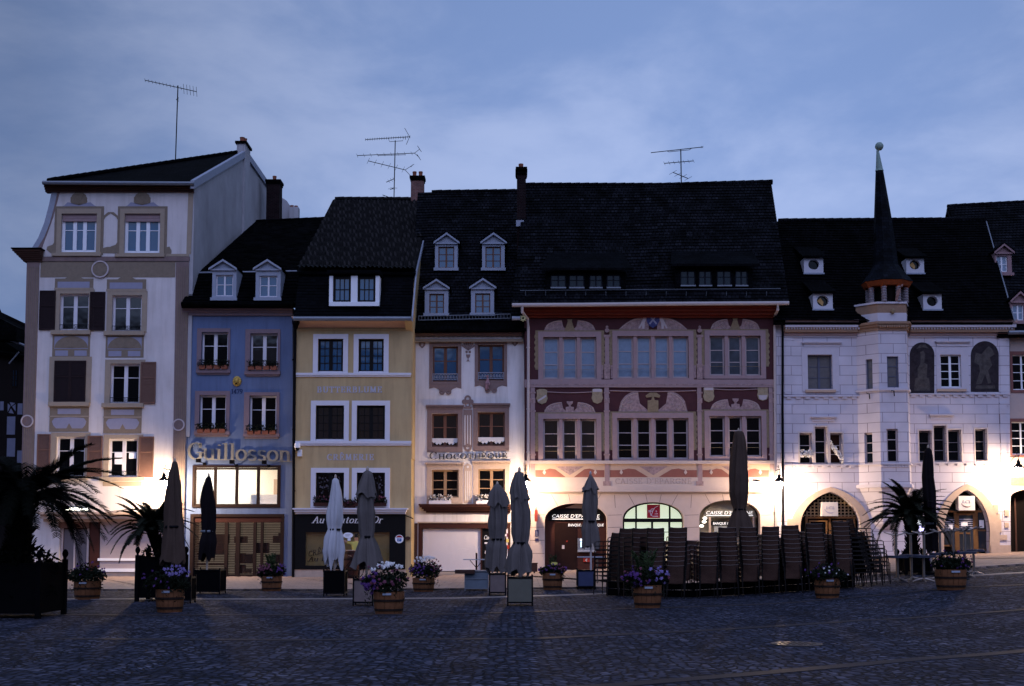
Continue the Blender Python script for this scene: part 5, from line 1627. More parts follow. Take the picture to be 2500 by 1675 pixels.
    for i, (x, y) in enumerate(((1323, 967), (1458, 966), (1730, 962), (1862, 959))):
        o = H.poly('shield_ornament', [(x - 13, y - 14), (x - 6, y - 17), (x + 6, y - 17), (x + 13, y - 14), (x + 12, y - 2), (x + 14, y + 6), (x + 10, y + 16), (x, y + 20), (x - 10, y + 16), (x - 14, y + 6), (x - 12, y - 2)], M.goldshield, .045)
        if i == 0: H.poly('shield_band', [(x - 10, y + 10), (x + 10, y - 3), (x + 11, y + 2), (x - 9, y + 14)], M.ringpaint, .052, parent=o)
        elif i == 3: H.poly('shield_band', [(x - 11, y + 6), (x + 11, y + 6), (x + 8, y + 16), (x, y + 18), (x - 8, y + 16)], M.ringpaint, .052, parent=o)
        else: H.plate('shield_band', x - 11, y - 16, x + 11, y - 9, M.ringpaint, .052, parent=o)
    # lower painted frieze
    H.plate('sill_course', 1281, 1125, 1889, 1133, M.bankstone, .12)
    H.plate('frieze', 1281, 1133, 1889, 1166, M.peachpaint, .03)
    for a, c in ((1307, 1475), (1489, 1701), (1715, 1877)):
        m_ = (a + c) / 2
        q = (m_ - a)
        for sg in (-1, 1):
            H.poly('painted_wave', [(m_ + sg * q, 1165), (m_ + sg * q, 1148), (m_ + sg * q * .72, 1148), (m_ + sg * q * .58, 1144), (m_ + sg * q * .42, 1146), (m_ + sg * q * .24, 1157), (m_ + sg * q * .12, 1165)], M.wave, .036)
            C = pt(m_ + sg * q * .74, 1151, Y)
            MB().prism([(C.x, C.z + .1), (C.x + .07, C.z - .05), (C.x, C.z - .14), (C.x - .07, C.z - .05)], Y - .05, Y).build('pendant', M.bankstone, H.root)
        H.poly('painted_triangle', [(m_ - 34, 1139), (m_ + 34, 1139), (m_, 1160)], M.mauvecarve, .037)
    H.plate('inscription_band', 1281, 1166, 1889, 1187, M.bankstone, .044)
    p, q = pt(1502, 1181, Y), pt(1688, 1180, Y)
    nib("CAISSE D'ÉPARGNE".replace('É', 'E'), p.x, q.x, p.z, 12.5 / 57, Y - .044, .008, .12, .06, gap=.16).build('carved_lettering', pbr('faint carved letters', (.42, .32, .28), .9, 0), H.root)
    mb = MB()
    x0, x1, z0, z1 = H.R(1281, 1187, 1889, 1206)
    for (o, f0, f1) in ((.16, .82, 1), (.22, .52, .82), (.24, .25, .52), (.14, .10, .25), (.08, 0, .10)):
        mb.box(x0, x1, Y - o, Y + .02, z0 + (z1 - z0) * f0, z0 + (z1 - z0) * f1)
    mb.build('stone_course', M.bankstone, H.root)
    # arches
    A = [archpx(1330, 1482, 1392, 1272, 1229, Y, power=2.3), archpx(1520, 1669, 1392, 1270, 1226, Y, power=2.3), archpx(1707, 1856, 1386, 1265, 1221, Y, power=2.3)]
    lower = MB()
    P = [pt(a, b, Y) for a, b in ((1281, 1400), (1889, 1400), (1889, 1206), (1281, 1206))]
    lower.holed([(p.x, p.z) for p in P], A, Y - .06, .5, .1, False)
    lower.build('arcade_wall', M.bankstone, H.root)
    jt = MB()
    def joint(x0_, y0_, x1_, y1_, w=.018):
        a, b = pt(x0_, y0_, Y), pt(x1_, y1_, Y)
        d = Vector((b.x - a.x, b.z - a.z)).normalized()
        n = Vector((-d.y, d.x)) * w / 2
        jt.prism([(a.x + n.x, a.z + n.y), (b.x + n.x, b.z + n.y), (b.x - n.x, b.z - n.y), (a.x - n.x, a.z - n.y)], Y - .0625 - .0002 * random.random(), Y - .05)
    for xa, xb in ((1282, 1329), (1484, 1518), (1671, 1705), (1858, 1888)):
        for y in (1258, 1288, 1320, 1352): joint(xa, y, xb, y - 1)
    for cx in (1406, 1594, 1781):
        for dx, tx, ty in ((-44, -60, 1207), (44, 60, 1207), (-14, -18, 1207), (16, 20, 1207)):
            joint(cx + dx, 1236 if abs(dx) > 20 else 1226, cx + tx, ty)
    for x in (1500, 1688): joint(x, 1208, x + (2 if x < 1600 else -2), 1240)
    jt.build('stone_joints', pbr('joint shadow', (.16, .12, .11), .9, 0), H.root)
    # arch one: dark cash lobby
    D = Y + .36
    x0, x1, z0, z1 = H.R(1330, 1229, 1482, 1392)
    a1 = MB().prism(A[0], D, D + .06).build('arch_infill', M.darkwood, H.root)
    H.plate('sign_board', 1338, 1243, 1474, 1272, M.blackwood, .05, Y=D, parent=a1)
    H.poly('arch_panel', [(1380, 1240), (1405, 1231), (1450, 1233), (1466, 1243)], M.stonewarm, .02, Y=D, parent=a1)
    lw = pbr('lit white letters', (.8, .8, .8), .5, 0, emit=(1, .96, .92), es=.75)
    def signtext(t, xa, xb, yb, h, par, mt=lw, sh=.18, Yd=None, bold=.012):
        Yd = Yd or D
        p, q = pt(xa, yb, Yd), pt(xb, yb, Yd)
        typ(t, p.x, q.x, p.z, h / 56.5, Yd - .055, .02, sh, 0.0).build('sign_lettering', mt, par)
    signtext("CAISSE D'EPARGNE", 1348, 1464, 1264, 8.4, a1)
    H.rects('underline', [(1348, 1266.5, 1464, 1268.3)], lw, .06, Y=D, parent=a1)
    signtext('BANQUE AUTOMATIQUE', 1387, 1474, 1285, 6.6, a1)
    H.plate('bank_door', 1354, 1277, 1408, 1390, M.brownwood2, .03, Y=D, parent=a1)
    cm = H.rects('cash_machine', [(1410, 1314, 1454, 1349)], M.greymetal, .10, Y=D, parent=a1)
    H.plate('screen', 1417, 1322, 1432, 1336, pbr('lit screen', (.3, .5, .8), .3, 0, emit=(.55, .72, 1), es=2.2), .11, Y=D, parent=cm)
    H.plate('light_strip', 1416, 1316, 1424, 1320, pbr('machine lamp', (.6, .7, .9), .3, 0, emit=(.8, .88, 1), es=3.0), .11, Y=D, parent=cm)
    H.plate('keypad_shelf', 1410, 1343, 1454, 1347, M.zincpale, .22, Y=D, parent=cm)
    sg = H.plate('red_sign', 1424, 1362, 1440, 1372, M.redpaint, .05, Y=D, parent=a1)
    MB_ = signtext('€', 1429, 1434, 1370, 6, sg, M.whitebright, .1)
    H.plate('notice', 1372, 1331, 1378, 1340, M.ringpaint, .05, Y=D, parent=a1)
    H.plate('notice', 1382.5, 1320, 1385.5, 1323, M.redpaint, .05, Y=D, parent=a1)
    # arch two: bright lit window with red badge
    x0, x1, z0, z1 = H.R(1520, 1226, 1669, 1392)
    bl = brickmat('lit blind', (.8, .86, .74), (.74, .82, .68), (.5, .58, .46), 30, .085, .006, .9, 0, noise=.05)
    b_ = bl.node_tree.nodes['Principled BSDF']
    b_.inputs['Emission Color'].default_value = (.86, 1.0, .74, 1)
    b_.inputs['Emission Strength'].default_value = .8
    a2 = MB().prism(A[1], D + .25, D + .3).build('lit_blind', bl, H.root)
    mb = MB()
    for (a, b, c, d) in ((1520, 1266, 1669, 1275), (1551, 1230, 1555, 1266), (1633, 1229, 1637, 1266), (1551, 1275, 1555, 1390), (1590, 1275, 1595, 1390), (1632, 1275, 1637, 1390), (1520, 1298, 1669, 1300)):
        u0, u1, v0, v1 = H.R(a, b, c, d, D)
        mb.box(u0, u1, D - .03 - H.pr(), D + .05, v0, v1)
    inn = archpx(1524, 1665, 1396, 1272, 1230, D, power=2.3)
    mb.frame(archpx(1518, 1671, 1392, 1270, 1224, D, power=2.3), inn, D - .05, D + .05)
    wf = mb.build('arch_window', M.blackwood, H.root)
    MB().prism(archpx(1521, 1668, 1392, 1271, 1228, D, power=2.3), D + .06, D + .065).build('pane', M.clear, wf)
    bd = H.plate('red_badge', 1579.5, 1232, 1611, 1265, pbr('dark red badge', (.27, .02, .035), .4, .05, emit=(.5, .03, .06), es=.12), .08, Y=D, parent=wf)
    lg = MB()
    def stroke(L, w=.03):
        for (a, b), (c, d) in zip(L[:-1], L[1:]):
            p, q = pt(a, b, D), pt(c, d, D)
            v = Vector((q.x - p.x, q.z - p.z)).normalized()
            n = Vector((-v.y, v.x)) * w / 2
            p2, q2 = (p.x - v.x * w * .3, p.z - v.y * w * .3), (q.x + v.x * w * .3, q.z + v.y * w * .3)
            lg.prism([(p2[0] + n.x, p2[1] + n.y), (q2[0] + n.x, q2[1] + n.y), (q2[0] - n.x, q2[1] - n.y), (p2[0] - n.x, p2[1] - n.y)], D - .09 - .0003 * random.random(), D - .07)
    stroke([(1606, 1235.5), (1599, 1239), (1594, 1246), (1591, 1254), (1589, 1259)], .022)
    stroke([(1596, 1242), (1590, 1243), (1587, 1247), (1587, 1253), (1589, 1258), (1592, 1260)], .020)
    stroke([(1583, 1247), (1593, 1245.5)], .016); stroke([(1583, 1250), (1592, 1248.5)], .016)
    stroke([(1600, 1248), (1602.5, 1247), (1603, 1249.5), (1601, 1250.5)], .018)
    stroke([(1598, 1255), (1605, 1254.5)], .02); stroke([(1593, 1260.5), (1606, 1260.5)], .022)
    lg.build('badge_emblem', M.whitebright, bd)
    # arch three: glazed entrance
    a3 = MB().prism(A[2], D + .5, D + .55).build('arch_infill', pbr('grey green lobby wall', (.30, .27, .22), .8, .15, 2), H.root)
    H.poly('canopy_board', [(1716, 1263), (1722, 1246), (1738, 1233), (1760, 1226), (1781, 1223.5), (1802, 1226), (1826, 1233), (1842, 1246), (1848, 1263)], pbr('grey board', (.20, .19, .16), .8, .1), .03, Y=D, parent=a3)
    signtext("CAISSE D'EPARGNE", 1724, 1838, 1256, 8.4, a3)
    H.rects('underline', [(1724, 1258, 1838, 1259.6)], lw, .06, Y=D, parent=a3)
    H.plate('sign_board', 1736, 1272, 1830, 1283, M.blackwood, .02, Y=D, parent=a3)
    signtext('BANQUE & ASSURANCE', 1740, 1826, 1281, 6.4, a3)
    H.plate('glazed_door', 1744, 1285, 1782, 1384, M.glassgrey, .02, Y=D, parent=a3)
    H.rects('door_frame', [(1731, 1262, 1736, 1384), (1838, 1262, 1842, 1384), (1784, 1284, 1788, 1384)], M.stonewarm, .04, Y=D, parent=a3)
    wl = pbr('round lamp', (.9, .9, .85), .4, 0, emit=(1, .93, .78), es=3.2)
    for (x, y) in ((1721, 1265), (1719, 1274), (1713, 1284)):
        p = pt(x, y, D - .12)
        MB().lathe([(.001, .06), (.07, .04), (.095, 0), (.07, -.05), (.001, -.06)], p, 12).build('round_lamp', wl, a3)
    # wall above, eaves, pipes
    H.wall([(1281, 1206), (1889, 1206), (1889, 760), (1281, 760)], M.maroon, depth=9, rec=.3)
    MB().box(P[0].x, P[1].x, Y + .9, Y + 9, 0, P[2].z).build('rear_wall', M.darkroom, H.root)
    x0, x1, z0, z1 = H.R(1279, 748, 1892, 776)
    mb = MB()
    for (o, f0, f1) in ((.62, .72, 1), (.48, .45, .72), (.32, .2, .45), (.16, 0, .2)):
        mb.box(x0, x1, Y - o, Y, z0 + (z1 - z0) * f0, z0 + (z1 - z0) * f1)
    mb.build('red_cornice', M.redcornice, H.root)
    g = [pt(1250, 745, Y - .75), pt(1420, 744, Y - .75), pt(1600, 742, Y - .75), pt(1926, 740, Y - .75)]
    MB().tube(g, .085, 8).build('gutter', M.pipe, H.root)
    for L in ([(1275, 748, .75), (1275, 762, .7), (1288, 778, .15), (1290, 800, .1), (1289.5, 1100, .1), (1291, 1385, .1)], [(1899, 742, .75), (1899, 756, .7), (1892, 772, .15), (1891.5, 800, .1), (1893, 1100, .1), (1896, 1372, .1)]):
        mb = MB().tube([pt(a, b, Y - o) for a, b, o in L], .062, 8)
        for y in (850, 1000, 1105, 1250):
            mb.lathe([(.08, 0), (.08, .05)], pt(L[-2][0], y, Y - .1), 8)
        mb.build('downpipe', M.pipe, H.root)
    # roof
    e0, e1 = pt(1250, 741, Y - .7), pt(1926, 736, Y - .7)
    Yr = Y + 4.6
    r0, r1 = pt(1281, 453, Yr), pt(1883, 446, Yr)
    rf = H.tiles([e0, e1, r1, r0], M.roof, sag=.09)
    H.slab('roof', [r0, r1, Vector((r1.x, Yr + 5, e0.z)), Vector((r0.x, Yr + 5, e0.z))], M.roof)
    MB().extr([(e1.x - .5, Y, e1.z - .3), (r1.x - .1, Yr, r1.z - .2), (r1.x, Yr + 5, e1.z)], (-.2, 0, 0)).build('gable_wall', M.roofdark, H.root)
    md = r0.lerp(r1, .55) + Vector((0, 0, -.06))
    H.ridge(r0 + Vector((0, 0, .03)), md, rf, M.roof, .13); H.ridge(md, r1 + Vector((0, 0, .03)), rf, M.roof, .13)
    P3 = [e0, e1, r1]
    hk = MB()
    for q in range(13):
        p = onplane(1283 + q * 49, 722, P3)
        hk.tube([p + Vector((0, -.02, 0)), p + Vector((0, -.10, .16))], .014, 4)
    a, b = onplane(1270, 716, P3), onplane(1905, 711, P3)
    hk.tube([a + Vector((0, -.08, .1)), b + Vector((0, -.08, .1))], .014, 4)
    hk.build('snow_hooks', M.greymetal, rf)
    for (wins, y0, y1, xa, xb, xt0, xt1, yt) in (([(1344, 1382), (1389, 1427), (1439, 1471), (1481, 1515)], 670, 702, 1332, 1528, 1342, 1520, 622), ([(1661, 1698), (1706, 1738), (1750, 1786), (1795, 1826)], 660, 697, 1649, 1838, 1640, 1836, 618)):
        c = onplane((xa + xb) / 2, y1 + 5, P3)
        Yd = c.y - .1
        x0, x1, z0, z1 = H.R(xa, y0 - 5, xb, y1 + 5, Yd)
        hs = []
        for (a, b) in wins:
            u0, u1, v0, v1 = H.R(a, y0, b, y1, Yd)
            hs.append([(u0, v0), (u1, v0), (u1, v1), (u0, v1)])
        d = MB().holed([(x0, z0), (x1, z0), (x1, z1), (x0, z1)], hs, Yd, .12, 1.6).build('shed_dormer', M.roofslate, H.root)
        t0, t1 = onplane(xt0, yt, P3), onplane(xt1, yt, P3)
        MB().extr([(x0 - .25, Yd - .35, z1 + .02), (x1 + .25, Yd - .35, z1 + .02), t1 + Vector((0, .1, .02)), t0 + Vector((0, .1, .02))], (0, 0, .10)).build('dormer_roof', M.roofslate, d)
        for (a, b) in wins:
            H.win(a, y0, b, y1, M.greywood, M.glassdim, 2, (.42,), rec=.05, fw=.05, mul=.06, Y=Yd, hole=False, parent=d)
        u = MB()
        for (a, b) in wins:
            u0, u1, v0, v1 = H.R(a, y0, b, y1, Yd)
            u.box(u0, u1, Yd - .08, Yd + .02, v0 - .05, v0 + .01)
        u.build('dormer_sill', M.greymetal, d)
    # blade sign and plaques
    p0, p1 = pt(1309, 1245, Y - .9), pt(1309, 1273, Y - .9)
    bs = MB().box(p0.x - .06, p0.x + .06, Y - 1.0, Y - .25, p1.z, p0.z).build('blade_sign', pbr('red blade sign', (.40, .07, .05), .5, .05), H.root)
    b2 = MB().tube([(p0.x, Y, p0.z + .1), (p0.x, Y - .95, p0.z + .1)], .02)
    for q in range(4): b2.tube([(p0.x, Y - .3 - q * .2, p0.z), (p0.x, Y - .3 - q * .2, p0.z + .1)], .012)
    b2.build('sign_bracket', M.darkmetal, bs)
    pl = H.rects('plaque', [(1306, 1294, 1315, 1309), (1306, 1314, 1315, 1321)], pbr('navy plaque', (.03, .03, .09), .4, 0), .09)
    H.rects('plaque_lines', [(1307.5, 1297 + 3 * q, 1313.5, 1298 + 3 * q) for q in range(4)], M.slateblue, .095, parent=pl)
    H.plate('alarm_box', 1843, 1172, 1854, 1176, M.darkmetal, .14)
    # tall brick chimney at the left end
    c = H.chimney(1262, 1284, 420, 545, Y + 3.0, M.brick, [(1272, 395)], dep=.7, below=2.5)
    x0, x1, z0, z1 = H.R(1259, 408, 1287, 424, Y + 3.0)
    MB().box(x0, x1, Y + 2.93, Y + 3.77, z0, z1).build('chimney_cap', M.roofdark, c)
    x0, x1, z0, z1 = H.R(1260, 538, 1279, 553, Y + 2.9)
    MB().box(x0, x1, Y + 2.86, Y + 3.0, z0, z1).build('flashing', M.zincpale, c)
    # solar tube and sun emblem beside the gutter
    a, b = pt(1250, 777, Y - .5), pt(1270, 777, Y - .5)
    MB().tube([a, b], .085, 8).build('vent_pipe', M.zincpale, H.root)
    C = pt(1277, 777, Y - .5)
    mb = MB().ring(C.x, C.z, .05, .09, Y - .55, Y - .45, 14)
    for q in range(8):
        t = 2 * pi * q / 8
        mb.disc(C.x + .115 * cos(t), C.z + .115 * sin(t), .03, Y - .54 - .0005 * q, Y - .46, 6)
    mb.build('sun_emblem', pbr('yellow emblem', (.5, .48, .25), .6, 0), H.root)
M.scroll = pbr('pale scroll paint', (.46, .36, .34), .9, .2, 5)
M.mauvelight = pbr('pale mauve window wood', (.44, .37, .38), .7, .08, 5)
M.glassdull = pbr('dull reflecting glass', (.045, .06, .085), .06, .8, 2.5, spec=1.0)
M.glassgrey = pbr('grey glass', (.32, .34, .33), .1, .1)
M.glassdim = glassmat('dim glass', (.006, .014, .022), 1.4)
M.greywood = pbr('dark grey wood', (.012, .014, .022), .6, .1)
M.goldshield = pbr('dull gold shield', (.34, .27, .18), .9, .35, 9)
M.peachpaint = pbr('peach painted frieze', (.52, .37, .28), .9, .1, 3)
M.wave = pbr('brown red painted wave', (.26, .105, .085), .9, .12, 4)
M.brownwood2 = pbr('dark red brown door', (.020, .010, .009), .4, .2, 5)
bankhouse()
# ---------------------------------------------------------------- white masonry house with corner bay and spire
def towerhouse():
    Y = F
    H = House('tower_house', 'white masonry house with polygonal bay, spired loggia and pointed doorways', 'house', 2180, 1370, Y)
    ww, gd = M.mauvelight, M.glassblack
    def lintel(a, c, y0, y1):
        x0, x1, z0, z1 = H.R(a, y0, c, y1)
        MB().box(x0, x1, Y - .14, Y, z1 - .05, z1).box(x0 + .05, x1 - .05, Y - .10, Y, z1 - .09, z1 - .051).box(x0 + .08, x1 - .08, Y - .04, Y, z0, z1 - .091).build('lintel', M.stuccoplain, H.root)
    # upper row
    H.win(1972, 866, 2032, 950, M.bluegreywood, M.glasscream, 2, (.33, .67), rec=.20, fw=.05, mul=.10)
    H.surround((1958, 848, 2048, 956), (1972, 866, 2032, 950), M.stuccoplain, .03)
    H.plate('sill', 1966, 952, 2040, 958, M.peachpaint, .10)
    lintel(1957, 2054, 835, 847)
    w = H.win(2296, 866, 2346, 946, M.whitebright, gd, 2, (.25, .5, .75), rec=.10, fw=.055, mul=.10)
    H.surround((2286, 848, 2364, 956), (2296, 866, 2346, 946), M.stuccoplain, .03)
    H.plate('sill', 2287, 950, 2358, 956, M.peachpaint, .10)
    lintel(2282, 2368, 833, 846)
    # middle row
    lintel(1979, 2042, 1017, 1029)
    lintel(2267, 2328, 1012, 1025)
    for i, (a, b, c, d, g_) in enumerate([(1952, 1057, 1983, 1133, gd), (1990, 1042, 2020, 1133, gd), (2027, 1057, 2057, 1133, M.glassbrown), (2244, 1051, 2275, 1127, gd), (2280, 1039, 2311, 1127, gd), (2315, 1049, 2347, 1127, gd), (2381, 1047, 2410, 1125, gd)]):
        w = H.win(a, b, c, d, ww if i < 3 else M.greywood2, g_, 1, (.38, .70), rec=.22, fw=.07)
        H.surround((a - 3.2, b - 3.5, c + 3.2, d), (a, b, c, d), M.stuccowarm, .02)
        if i in (0, 2):
            x0, x1, z0, z1 = H.R(a, b, c, d)
            f = MB()
            random.seed(i)
            for q in range(170):
                u = random.random()
                zz = z0 + (.32 if i == 0 else .75 * (1 - u)) + random.uniform(-.02, .28)
                f.leaf((x0 + (x1 - x0) * u, Y - .10 + random.uniform(-.08, .10), zz), .05, None, .9)
            t = f.build('white_blossoms', M.petalwhite, w)
    # dentilled string courses
    for (a, c, y, dy) in ((1914, 2096, 966, 0), (2219, 2464, 961, 0), (1914, 2092, 1134, 0), (2219, 2464, 1129, 0)):
        x0, x1, z0, z1 = H.R(a, y, c, y + 3)
        mb = MB().box(x0, x1, Y - .08, Y, z0, z1)
        n = int((x1 - x0) / .36)
        for q in range(n):
            u = x0 + (x1 - x0) * (q + .5) / n
            mb.box(u - .10, u + .10, Y - .055, Y, z0 - .09, z0 - .001)
        mb.build('string_course', M.stuccoplain, H.root)
    # pilasters at both ends
    for (a, c) in ((1914, 1935), (2441, 2459)):
        o = H.rects('pilaster', [(a, 822, c, 962)], M.stucco, .03)
        for q in ((a - 2, 826, c + 2, 831), (a - 2, 953, c + 2, 957), (a - 2, 984, c + 2, 990)): H.plate('pilaster_cap', *q, M.stucco, .045, parent=o)
        H.rects('pilaster', [(a, 990, c, 1128)], M.stucco, .046)
    # painted niches
    for k, (a, c, b, d, fig) in enumerate(((2221, 2281, 836, 960, 0), (2370, 2438, 833, 957, 1))):
        o = MB().prism(archpx(a, c, d, b + (c - a) * .5, b, Y), Y - .012, Y + .02).build('painted_niche', M.nichepaint, H.root)
        m_ = (a + c) / 2
        if fig == 0:
            H.poly('painted_figure', [(m_ - 20, d - 6), (m_ - 17, d - 36), (m_ - 11, d - 38), (m_ - 11, d - 60), (m_ - 4, d - 72), (m_ - 4, d - 92), (m_ - 5, d - 100), (m_ + 3, d - 104), (m_ + 7, d - 96), (m_ + 5, d - 74), (m_ + 13, d - 70), (m_ + 12, d - 52), (m_ + 11, d - 38), (m_ + 17, d - 36), (m_ + 20, d - 6)], M.nichefig, .016, parent=o)
            H.poly('painted_cloud', [(m_ - 14, b + 16), (m_ - 6, b + 6), (m_ + 8, b + 5), (m_ + 16, b + 15), (m_ + 2, b + 12)], M.nichefig, .016, parent=o)
        else:
            H.poly('painted_figure', [(m_ - 22, d - 18), (m_ - 12, d - 50), (m_ - 14, d - 66), (m_ - 26, d - 72), (m_ - 22, d - 96), (m_ - 8, d - 92), (m_ + 2, d - 104), (m_ + 10, d - 112), (m_ + 18, d - 104), (m_ + 24, d - 92), (m_ + 12, d - 84), (m_ + 18, d - 66), (m_ + 8, d - 52), (m_ + 16, d - 22), (m_ + 8, d - 20), (m_ + 1, d - 44), (m_ - 8, d - 20)], M.nichefig, .016, parent=o)
            H.poly('painted_plinth', [(m_ - 24, d - 8), (m_ - 20, d - 16), (m_ + 24, d - 16), (m_ + 26, d - 8)], M.nichefig, .017, parent=o)
    # doorways
    D1 = archpx(1954, 2101, 1395, 1284, 1201, Y, pointed=.42)
    D2 = archpx(2304, 2416, 1362, 1300, 1196, Y, pointed=.42)
    H.holes += [D1, D2]
    for Dw, (a, c, yb, ys, yt) in ((D1, (1930, 2125, 1395, 1290, 1189)), (D2, (2282, 2440, 1362, 1300, 1182))):
        O = archpx(a, c, yb, ys, yt, Y, pointed=.42)
        MB().frame(O, Dw, Y - .05, Y + .1).build('stone_arch', M.stonewarm, H.root)
    for q_ in [(1922, 1267, 1942, 1300), (2425, 1232, 2436, 1252), (2430, 1268, 2444, 1300), (2434, 1254, 2440, 1268), (2440, 1306, 2458, 1318), (2452, 1245, 2462, 1260), (2452, 1276, 2462, 1288)]: H.plate('quoin', *q_, M.stonewarm, .045)
    H.plate('plinth', 2418, 1331, 2466, 1358, M.stonewarm, .10)
    dwood = M.oak
    B = Y + .40
    # left doorway
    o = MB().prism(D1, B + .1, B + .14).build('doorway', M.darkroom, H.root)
    mb = MB()
    for q in range(16):
        x0, x1, z0, z1 = H.R(1960 + q * 9.2, 1204, 1962.4 + q * 9.2, 1262, B)
        y_ = max(1204, 1205 + (abs(1961 + q * 9.2 - 2028) / 72) ** 1.7 * 62)
        if y_ < 1260:
            x0, x1, z0, z1 = H.R(1960 + q * 9.2, y_, 1962.6 + q * 9.2, 1262, B)
            mb.box(x0, x1, B, B + .03, z0, z1)
    for q in range(7):
        y_ = 1212 + q * 7.5
        hw = 72 * (max(0, (y_ - 1205)) / 62) ** (1 / 1.7)
        x0, x1, z0, z1 = H.R(2028 - hw, y_, 2028 + hw, y_ + 2.2, B)
        mb.box(x0, x1, B - .012, B + .02, z0, z1)
    mb.build('lattice', M.goldpaint, o)
    H.rects('door_frame', [(1966, 1261, 2090, 1266), (1967, 1266, 1972, 1392), (2083, 1266, 2088, 1392), (2024, 1266, 2029, 1392), (1975, 1270, 2020, 1274), (1975, 1274, 1979, 1390), (2016, 1274, 2020, 1390), (2033, 1270, 2080, 1274), (2033, 1274, 2037, 1390), (2075, 1274, 2079, 1390)], dwood, .06, Y=B, parent=o)
    H.rects('pane', [(1979, 1274, 2016, 1390), (2037, 1274, 2075, 1390)], M.glassblack, .04, Y=B, parent=o)
    # right doorway
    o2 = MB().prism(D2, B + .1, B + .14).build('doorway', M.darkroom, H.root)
    H.rects('door_frame', [(2310, 1246, 2396, 1251), (2330, 1251, 2336, 1360), (2381, 1251, 2387, 1360), (2336, 1253, 2381, 1258), (2336, 1258, 2341, 1356), (2375, 1258, 2381, 1356), (2387, 1293, 2412, 1297), (2387, 1340, 2412, 1346), (2303, 1330, 2330, 1334), (2341, 1300, 2375, 1304)], dwood, .06, Y=B, parent=o2)
    H.rects('pane', [(2341, 1258, 2375, 1356), (2388, 1240, 2411, 1340), (2306, 1262, 2330, 1330)], M.glassslats, .03, Y=B, parent=o2)
    H.rects('door_blind', [(2306, 1268 + q * 5, 2329, 1270 + q * 5) for q in range(5)] + [(2341, 1267 + q * 5, 2374, 1269 + q * 5) for q in range(6)], M.slateblue, .045, Y=B, parent=o2)
    H.rects('paper_notice', [(2345, 1275, 2361, 1285), (2390, 1270, 2401, 1289), (2315, 1281, 2325, 1292)], M.whitebright, .055, Y=B, parent=o2)
    cm = H.plate('cash_machine', 2230, 1266, 2257, 1300, M.greymetal, .06)
    H.plate('screen', 2232, 1284, 2255, 1298, pbr('violet lit screen', (.4, .4, .8), .3, 0, emit=(.62, .58, 1.0), es=1.5), .07, parent=cm)
    H.poly('light_strip', [(2233, 1280), (2240, 1270), (2255, 1268), (2255, 1280)], pbr('white lit panel', (.8, .85, .9), .3, 0, emit=(.85, .92, 1.0), es=1.6), .07, parent=cm)
    # light boxes with letters and crescent
    for k, (a, b, c, d, par) in enumerate(((2006, 1226, 2045, 1260, o), (2339, 1211, 2379, 1246, o2))):
        Yb = Y + .02
        x0, x1, z0, z1 = H.R(a, b, c, d, Yb)
        bx = MB().box(x0, x1, Yb - .06, Yb + .3, z0, z1).build('light_box', M.signwhite if k else M.signgrey, par)
        cx, cz = (x0 + x1) / 2, (z0 + z1) / 2
        mk = MB()
        for q in range(14):
            t0, t1 = radians(195 + 120 * q / 14), radians(195 + 120 * (q + 1) / 14)
            w0, w1 = .05 * sin(pi * q / 14) + .006, .05 * sin(pi * (q + 1) / 14) + .006
            R_ = .25
            mk.prism([(cx + R_ * cos(t0), cz + .06 + R_ * sin(t0)), (cx + R_ * cos(t1), cz + .06 + R_ * sin(t1)), (cx + (R_ - w1) * cos(t1), cz + .06 + (R_ - w1) * sin(t1)), (cx + (R_ - w0) * cos(t0), cz + .06 + (R_ - w0) * sin(t0))], Yb - .068 - .0002 * q, Yb - .05)
        mk.build('crescent', M.slateblue if k == 0 else M.mauvepaint, bx)
        typ('LCL', cx - .18, cx + .2, cz + .0, .13, Yb - .062, .012, .15, .01).build('sign_lettering', M.slateblue, bx)
    # bay
    XL, Yf = pt(2094, 1000, Y).x, Y - .73
    xa, xb = pt(2148, 1000, Yf).x, pt(2217.5, 1000, Yf).x
    XR = pt(2221, 1000, Y).x
    zt, zb = pt(2180, 783, Yf).z, pt(2180, 1182, Yf).z
    foot = [(XL, Y), (xa, Yf), (xb, Yf), (XR, Y)]
    def zone(mb, off, z0, z1):
        """the bay outline pushed out by off"""
        f = [(XL - off * 1.3, Y), (xa - off * .5, Yf - off), (xb + off * .5, Yf - off), (XR + off, Y)]
        n = 4
        mb.add([(x, y, z0) for x, y in f] + [(x, y, z1) for x, y in f], [(0, 1, 5, 4), (1, 2, 6, 5), (2, 3, 7, 6), (4, 5, 6, 7), (3, 2, 1, 0)])
        return mb
    bw = MB()
    wins = []
    zoneholes = {0: [], 1: []}
    # openings on the oblique face and on the front face
    def face(i, px0, py0, px1, py1):
        A, Bp = foot[i], foot[i + 1]
        if i == 1:
            u0, u1, v0, v1 = rect(px0, py0, px1, py1, Yf)
            return (u0 - A[0]) / (Bp[0] - A[0]), (u1 - A[0]) / (Bp[0] - A[0]), v0, v1
        Pl = [Vector((A[0], A[1], 0)), Vector((Bp[0], Bp[1], 0)), Vector((A[0], A[1], 5))]
        a, b = onplane(px0, py0, Pl), onplane(px1, py1, Pl)
        return (a.x - A[0]) / (Bp[0] - A[0]), (b.x - A[0]) / (Bp[0] - A[0]), b.z, a.z
    ops = [(0, 2113, 878, 2131, 953), (1, 2166, 870, 2194, 946), (0, 2110, 1058, 2131, 1132), (1, 2165, 1047, 2193, 1129)]
    frames = []
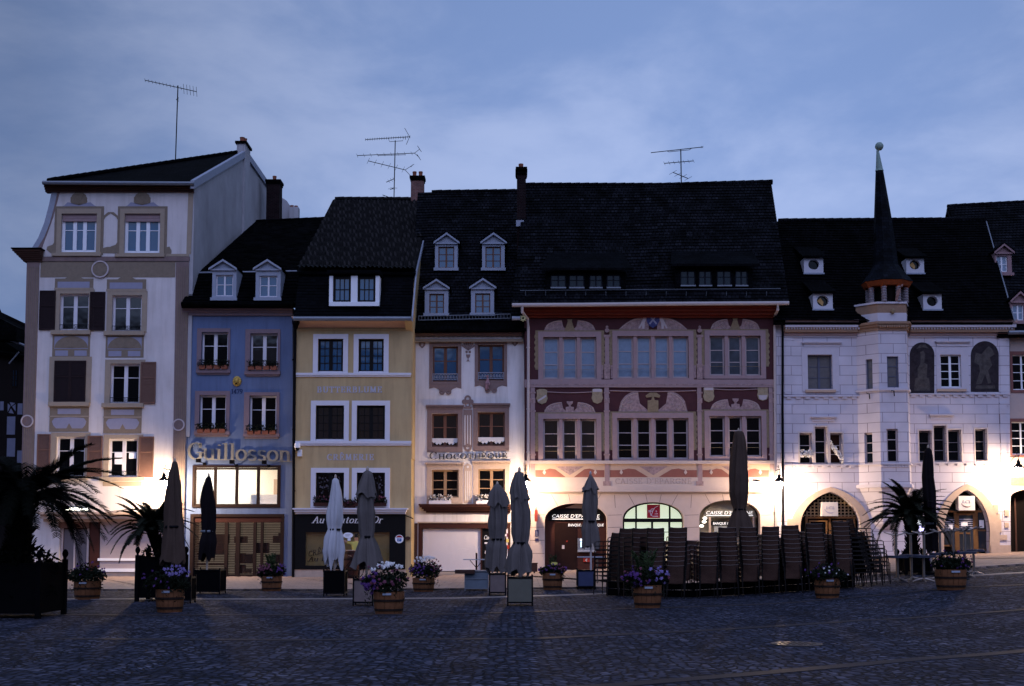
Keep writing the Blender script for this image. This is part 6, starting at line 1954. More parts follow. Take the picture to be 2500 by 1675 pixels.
    for i in (0, 1, 2):
        A, Bp = Vector((*foot[i], 0)), Vector((*foot[i + 1], 0))
        L = (Bp - A).length
        d = (Bp - A) / L
        nrm = Vector((d.y, -d.x, 0))
        H_ = [face(*o) for o in ops if o[0] == i]
        loops = [[Vector((0, zb, 0)), Vector((L, zb, 0)), Vector((L, zt, 0)), Vector((0, zt, 0))]]
        for (u0, u1, v0, v1) in H_: loops.append([Vector((u0 * L, v0, 0)), Vector((u1 * L, v0, 0)), Vector((u1 * L, v1, 0)), Vector((u0 * L, v1, 0))])
        fl = [A + d * q.x + Vector((0, 0, q.y)) for lp in loops for q in lp]
        bw.add(fl, [tuple(t) for t in geometry.tessellate_polygon(loops)])
        for lp in loops[1:]:
            Q = [A + d * q.x + Vector((0, 0, q.y)) for q in lp]
            bw.add(Q + [q - nrm * .16 for q in Q], [(k, (k + 1) % 4, 4 + (k + 1) % 4, 4 + k) for k in range(4)])
        for (u0, u1, v0, v1) in H_: frames.append((A + d * (u0 * L), A + d * (u1 * L), v0, v1, nrm, i))
    bay = bw.build('bay_wall', M.stucco, H.root)
    for (p, q, v0, v1, nrm, i) in frames:
        d = (q - p)
        def bar(mb, s0, s1, z0, z1, dep0, dep1):
            a, b = p + d * s0, p + d * s1
            mb.extr([a - nrm * dep0 + Vector((0, 0, z0)), b - nrm * dep0 + Vector((0, 0, z0)), b - nrm * dep0 + Vector((0, 0, z1)), a - nrm * dep0 + Vector((0, 0, z1))], -nrm * (dep1 - dep0))
        mb = MB()
        bar(mb, -.02, .14, v0, v1, .10, .15); bar(mb, .86, 1.02, v0, v1, .10, .15)
        bar(mb, .14, .86, v0, v0 + .06, .102, .148); bar(mb, .14, .86, v1 - .06, v1, .102, .148)
        for t in (.36, .68): bar(mb, .14, .86, v0 + (v1 - v0) * t - .018, v0 + (v1 - v0) * t + .018, .105, .145)
        w = mb.build('bay_window', M.bluegreywood if v1 > 8 else ww, H.root)
        g_ = MB(); bar(g_, .06, .94, v0 + .03, v1 - .03, .125, .13)
        g_.build('pane', M.glasscream if v1 > 8.2 else M.glassblack, w)
    tr = MB()
    for (py, th, off) in ((948, .10, .07), (1131, .06, .07), (1182, .14, .10), (1054, .0, .0)):
        if th:
            zone(tr, off, pt(2180, py, Yf).z - th, pt(2180, py, Yf).z)
            if py < 1150: tr.build('bay_moulding', M.stuccoplain, H.root); tr = MB()
    for q in range(10):
        u = (q + .5) / 10
        p = Vector((*foot[1], 0)).lerp(Vector((*foot[2], 0)), u)
        z = pt(2180, 1133, Yf).z
        tr.box(p.x - .04, p.x + .04, p.y - .05, p.y + .02, z - .13, z - .061)
    tr.build('bay_moulding', M.stuccoplain, H.root)
    hk = MB()
    for (px, py) in ((2181, 955), (2121, 962)):
        p = pt(px, py, Yf - (.1 if px > 2150 else -.3))
        hk.tube([p + Vector((-.08, 0, .02)), p + Vector((0, -.06, 0)), p + Vector((.02, -.05, -.22))], .025, 5)
    hk.build('flag_hook', M.darkmetal, H.root)
    # corbel below the bay
    zc, zl = zb - .14, pt(2165, 1292, Y).z
    px_ = pt(2158, 1292, Y).x
    cb = MB()
    lv = [(0, 1.0), (.25, .80), (.5, .62), (.72, .50), (.88, .42), (1, .12)]
    vs = []
    for f_, sc in lv:
        z = zc + (zl - zc) * f_
        for (x, y) in foot: vs.append((px_ + (x - px_) * (sc if f_ < 1 else .35), Y - (Y - y) * sc + .001, z))
    cb.add(vs, [(4 * j + k, 4 * j + k + 1, 4 * j + 5 + k, 4 * j + 4 + k) for j in range(len(lv) - 1) for k in range(3)] + [tuple(range(4 * len(lv) - 4, 4 * len(lv)))])
    cb.build('bay_corbel', M.stucco, H.root)
    # cornice bands round the bay, loggia, spire
    cn = MB()
    for (y0, y1, off) in ((786, 792, .20), (792, 798, .14), (798, 806, .08)): zone(cn, off, pt(2180, y1, Yf).z, pt(2180, y0, Yf).z)
    z = pt(2180, 797, Yf).z
    for q in range(12):
        u = (q + .5) / 12
        p = Vector((*foot[1], 0)).lerp(Vector((*foot[2], 0)), u)
        cn.box(p.x - .035, p.x + .035, Yf - .18, Yf - .02, z - .06, z + .04)
    cn.build('bay_cornice', M.peachdark, H.root)
    pb = MB(); zone(pb, .02, pt(2180, 785.8, Yf).z, pt(2180, 764, Yf).z); pb.build('parapet', M.stuccoplain, H.root)
    pb = MB(); zone(pb, .0, pt(2180, 763.8, Yf).z, pt(2180, 741.7, Yf).z); pb.build('parapet_band', M.peachdark, H.root)
    pb = MB(); zone(pb, .05, pt(2180, 741.5, Yf).z, pt(2180, 737, Yf).z); pb.build('loggia_rail', M.stuccoplain, H.root)
    C = pt(2180, 760, Yf - .09)
    MB().lathe([(.001, .12), (.07, .09), (.09, 0), (.06, -.09), (.001, -.12)], C, 9).build('mask_ornament', M.goldpaint, H.root)
    z0, z1 = pt(2180, 737, Yf).z, pt(2180, 698, Yf).z
    cxm, cym = (xa + xb) / 2, Yf + .62
    octp = [(cxm + .80 * cos(radians(22.5 + 45 * k)), cym + .66 * sin(radians(22.5 + 45 * k))) for k in range(8)]
    for (x, y) in octp:
        cl = MB()
        for q in range(6):
            a0 = q * pi / 6
            cl.lathe([(.10, z0 + (z1 - z0) * q / 6), (.125, z0 + (z1 - z0) * (q + .5) / 6), (.10, z0 + (z1 - z0) * (q + 1) / 6)], (x, y, 0), 8)
        cl.build('twisted_column', M.dimstone, H.root)
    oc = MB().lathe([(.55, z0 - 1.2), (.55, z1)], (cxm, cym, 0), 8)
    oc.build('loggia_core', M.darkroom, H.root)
    st_ = pt(2185, 715, Yf - .05)
    MB().tube([st_ + Vector((.05, 0, -.34)), st_ + Vector((.1, -.02, -.1)), st_ + Vector((.17, -.02, .12)), st_ + Vector((.27, -.02, .28)), st_ + Vector((.33, -.02, .36))], [.05, .075, .085, .06, .03], 8).build('figure_ornament', pbr('weathered figure', (.30, .18, .16), .9, .6, 8), H.root)
    def octring(r, ry, z): return [(cxm + r * cos(radians(22.5 + 45 * k)), cym + ry * sin(radians(22.5 + 45 * k)), z) for k in range(8)]
    def stack(L, mat, name, dx=0.0):
        vs = []
        for (r, ry, z, sx) in L: vs += [(x + sx, y, zz) for x, y, zz in octring(r, ry, z)]
        m = len(L)
        return MB().add(vs, [(8 * j + k, 8 * j + (k + 1) % 8, 8 * j + 8 + (k + 1) % 8, 8 * j + 8 + k) for j in range(m - 1) for k in range(8)] + [tuple(range(7, -1, -1)), tuple(range(8 * m - 8, 8 * m))]).build(name, mat, H.root)
    Z = lambda y: pt(2165, y, cym).z
    ev = MB()
    vs = octring(.98, .80, Z(703)) + octring(1.10, .92, Z(692))
    ev.add(vs, [(k, (k + 1) % 8, 8 + (k + 1) % 8, 8 + k) for k in range(8)] + [tuple(range(7, -1, -1)), tuple(range(8, 16))])
    vs = octring(.86, .70, Z(711)) + octring(.98, .80, Z(703) + .01)
    for k in range(8):
        j = (k + 1) % 8
        a, b, c, d = Vector(vs[k]), Vector(vs[j]), Vector(vs[8 + j]), Vector(vs[8 + k])
        for (s0, s1) in ((0, .2), (.8, 1.0)): ev.extr([a.lerp(b, s0), a.lerp(b, s1), d.lerp(c, s1), d.lerp(c, s0)], (0, 0.02, .02))
    ev.build('loggia_eaves', M.redcornice2, H.root)
    stack([(1.12, .95, Z(691), 0), (.90, .76, Z(676), 0), (.62, .54, Z(655), -.02), (.54, .48, Z(648), -.03), (.47, .43, Z(600), -.05), (.375, .36, Z(535), -.10), (.165, .16, Z(418), -.20)], M.spire, 'spire')
    cc = pt(2148, 400, cym)
    stack([(.185, .17, Z(417.5), -.20), (.15, .14, Z(412), -.205), (.05, .05, Z(366), -.26)], M.copper, 'spire_tip')
    bp = pt(2146.6, 357.5, cym)
    MB().lathe([(.03, -.18), (.10, -.16), (.165, -.08), (.185, 0), (.165, .08), (.10, .16), (.02, .185)], (bp.x, cym, bp.z), 16).build('spire_ball', M.copper, H.root, True)
    # cornice of the main front
    for (a, c) in ((1913, 2096), (2218, 2468)):
        x0, x1, z0, z1 = H.R(a, 784, c, 824)
        L = [(.42, .80, 1, M.peachdark2), (.34, .55, .80, M.stuccoplain), (.24, .28, .55, M.peachdark), (.12, .10, .28, M.peachdark2), (.06, 0, .10, M.stuccoplain)]
        for (o, f0, f1, m_) in L:
            ex = o * .3 if c > 2300 else 0
            MB().box(x0 - (ex if a < 2000 else 0), x1 + (ex if a > 2100 else -.1), Y - o, Y, z0 + (z1 - z0) * f0, z0 + (z1 - z0) * f1).build('cornice', m_, H.root)
        dn = MB()
        n = int((x1 - x0) / .12)
        for q in range(n):
            u = x0 + (x1 - x0) * (q + .5) / n
            dn.box(u - .03, u + .03, Y - .28, Y - .2, z0 + (z1 - z0) * .44, z0 + (z1 - z0) * .549)
        dn.build('dentils', M.stuccoplain, H.root)
    H.wall([(1899, 1400), (2468, 1366), (2464, 784), (1895, 784)], M.stucco, depth=9, rec=.42)
    mb = MB().tube([pt(1909, 790, Y - .4), pt(1911, 815, Y - .12), pt(1910.5, 1000, Y - .1), pt(1912, 1390, Y - .1)], .05, 8)
    mb.build('downpipe', M.darkmetal, H.root)
    # roof with four round windows
    e0, e1 = pt(1890, 783, Y - .5), pt(2475, 783, Y - .5)
    Yr = Y + 5.0
    r0, r1 = pt(1880, 541, Yr), pt(2405, 537, Yr)
    rf = H.tiles([e0, e1, r1, r0], M.roofdark, sag=.08)
    H.slab('roof', [r0, r1, Vector((r1.x, Yr + 5, e0.z)), Vector((r0.x, Yr + 5, e0.z))], M.roofdark)
    H.ridge(pt(1900, 540, Yr) + Vector((0, 0, .03)), r1 + Vector((0, 0, .03)), rf, M.roof, .12)
    P3 = [e0, e1, r1]
    for k, (a, b, c, d, cx, cy, r) in enumerate(((1963, 630, 2010, 668, 1986.6, 646, 13.6), (1985, 717, 2033, 756, 2008.6, 734.5, 14.6), (2213, 631, 2256, 668, 2233.5, 646, 13), (2254, 718, 2299, 756.5, 2276, 735, 13.4))):
        cpt = onplane((a + c) / 2, d, P3)
        Yd = cpt.y - .10
        x0, x1, z0, z1 = H.R(a, b, c, d, Yd)
        C = pt(cx, cy, Yd)
        rr = r / FPX * Yd
        circ = [(C.x + rr * cos(2 * pi * q / 24), C.z + rr * .93 * sin(2 * pi * q / 24)) for q in range(24)]
        dd = MB().holed([(x0, z0), (x1, z0), (x1, z1), (x0, z1)], [circ], Yd, .35, 1.7).build('round_dormer', M.dormerwhite, H.root)
        MB().extr([(x0 - .12, Yd - .18, z1 + .005), (x1 + .12, Yd - .18, z1 + .005), (x1 + .1, Yd + 1.8, z1 + .9), (x0 - .1, Yd + 1.8, z1 + .9)], (0, 0, .07)).build('dormer_roof', M.roofdark, dd)
        MB().box(x0 - .04, x1 + .04, Yd - .06, Yd, z0 - .04, z0 + .03).build('dormer_sill', M.zincpale, dd)
        MB().disc(C.x, C.z, rr + .02, Yd + .2, Yd + .21, 24).build('pane', M.glassblack, dd)
        if k in (1, 2):
            MB().prism([(C.x - rr * .8, C.z + rr * .1), (C.x + rr * .15, C.z - rr * .75), (C.x + rr * .3, C.z - rr * .1), (C.x - rr * .2, C.z + rr * .6)], Yd + .17, Yd + .19).build('lit_curtain', pbr('glowing curtain %d' % k, (.30, .22, .13), .8, .2, 6, emit=(1, .6, .22), es=.06 if k == 1 else .05), dd)
    MB().extr([r1 + Vector((.02, 0, 0)), e1 + Vector((.02, .0, 0)), e1 + Vector((.02, .25, .1)), r1 + Vector((.02, .25, .1))], (.05, 0, 0)).build('verge_flashing', M.greymetal, rf)
M.stuccoplain = pbr('pale stone trim', (.56, .52, .58), .9, .08, 4, .1, 60)
M.stuccowarm = pbr('warm reveal plaster', (.58, .50, .48), .9, .08, 4)
M.bluegreywood = pbr('blue grey window wood', (.10, .105, .15), .6, .15, 6)
M.greywood2 = pbr('grey window wood', (.16, .15, .17), .7, .15, 6)
M.glasscream = pbr('glass over cream curtain', (.13, .12, .125), .15, .25, 5, spec=.7)
M.glassbrown = pbr('glass over brown blind', (.035, .014, .010), .15, .1)
M.glassslats = glassmat('shop glass', (.02, .025, .035), 1.6)
M.nichepaint = pbr('dark grisaille painting', (.030, .025, .030), .9, 1.0, 4.5)
M.nichefig = pbr('grey grisaille figure', (.070, .062, .060), .9, 1.0, 5)
M.oak = pbr('golden oak', (.15, .078, .035), .5, .25, 7)
M.signwhite = pbr('white sign box', (.72, .68, .66), .4, .03)
M.signgrey = pbr('grey white sign box', (.50, .47, .47), .4, .05)
M.peachdark = pbr('brown ochre moulding', (.30, .19, .13), .9, .2, 8)
M.peachdark2 = pbr('dusky pink moulding', (.36, .25, .24), .9, .1, 5)
M.redcornice2 = pbr('orange red boarding', (.22, .055, .02), .7, .3, 8)
M.dimstone = pbr('weathered column stone', (.22, .19, .21), .9, .4, 9)
M.spire = brickmat('spire slates', (.0025, .0035, .006), (.007, .009, .015), (.001, .001, .002), .2, .13, .010, .6, .5, noise=.6, nsc=2.0, spec=.05)
M.dormerwhite = pbr('pale grey dormer boards', (.55, .54, .60), .8, .08, 5)
towerhouse()
# ---------------------------------------------------------------- house at the right edge
def edgehouse():
    Y = F + .25
    H = House('corner_house', 'pink beige house cut off by the right edge, with dark passage arch', 'house', 2520, 1352, Y)
    for k, (a, b, c, d, g_) in enumerate(((2472, 866, 2540, 952, M.glassblack), (2470, 1030, 2540, 1110, M.glassblack))):
        H.win(a, b, c, d, M.whitebright, g_, 3, (.25, .5, .75), rec=.10, fw=.05, mul=.07)
        H.surround((a - 6, b - 8, c + 6, d + 7), (a, b, c, d), M.maroontrim, .03)
    Ar = archpx(2467, 2620, 1358, 1216, 1192, Y, power=2.4)
    H.holes.append(Ar)
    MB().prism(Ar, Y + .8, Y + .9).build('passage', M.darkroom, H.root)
    H.plate('gate_bar', 2492, 1215, 2496, 1350, M.brownwood, -.6)
    H.wall([(2466, 1366), (2760, 1366), (2760, 818), (2466, 818)], M.edgeplaster, depth=9, rec=.6)
    H.plate('frieze', 2466, 1165, 2700, 1186, M.goldpaint, .03)
    e0, e1 = pt(2455, 815, Y - .5), pt(2800, 812, Y - .5)
    Yr = Y + 6.5
    r0, r1 = pt(2313, 504, Yr), pt(2760, 480, Yr)
    e0 = pt(2437, 815, Y - .5)
    rf = H.tiles([e0, e1, r1, r0], M.roof, sag=.08)
    H.slab('roof', [r0, r1, Vector((r1.x, Yr + 6, e0.z)), Vector((r0.x, Yr + 6, e0.z))], M.roof)
    H.ridge(r0, r1, rf, M.roof, .12)
    P3 = [e0, e1, r1]
    for (ap, ev, bd, wn) in [((2447, 597), (2425, 2474, 616), (2429, 616, 2470, 672), (2433, 625, 2460, 664)), ((2488, 713), (2464, 2514, 735), (2467, 735, 2510, 790), (2472, 744, 2500, 782))]:
        H.dormer(ap, ev, bd, wn, P3, M.pinkwood, M.roofslate, M.whitebright, M.glasscurtain, 2, (.5,), back=2.0)
    MB().tube([pt(2462, 812, Y - .6), pt(2700, 808, Y - .6)], .09, 8).build('gutter', M.greymetal, H.root)
M.edgeplaster = pbr('pink beige plaster', (.50, .40, .37), .9, .08, 2, .15, 80)
M.maroontrim = pbr('brown red trim', (.22, .10, .09), .9, .15, 6)
M.pinkwood = pbr('pink dormer boards', (.30, .19, .20), .8, .1, 5)
edgehouse()
# ---------------------------------------------------------------- wall lanterns
GLOW = (1.0, .72, .47)
LAMP_W = 1000.0
M.globe = pbr('lit lantern globe', (.9, .85, .75), .4, 0, emit=GLOW, es=LAMP_W)
def lantern(px, py, Ywall, out, label, arm_px=None, scale=1.0, es=None):
    Y = Ywall - out
    C = pt(px, py, Y)
    root = thing('wall_lantern', label, 'lantern', C, 'wall lanterns along the row of houses')
    r = .13 * scale
    g_ = MB().lathe([(.02, -.22), (.09, -.19), (r, -.06), (r * 1.02, .05), (r * .8, .14), (.05, .16)], C, 14)
    m = M.globe
    if es:
        m = pbr('lit lantern globe ' + str(int(es)), (.9, .85, .75), .4, 0, emit=GLOW, es=es)
    g_.build('globe', m, root, True)
    MB().lathe([(.215, .10), (.215, .125), (.17, .19), (.10, .25), (.07, .32), (.09, .35), (.03, .42), (.02, .50)], C, 14).build('lantern_cap', M.darkmetal, root)
    b = MB()
    top = C + Vector((0, 0, .62))
    b.tube([C + Vector((0, 0, .45)), top], .015, 6)
    b.tube([Vector((C.x, Ywall, top.z)), Vector((C.x, Y - .12, top.z))], .022, 6)
    arcp = [Vector((C.x, Ywall - .02 - (out - .1) * t, top.z - .42 * (1 - t) ** 1.6)) for t in [i / 8 for i in range(9)]]
    b.tube(arcp, .016, 6)
    sp = [Vector((C.x, Y + .14 + .10 * cos(a) * (1 - a / 9), top.z + .10 + .09 * sin(a) * (1 - a / 9))) for a in [i * .6 for i in range(11)]]
    b.tube(sp, .012, 5)
    b.box(C.x - .05, C.x + .05, Ywall - .03, Ywall + .01, top.z - .5, top.z + .12)
    b.build('bracket', M.darkmetal, root)
    return root
lantern(400, 1180, F, 1.35, 'lit lantern on the cream house corner behind the dark parasol', es=1350)
lantern(1284, 1182, F, 1.25, 'lit lantern on the corner between white shop house and maroon bank', es=820)
lantern(1903, 1182, F, .82, 'lit lantern on the corner between maroon bank and white masonry house')
lantern(2487, 1148, F + .2, 1.3, 'lit lantern over the dark passage at the right edge')
# ---------------------------------------------------------------- parasols
M.fabgrey = pbr('grey parasol cloth', (.125, .108, .105), .95, .15, 3, .3, 30)
M.fabwhite = pbr('white parasol cloth', (.50, .49, .53), .95, .08, 3, .2, 30)
M.fabbrown = pbr('brown parasol cloth', (.070, .047, .038), .95, .2, 3, .3, 30)
M.fabdark = pbr('near black parasol cloth', (.009, .007, .009), .95, .2, 3, .3, 30)
M.polewood = pbr('pale wood pole', (.42, .34, .28), .6, .1, 8)
def parasol(label, base, prof, fab, hem, tie, boxpx=None, boxmat=None, polem=None, tipknob=True, seed=0, cape=None, pleat=.16, np_=9, framed=True, capm=None):
    """closed parasol; prof = (photo row, half width in photo pixels) from the tip to the hem, base = foot (x, row)"""
    g0 = onground(*base)
    Y = g0.y
    s_ = Y / FPX
    cx = pt(prof[0][2] if len(prof[0]) > 2 else base[0], 1250, Y).x
    root = thing('closed_parasol', label, 'parasol', (cx, Y, ground(cx, Y)), 'closed parasols on the square')
    random.seed(seed)
    ph = [random.random() * 6.3 for _ in range(6)]
    N = 48
    def skirt(P, hemj, name, mat, amp):
        vs = []
        m = len(P)
        for j, row in enumerate(P):
            z = pt(base[0], row[0], Y).z
            r = row[1] * s_
            am = 1.75 * amp * min(1, j / 3.5)
            for k in range(N):
                w = 2 * pi * k / N
                f_ = 1 + am * (1.0 * (1 - 1.6 * abs(cos(np_ * .5 * w + ph[0] + .35 * sin(j * .35)))) + .7 * cos((np_ - 5) * w + ph[1] + .12 * j) + .45 * cos(2 * w + ph[2] + j * .12))
                dz = 0
                if j >= m - 2: dz = hemj * s_ * (.6 * cos(4 * w + ph[3]) + .4 * cos(7 * w + ph[4])) * (1 if j == m - 1 else .4)
                vs.append((cx + .022 * sin(j * .22 + ph[5]) * min(1, j / 4) + r * f_ * cos(w), Y + r * f_ * sin(w), z + dz))
        fs = [(j * N + k, j * N + (k + 1) % N, (j + 1) * N + (k + 1) % N, (j + 1) * N + k) for j in range(m - 1) for k in range(N)]
        fs.append(tuple(range(N - 1, -1, -1)))
        return MB().add(vs, fs).build(name, mat, root, True)
    rows = []
    for (a, b) in zip(prof[:-1], prof[1:]):
        n = max(1, int(abs(b[0] - a[0]) / 8))
        for q in range(n): rows.append((a[0] + (b[0] - a[0]) * q / n, a[1] + (b[1] - a[1]) * q / n))
    rows.append(prof[-1][:2])
    cn = skirt(rows, hem, 'canopy', fab, pleat)
    if cape:
        rows = []
        for (a, b) in zip(cape[:-1], cape[1:]):
            n = max(1, int(abs(b[0] - a[0]) / 6))
            for q in range(n): rows.append((a[0] + (b[0] - a[0]) * q / n, a[1] + (b[1] - a[1]) * q / n))
        rows.append(cape[-1])
        skirt(rows, 9, 'vent_cape', capm or fab, .12)
    if tie:
        z = pt(base[0], tie[0], Y).z
        r = tie[1] * s_
        MB().lathe([(r * 1.04, -.03), (r * 1.09, 0), (r * 1.04, .03)], (cx, Y, z), 24).build('tie_strap', M.darkmetal if fab != M.fabdark else M.greymetal, root)
    zt = pt(base[0], prof[0][0], Y).z
    pl = MB().tube([(cx, Y, ground(cx, Y) + .08), (cx, Y, zt)], .030, 10)
    pl.lathe([(.02, 0), (.04, .03), (.035, .07), (.01, .12)], (cx, Y, zt - .01), 10)
    pl.build('pole', polem or M.polewood, root)
    if boxpx:
        a, b, c, d = boxpx
        x0, x1, z0, z1 = rect(a, b, c, d, Y)
        z0 = ground((x0 + x1) / 2, Y)
        dp = (x1 - x0)
        y0, y1 = Y - dp / 2, Y + dp / 2
        leg = .10
        bx = MB().box(x0 + .02, x1 - .02, y0 + .02, y1 - .02, z0 + leg, z1 - .03).build('base_box', boxmat, root)
        fr = MB()
        t = .035
        for x in (x0, x1 - t):
            for y in (y0, y1 - t): fr.box(x, x + t, y, y + t, z0 - .01, z1 + (.05 if framed else 0))
        for z in (z0 + leg - .03, z1 - .04):
            fr.box(x0 + t, x1 - t, y0 + .002, y0 + t - .002, z, z + t).box(x0 + t, x1 - t, y1 - t + .002, y1 - .002, z, z + t)
            fr.box(x0 + .002, x0 + t - .002, y0 + t, y1 - t, z, z + t).box(x1 - t + .002, x1 - .002, y0 + t, y1 - t, z, z + t)
        fr.build('base_frame', M.darkmetal, root)
    else:
        MB().lathe([(.42, 0), (.42, .05), (.36, .08), (.06, .09), (.05, .32), (.03, .33)], (cx, Y, ground(cx, Y)), 20).build('base_plate', M.darkmetal, root)
    return root
M.panelgrey = pbr('grey brown base panel', (.17, .13, .125), .6, .2, 5)
M.panelblack = pbr('black base panel', (.003, .003, .004), .9, .2, 5, spec=.02)
M.panelsteel = pbr('brushed steel panel', (.20, .20, .165), .35, .15, 3, metal=.7)
parasol('tall dark brown parasol in front of the lantern on the cream house', (424, 1472), [(1127, 4), (1132, 6), (1180, 13), (1250, 18), (1287, 20), (1330, 25), (1372, 31)], M.fabbrown2 if hasattr(M, 'fabbrown2') else M.fabbrown, 10, (1286, 20), (425, 1408, 473, 1474), M.panelblack, seed=1, pleat=.12)
parasol('small black parasol in a black box before the lit blue house window', (508, 1450), [(1163, 3), (1167, 6), (1190, 10), (1225, 15), (1290, 16), (1300, 15), (1325, 21), (1362, 19)], M.fabdark, 12, (1297, 16), (480, 1390, 545, 1452), M.panelblack, seed=2, pleat=.12)
parasol('white parasol with a waist tie in front of the black shopfront', (818, 1455), [(1167, 3), (1172, 8), (1200, 12), (1250, 17), (1270, 17), (1292, 13), (1310, 18), (1345, 21), (1372, 17)], M.fabwhite, 24, (1293, 13), (793, 1392, 845, 1456), M.panelblack, M.polewood, seed=3, pleat=.13)
parasol('grey parasol with a flared top cape beside the white parasol', (896, 1478), [(1149, 4), (1153, 10), (1200, 15), (1250, 20), (1295, 17), (1310, 14), (1335, 22), (1382, 32)], M.fabgrey, 12, (1311, 14), (864, 1412, 914, 1481), M.panelgrey, seed=4, cape=[(1150, 5), (1155, 11), (1180, 18), (1212, 25)], pleat=.15)
parasol('shorter grey parasol with a draped cape in front of the chocolate shop door', (1214, 1453), [(1184, 4), (1190, 9), (1230, 15), (1280, 17), (1316, 13), (1335, 19), (1394, 21)], M.fabgrey, 12, (1317, 14), (1194, 1399, 1236, 1454), M.panelgrey, seed=5, cape=[(1182, 4), (1186, 9), (1205, 17), (1236, 22)], pleat=.15)
parasol('tall grey parasol standing in a steel fronted box', (1268, 1478), [(1151, 3), (1154, 10), (1200, 15), (1250, 19), (1300, 18), (1325, 14), (1345, 22), (1400, 27)], M.fabgrey, 12, (1326, 15), (1238, 1408, 1301, 1479), M.panelsteel, seed=6, cape=[(1152, 4), (1155, 10), (1190, 18), (1222, 20)], pleat=.15)
parasol('grey parasol with a pointed cap in front of the left bank arch', (1442, 1438), [(1158, 2), (1175, 8), (1200, 14), (1240, 16), (1272, 13), (1290, 18), (1334, 19)], M.fabgrey, 11, (1273, 14), (1408, 1391, 1453, 1440), pbr('blue grey base panel', (.05, .06, .12), .6, .2, 5), M.pipe, seed=7, cape=[(1158, 2), (1172, 9), (1198, 19)], pleat=.15)
parasol('tallest brown pleated parasol rising above the stacked chairs', (1806, 1428), [(1053, 9), (1056, 11), (1100, 16), (1160, 22), (1200, 22.5), (1230, 18), (1244, 14), (1262, 21), (1310, 35)], M.fabbrown, 8, (1244, 15), None, None, seed=8, pleat=.09, np_=12)
parasol('slim black parasol near the right hand bank doorway', (2270, 1402), [(1094, 3), (1099, 8), (1140, 11), (1200, 14), (1270, 14), (1285, 13), (1300, 18), (1345, 17)], M.fabdark, 8, (1278, 14), None, None, seed=9, pleat=.10)
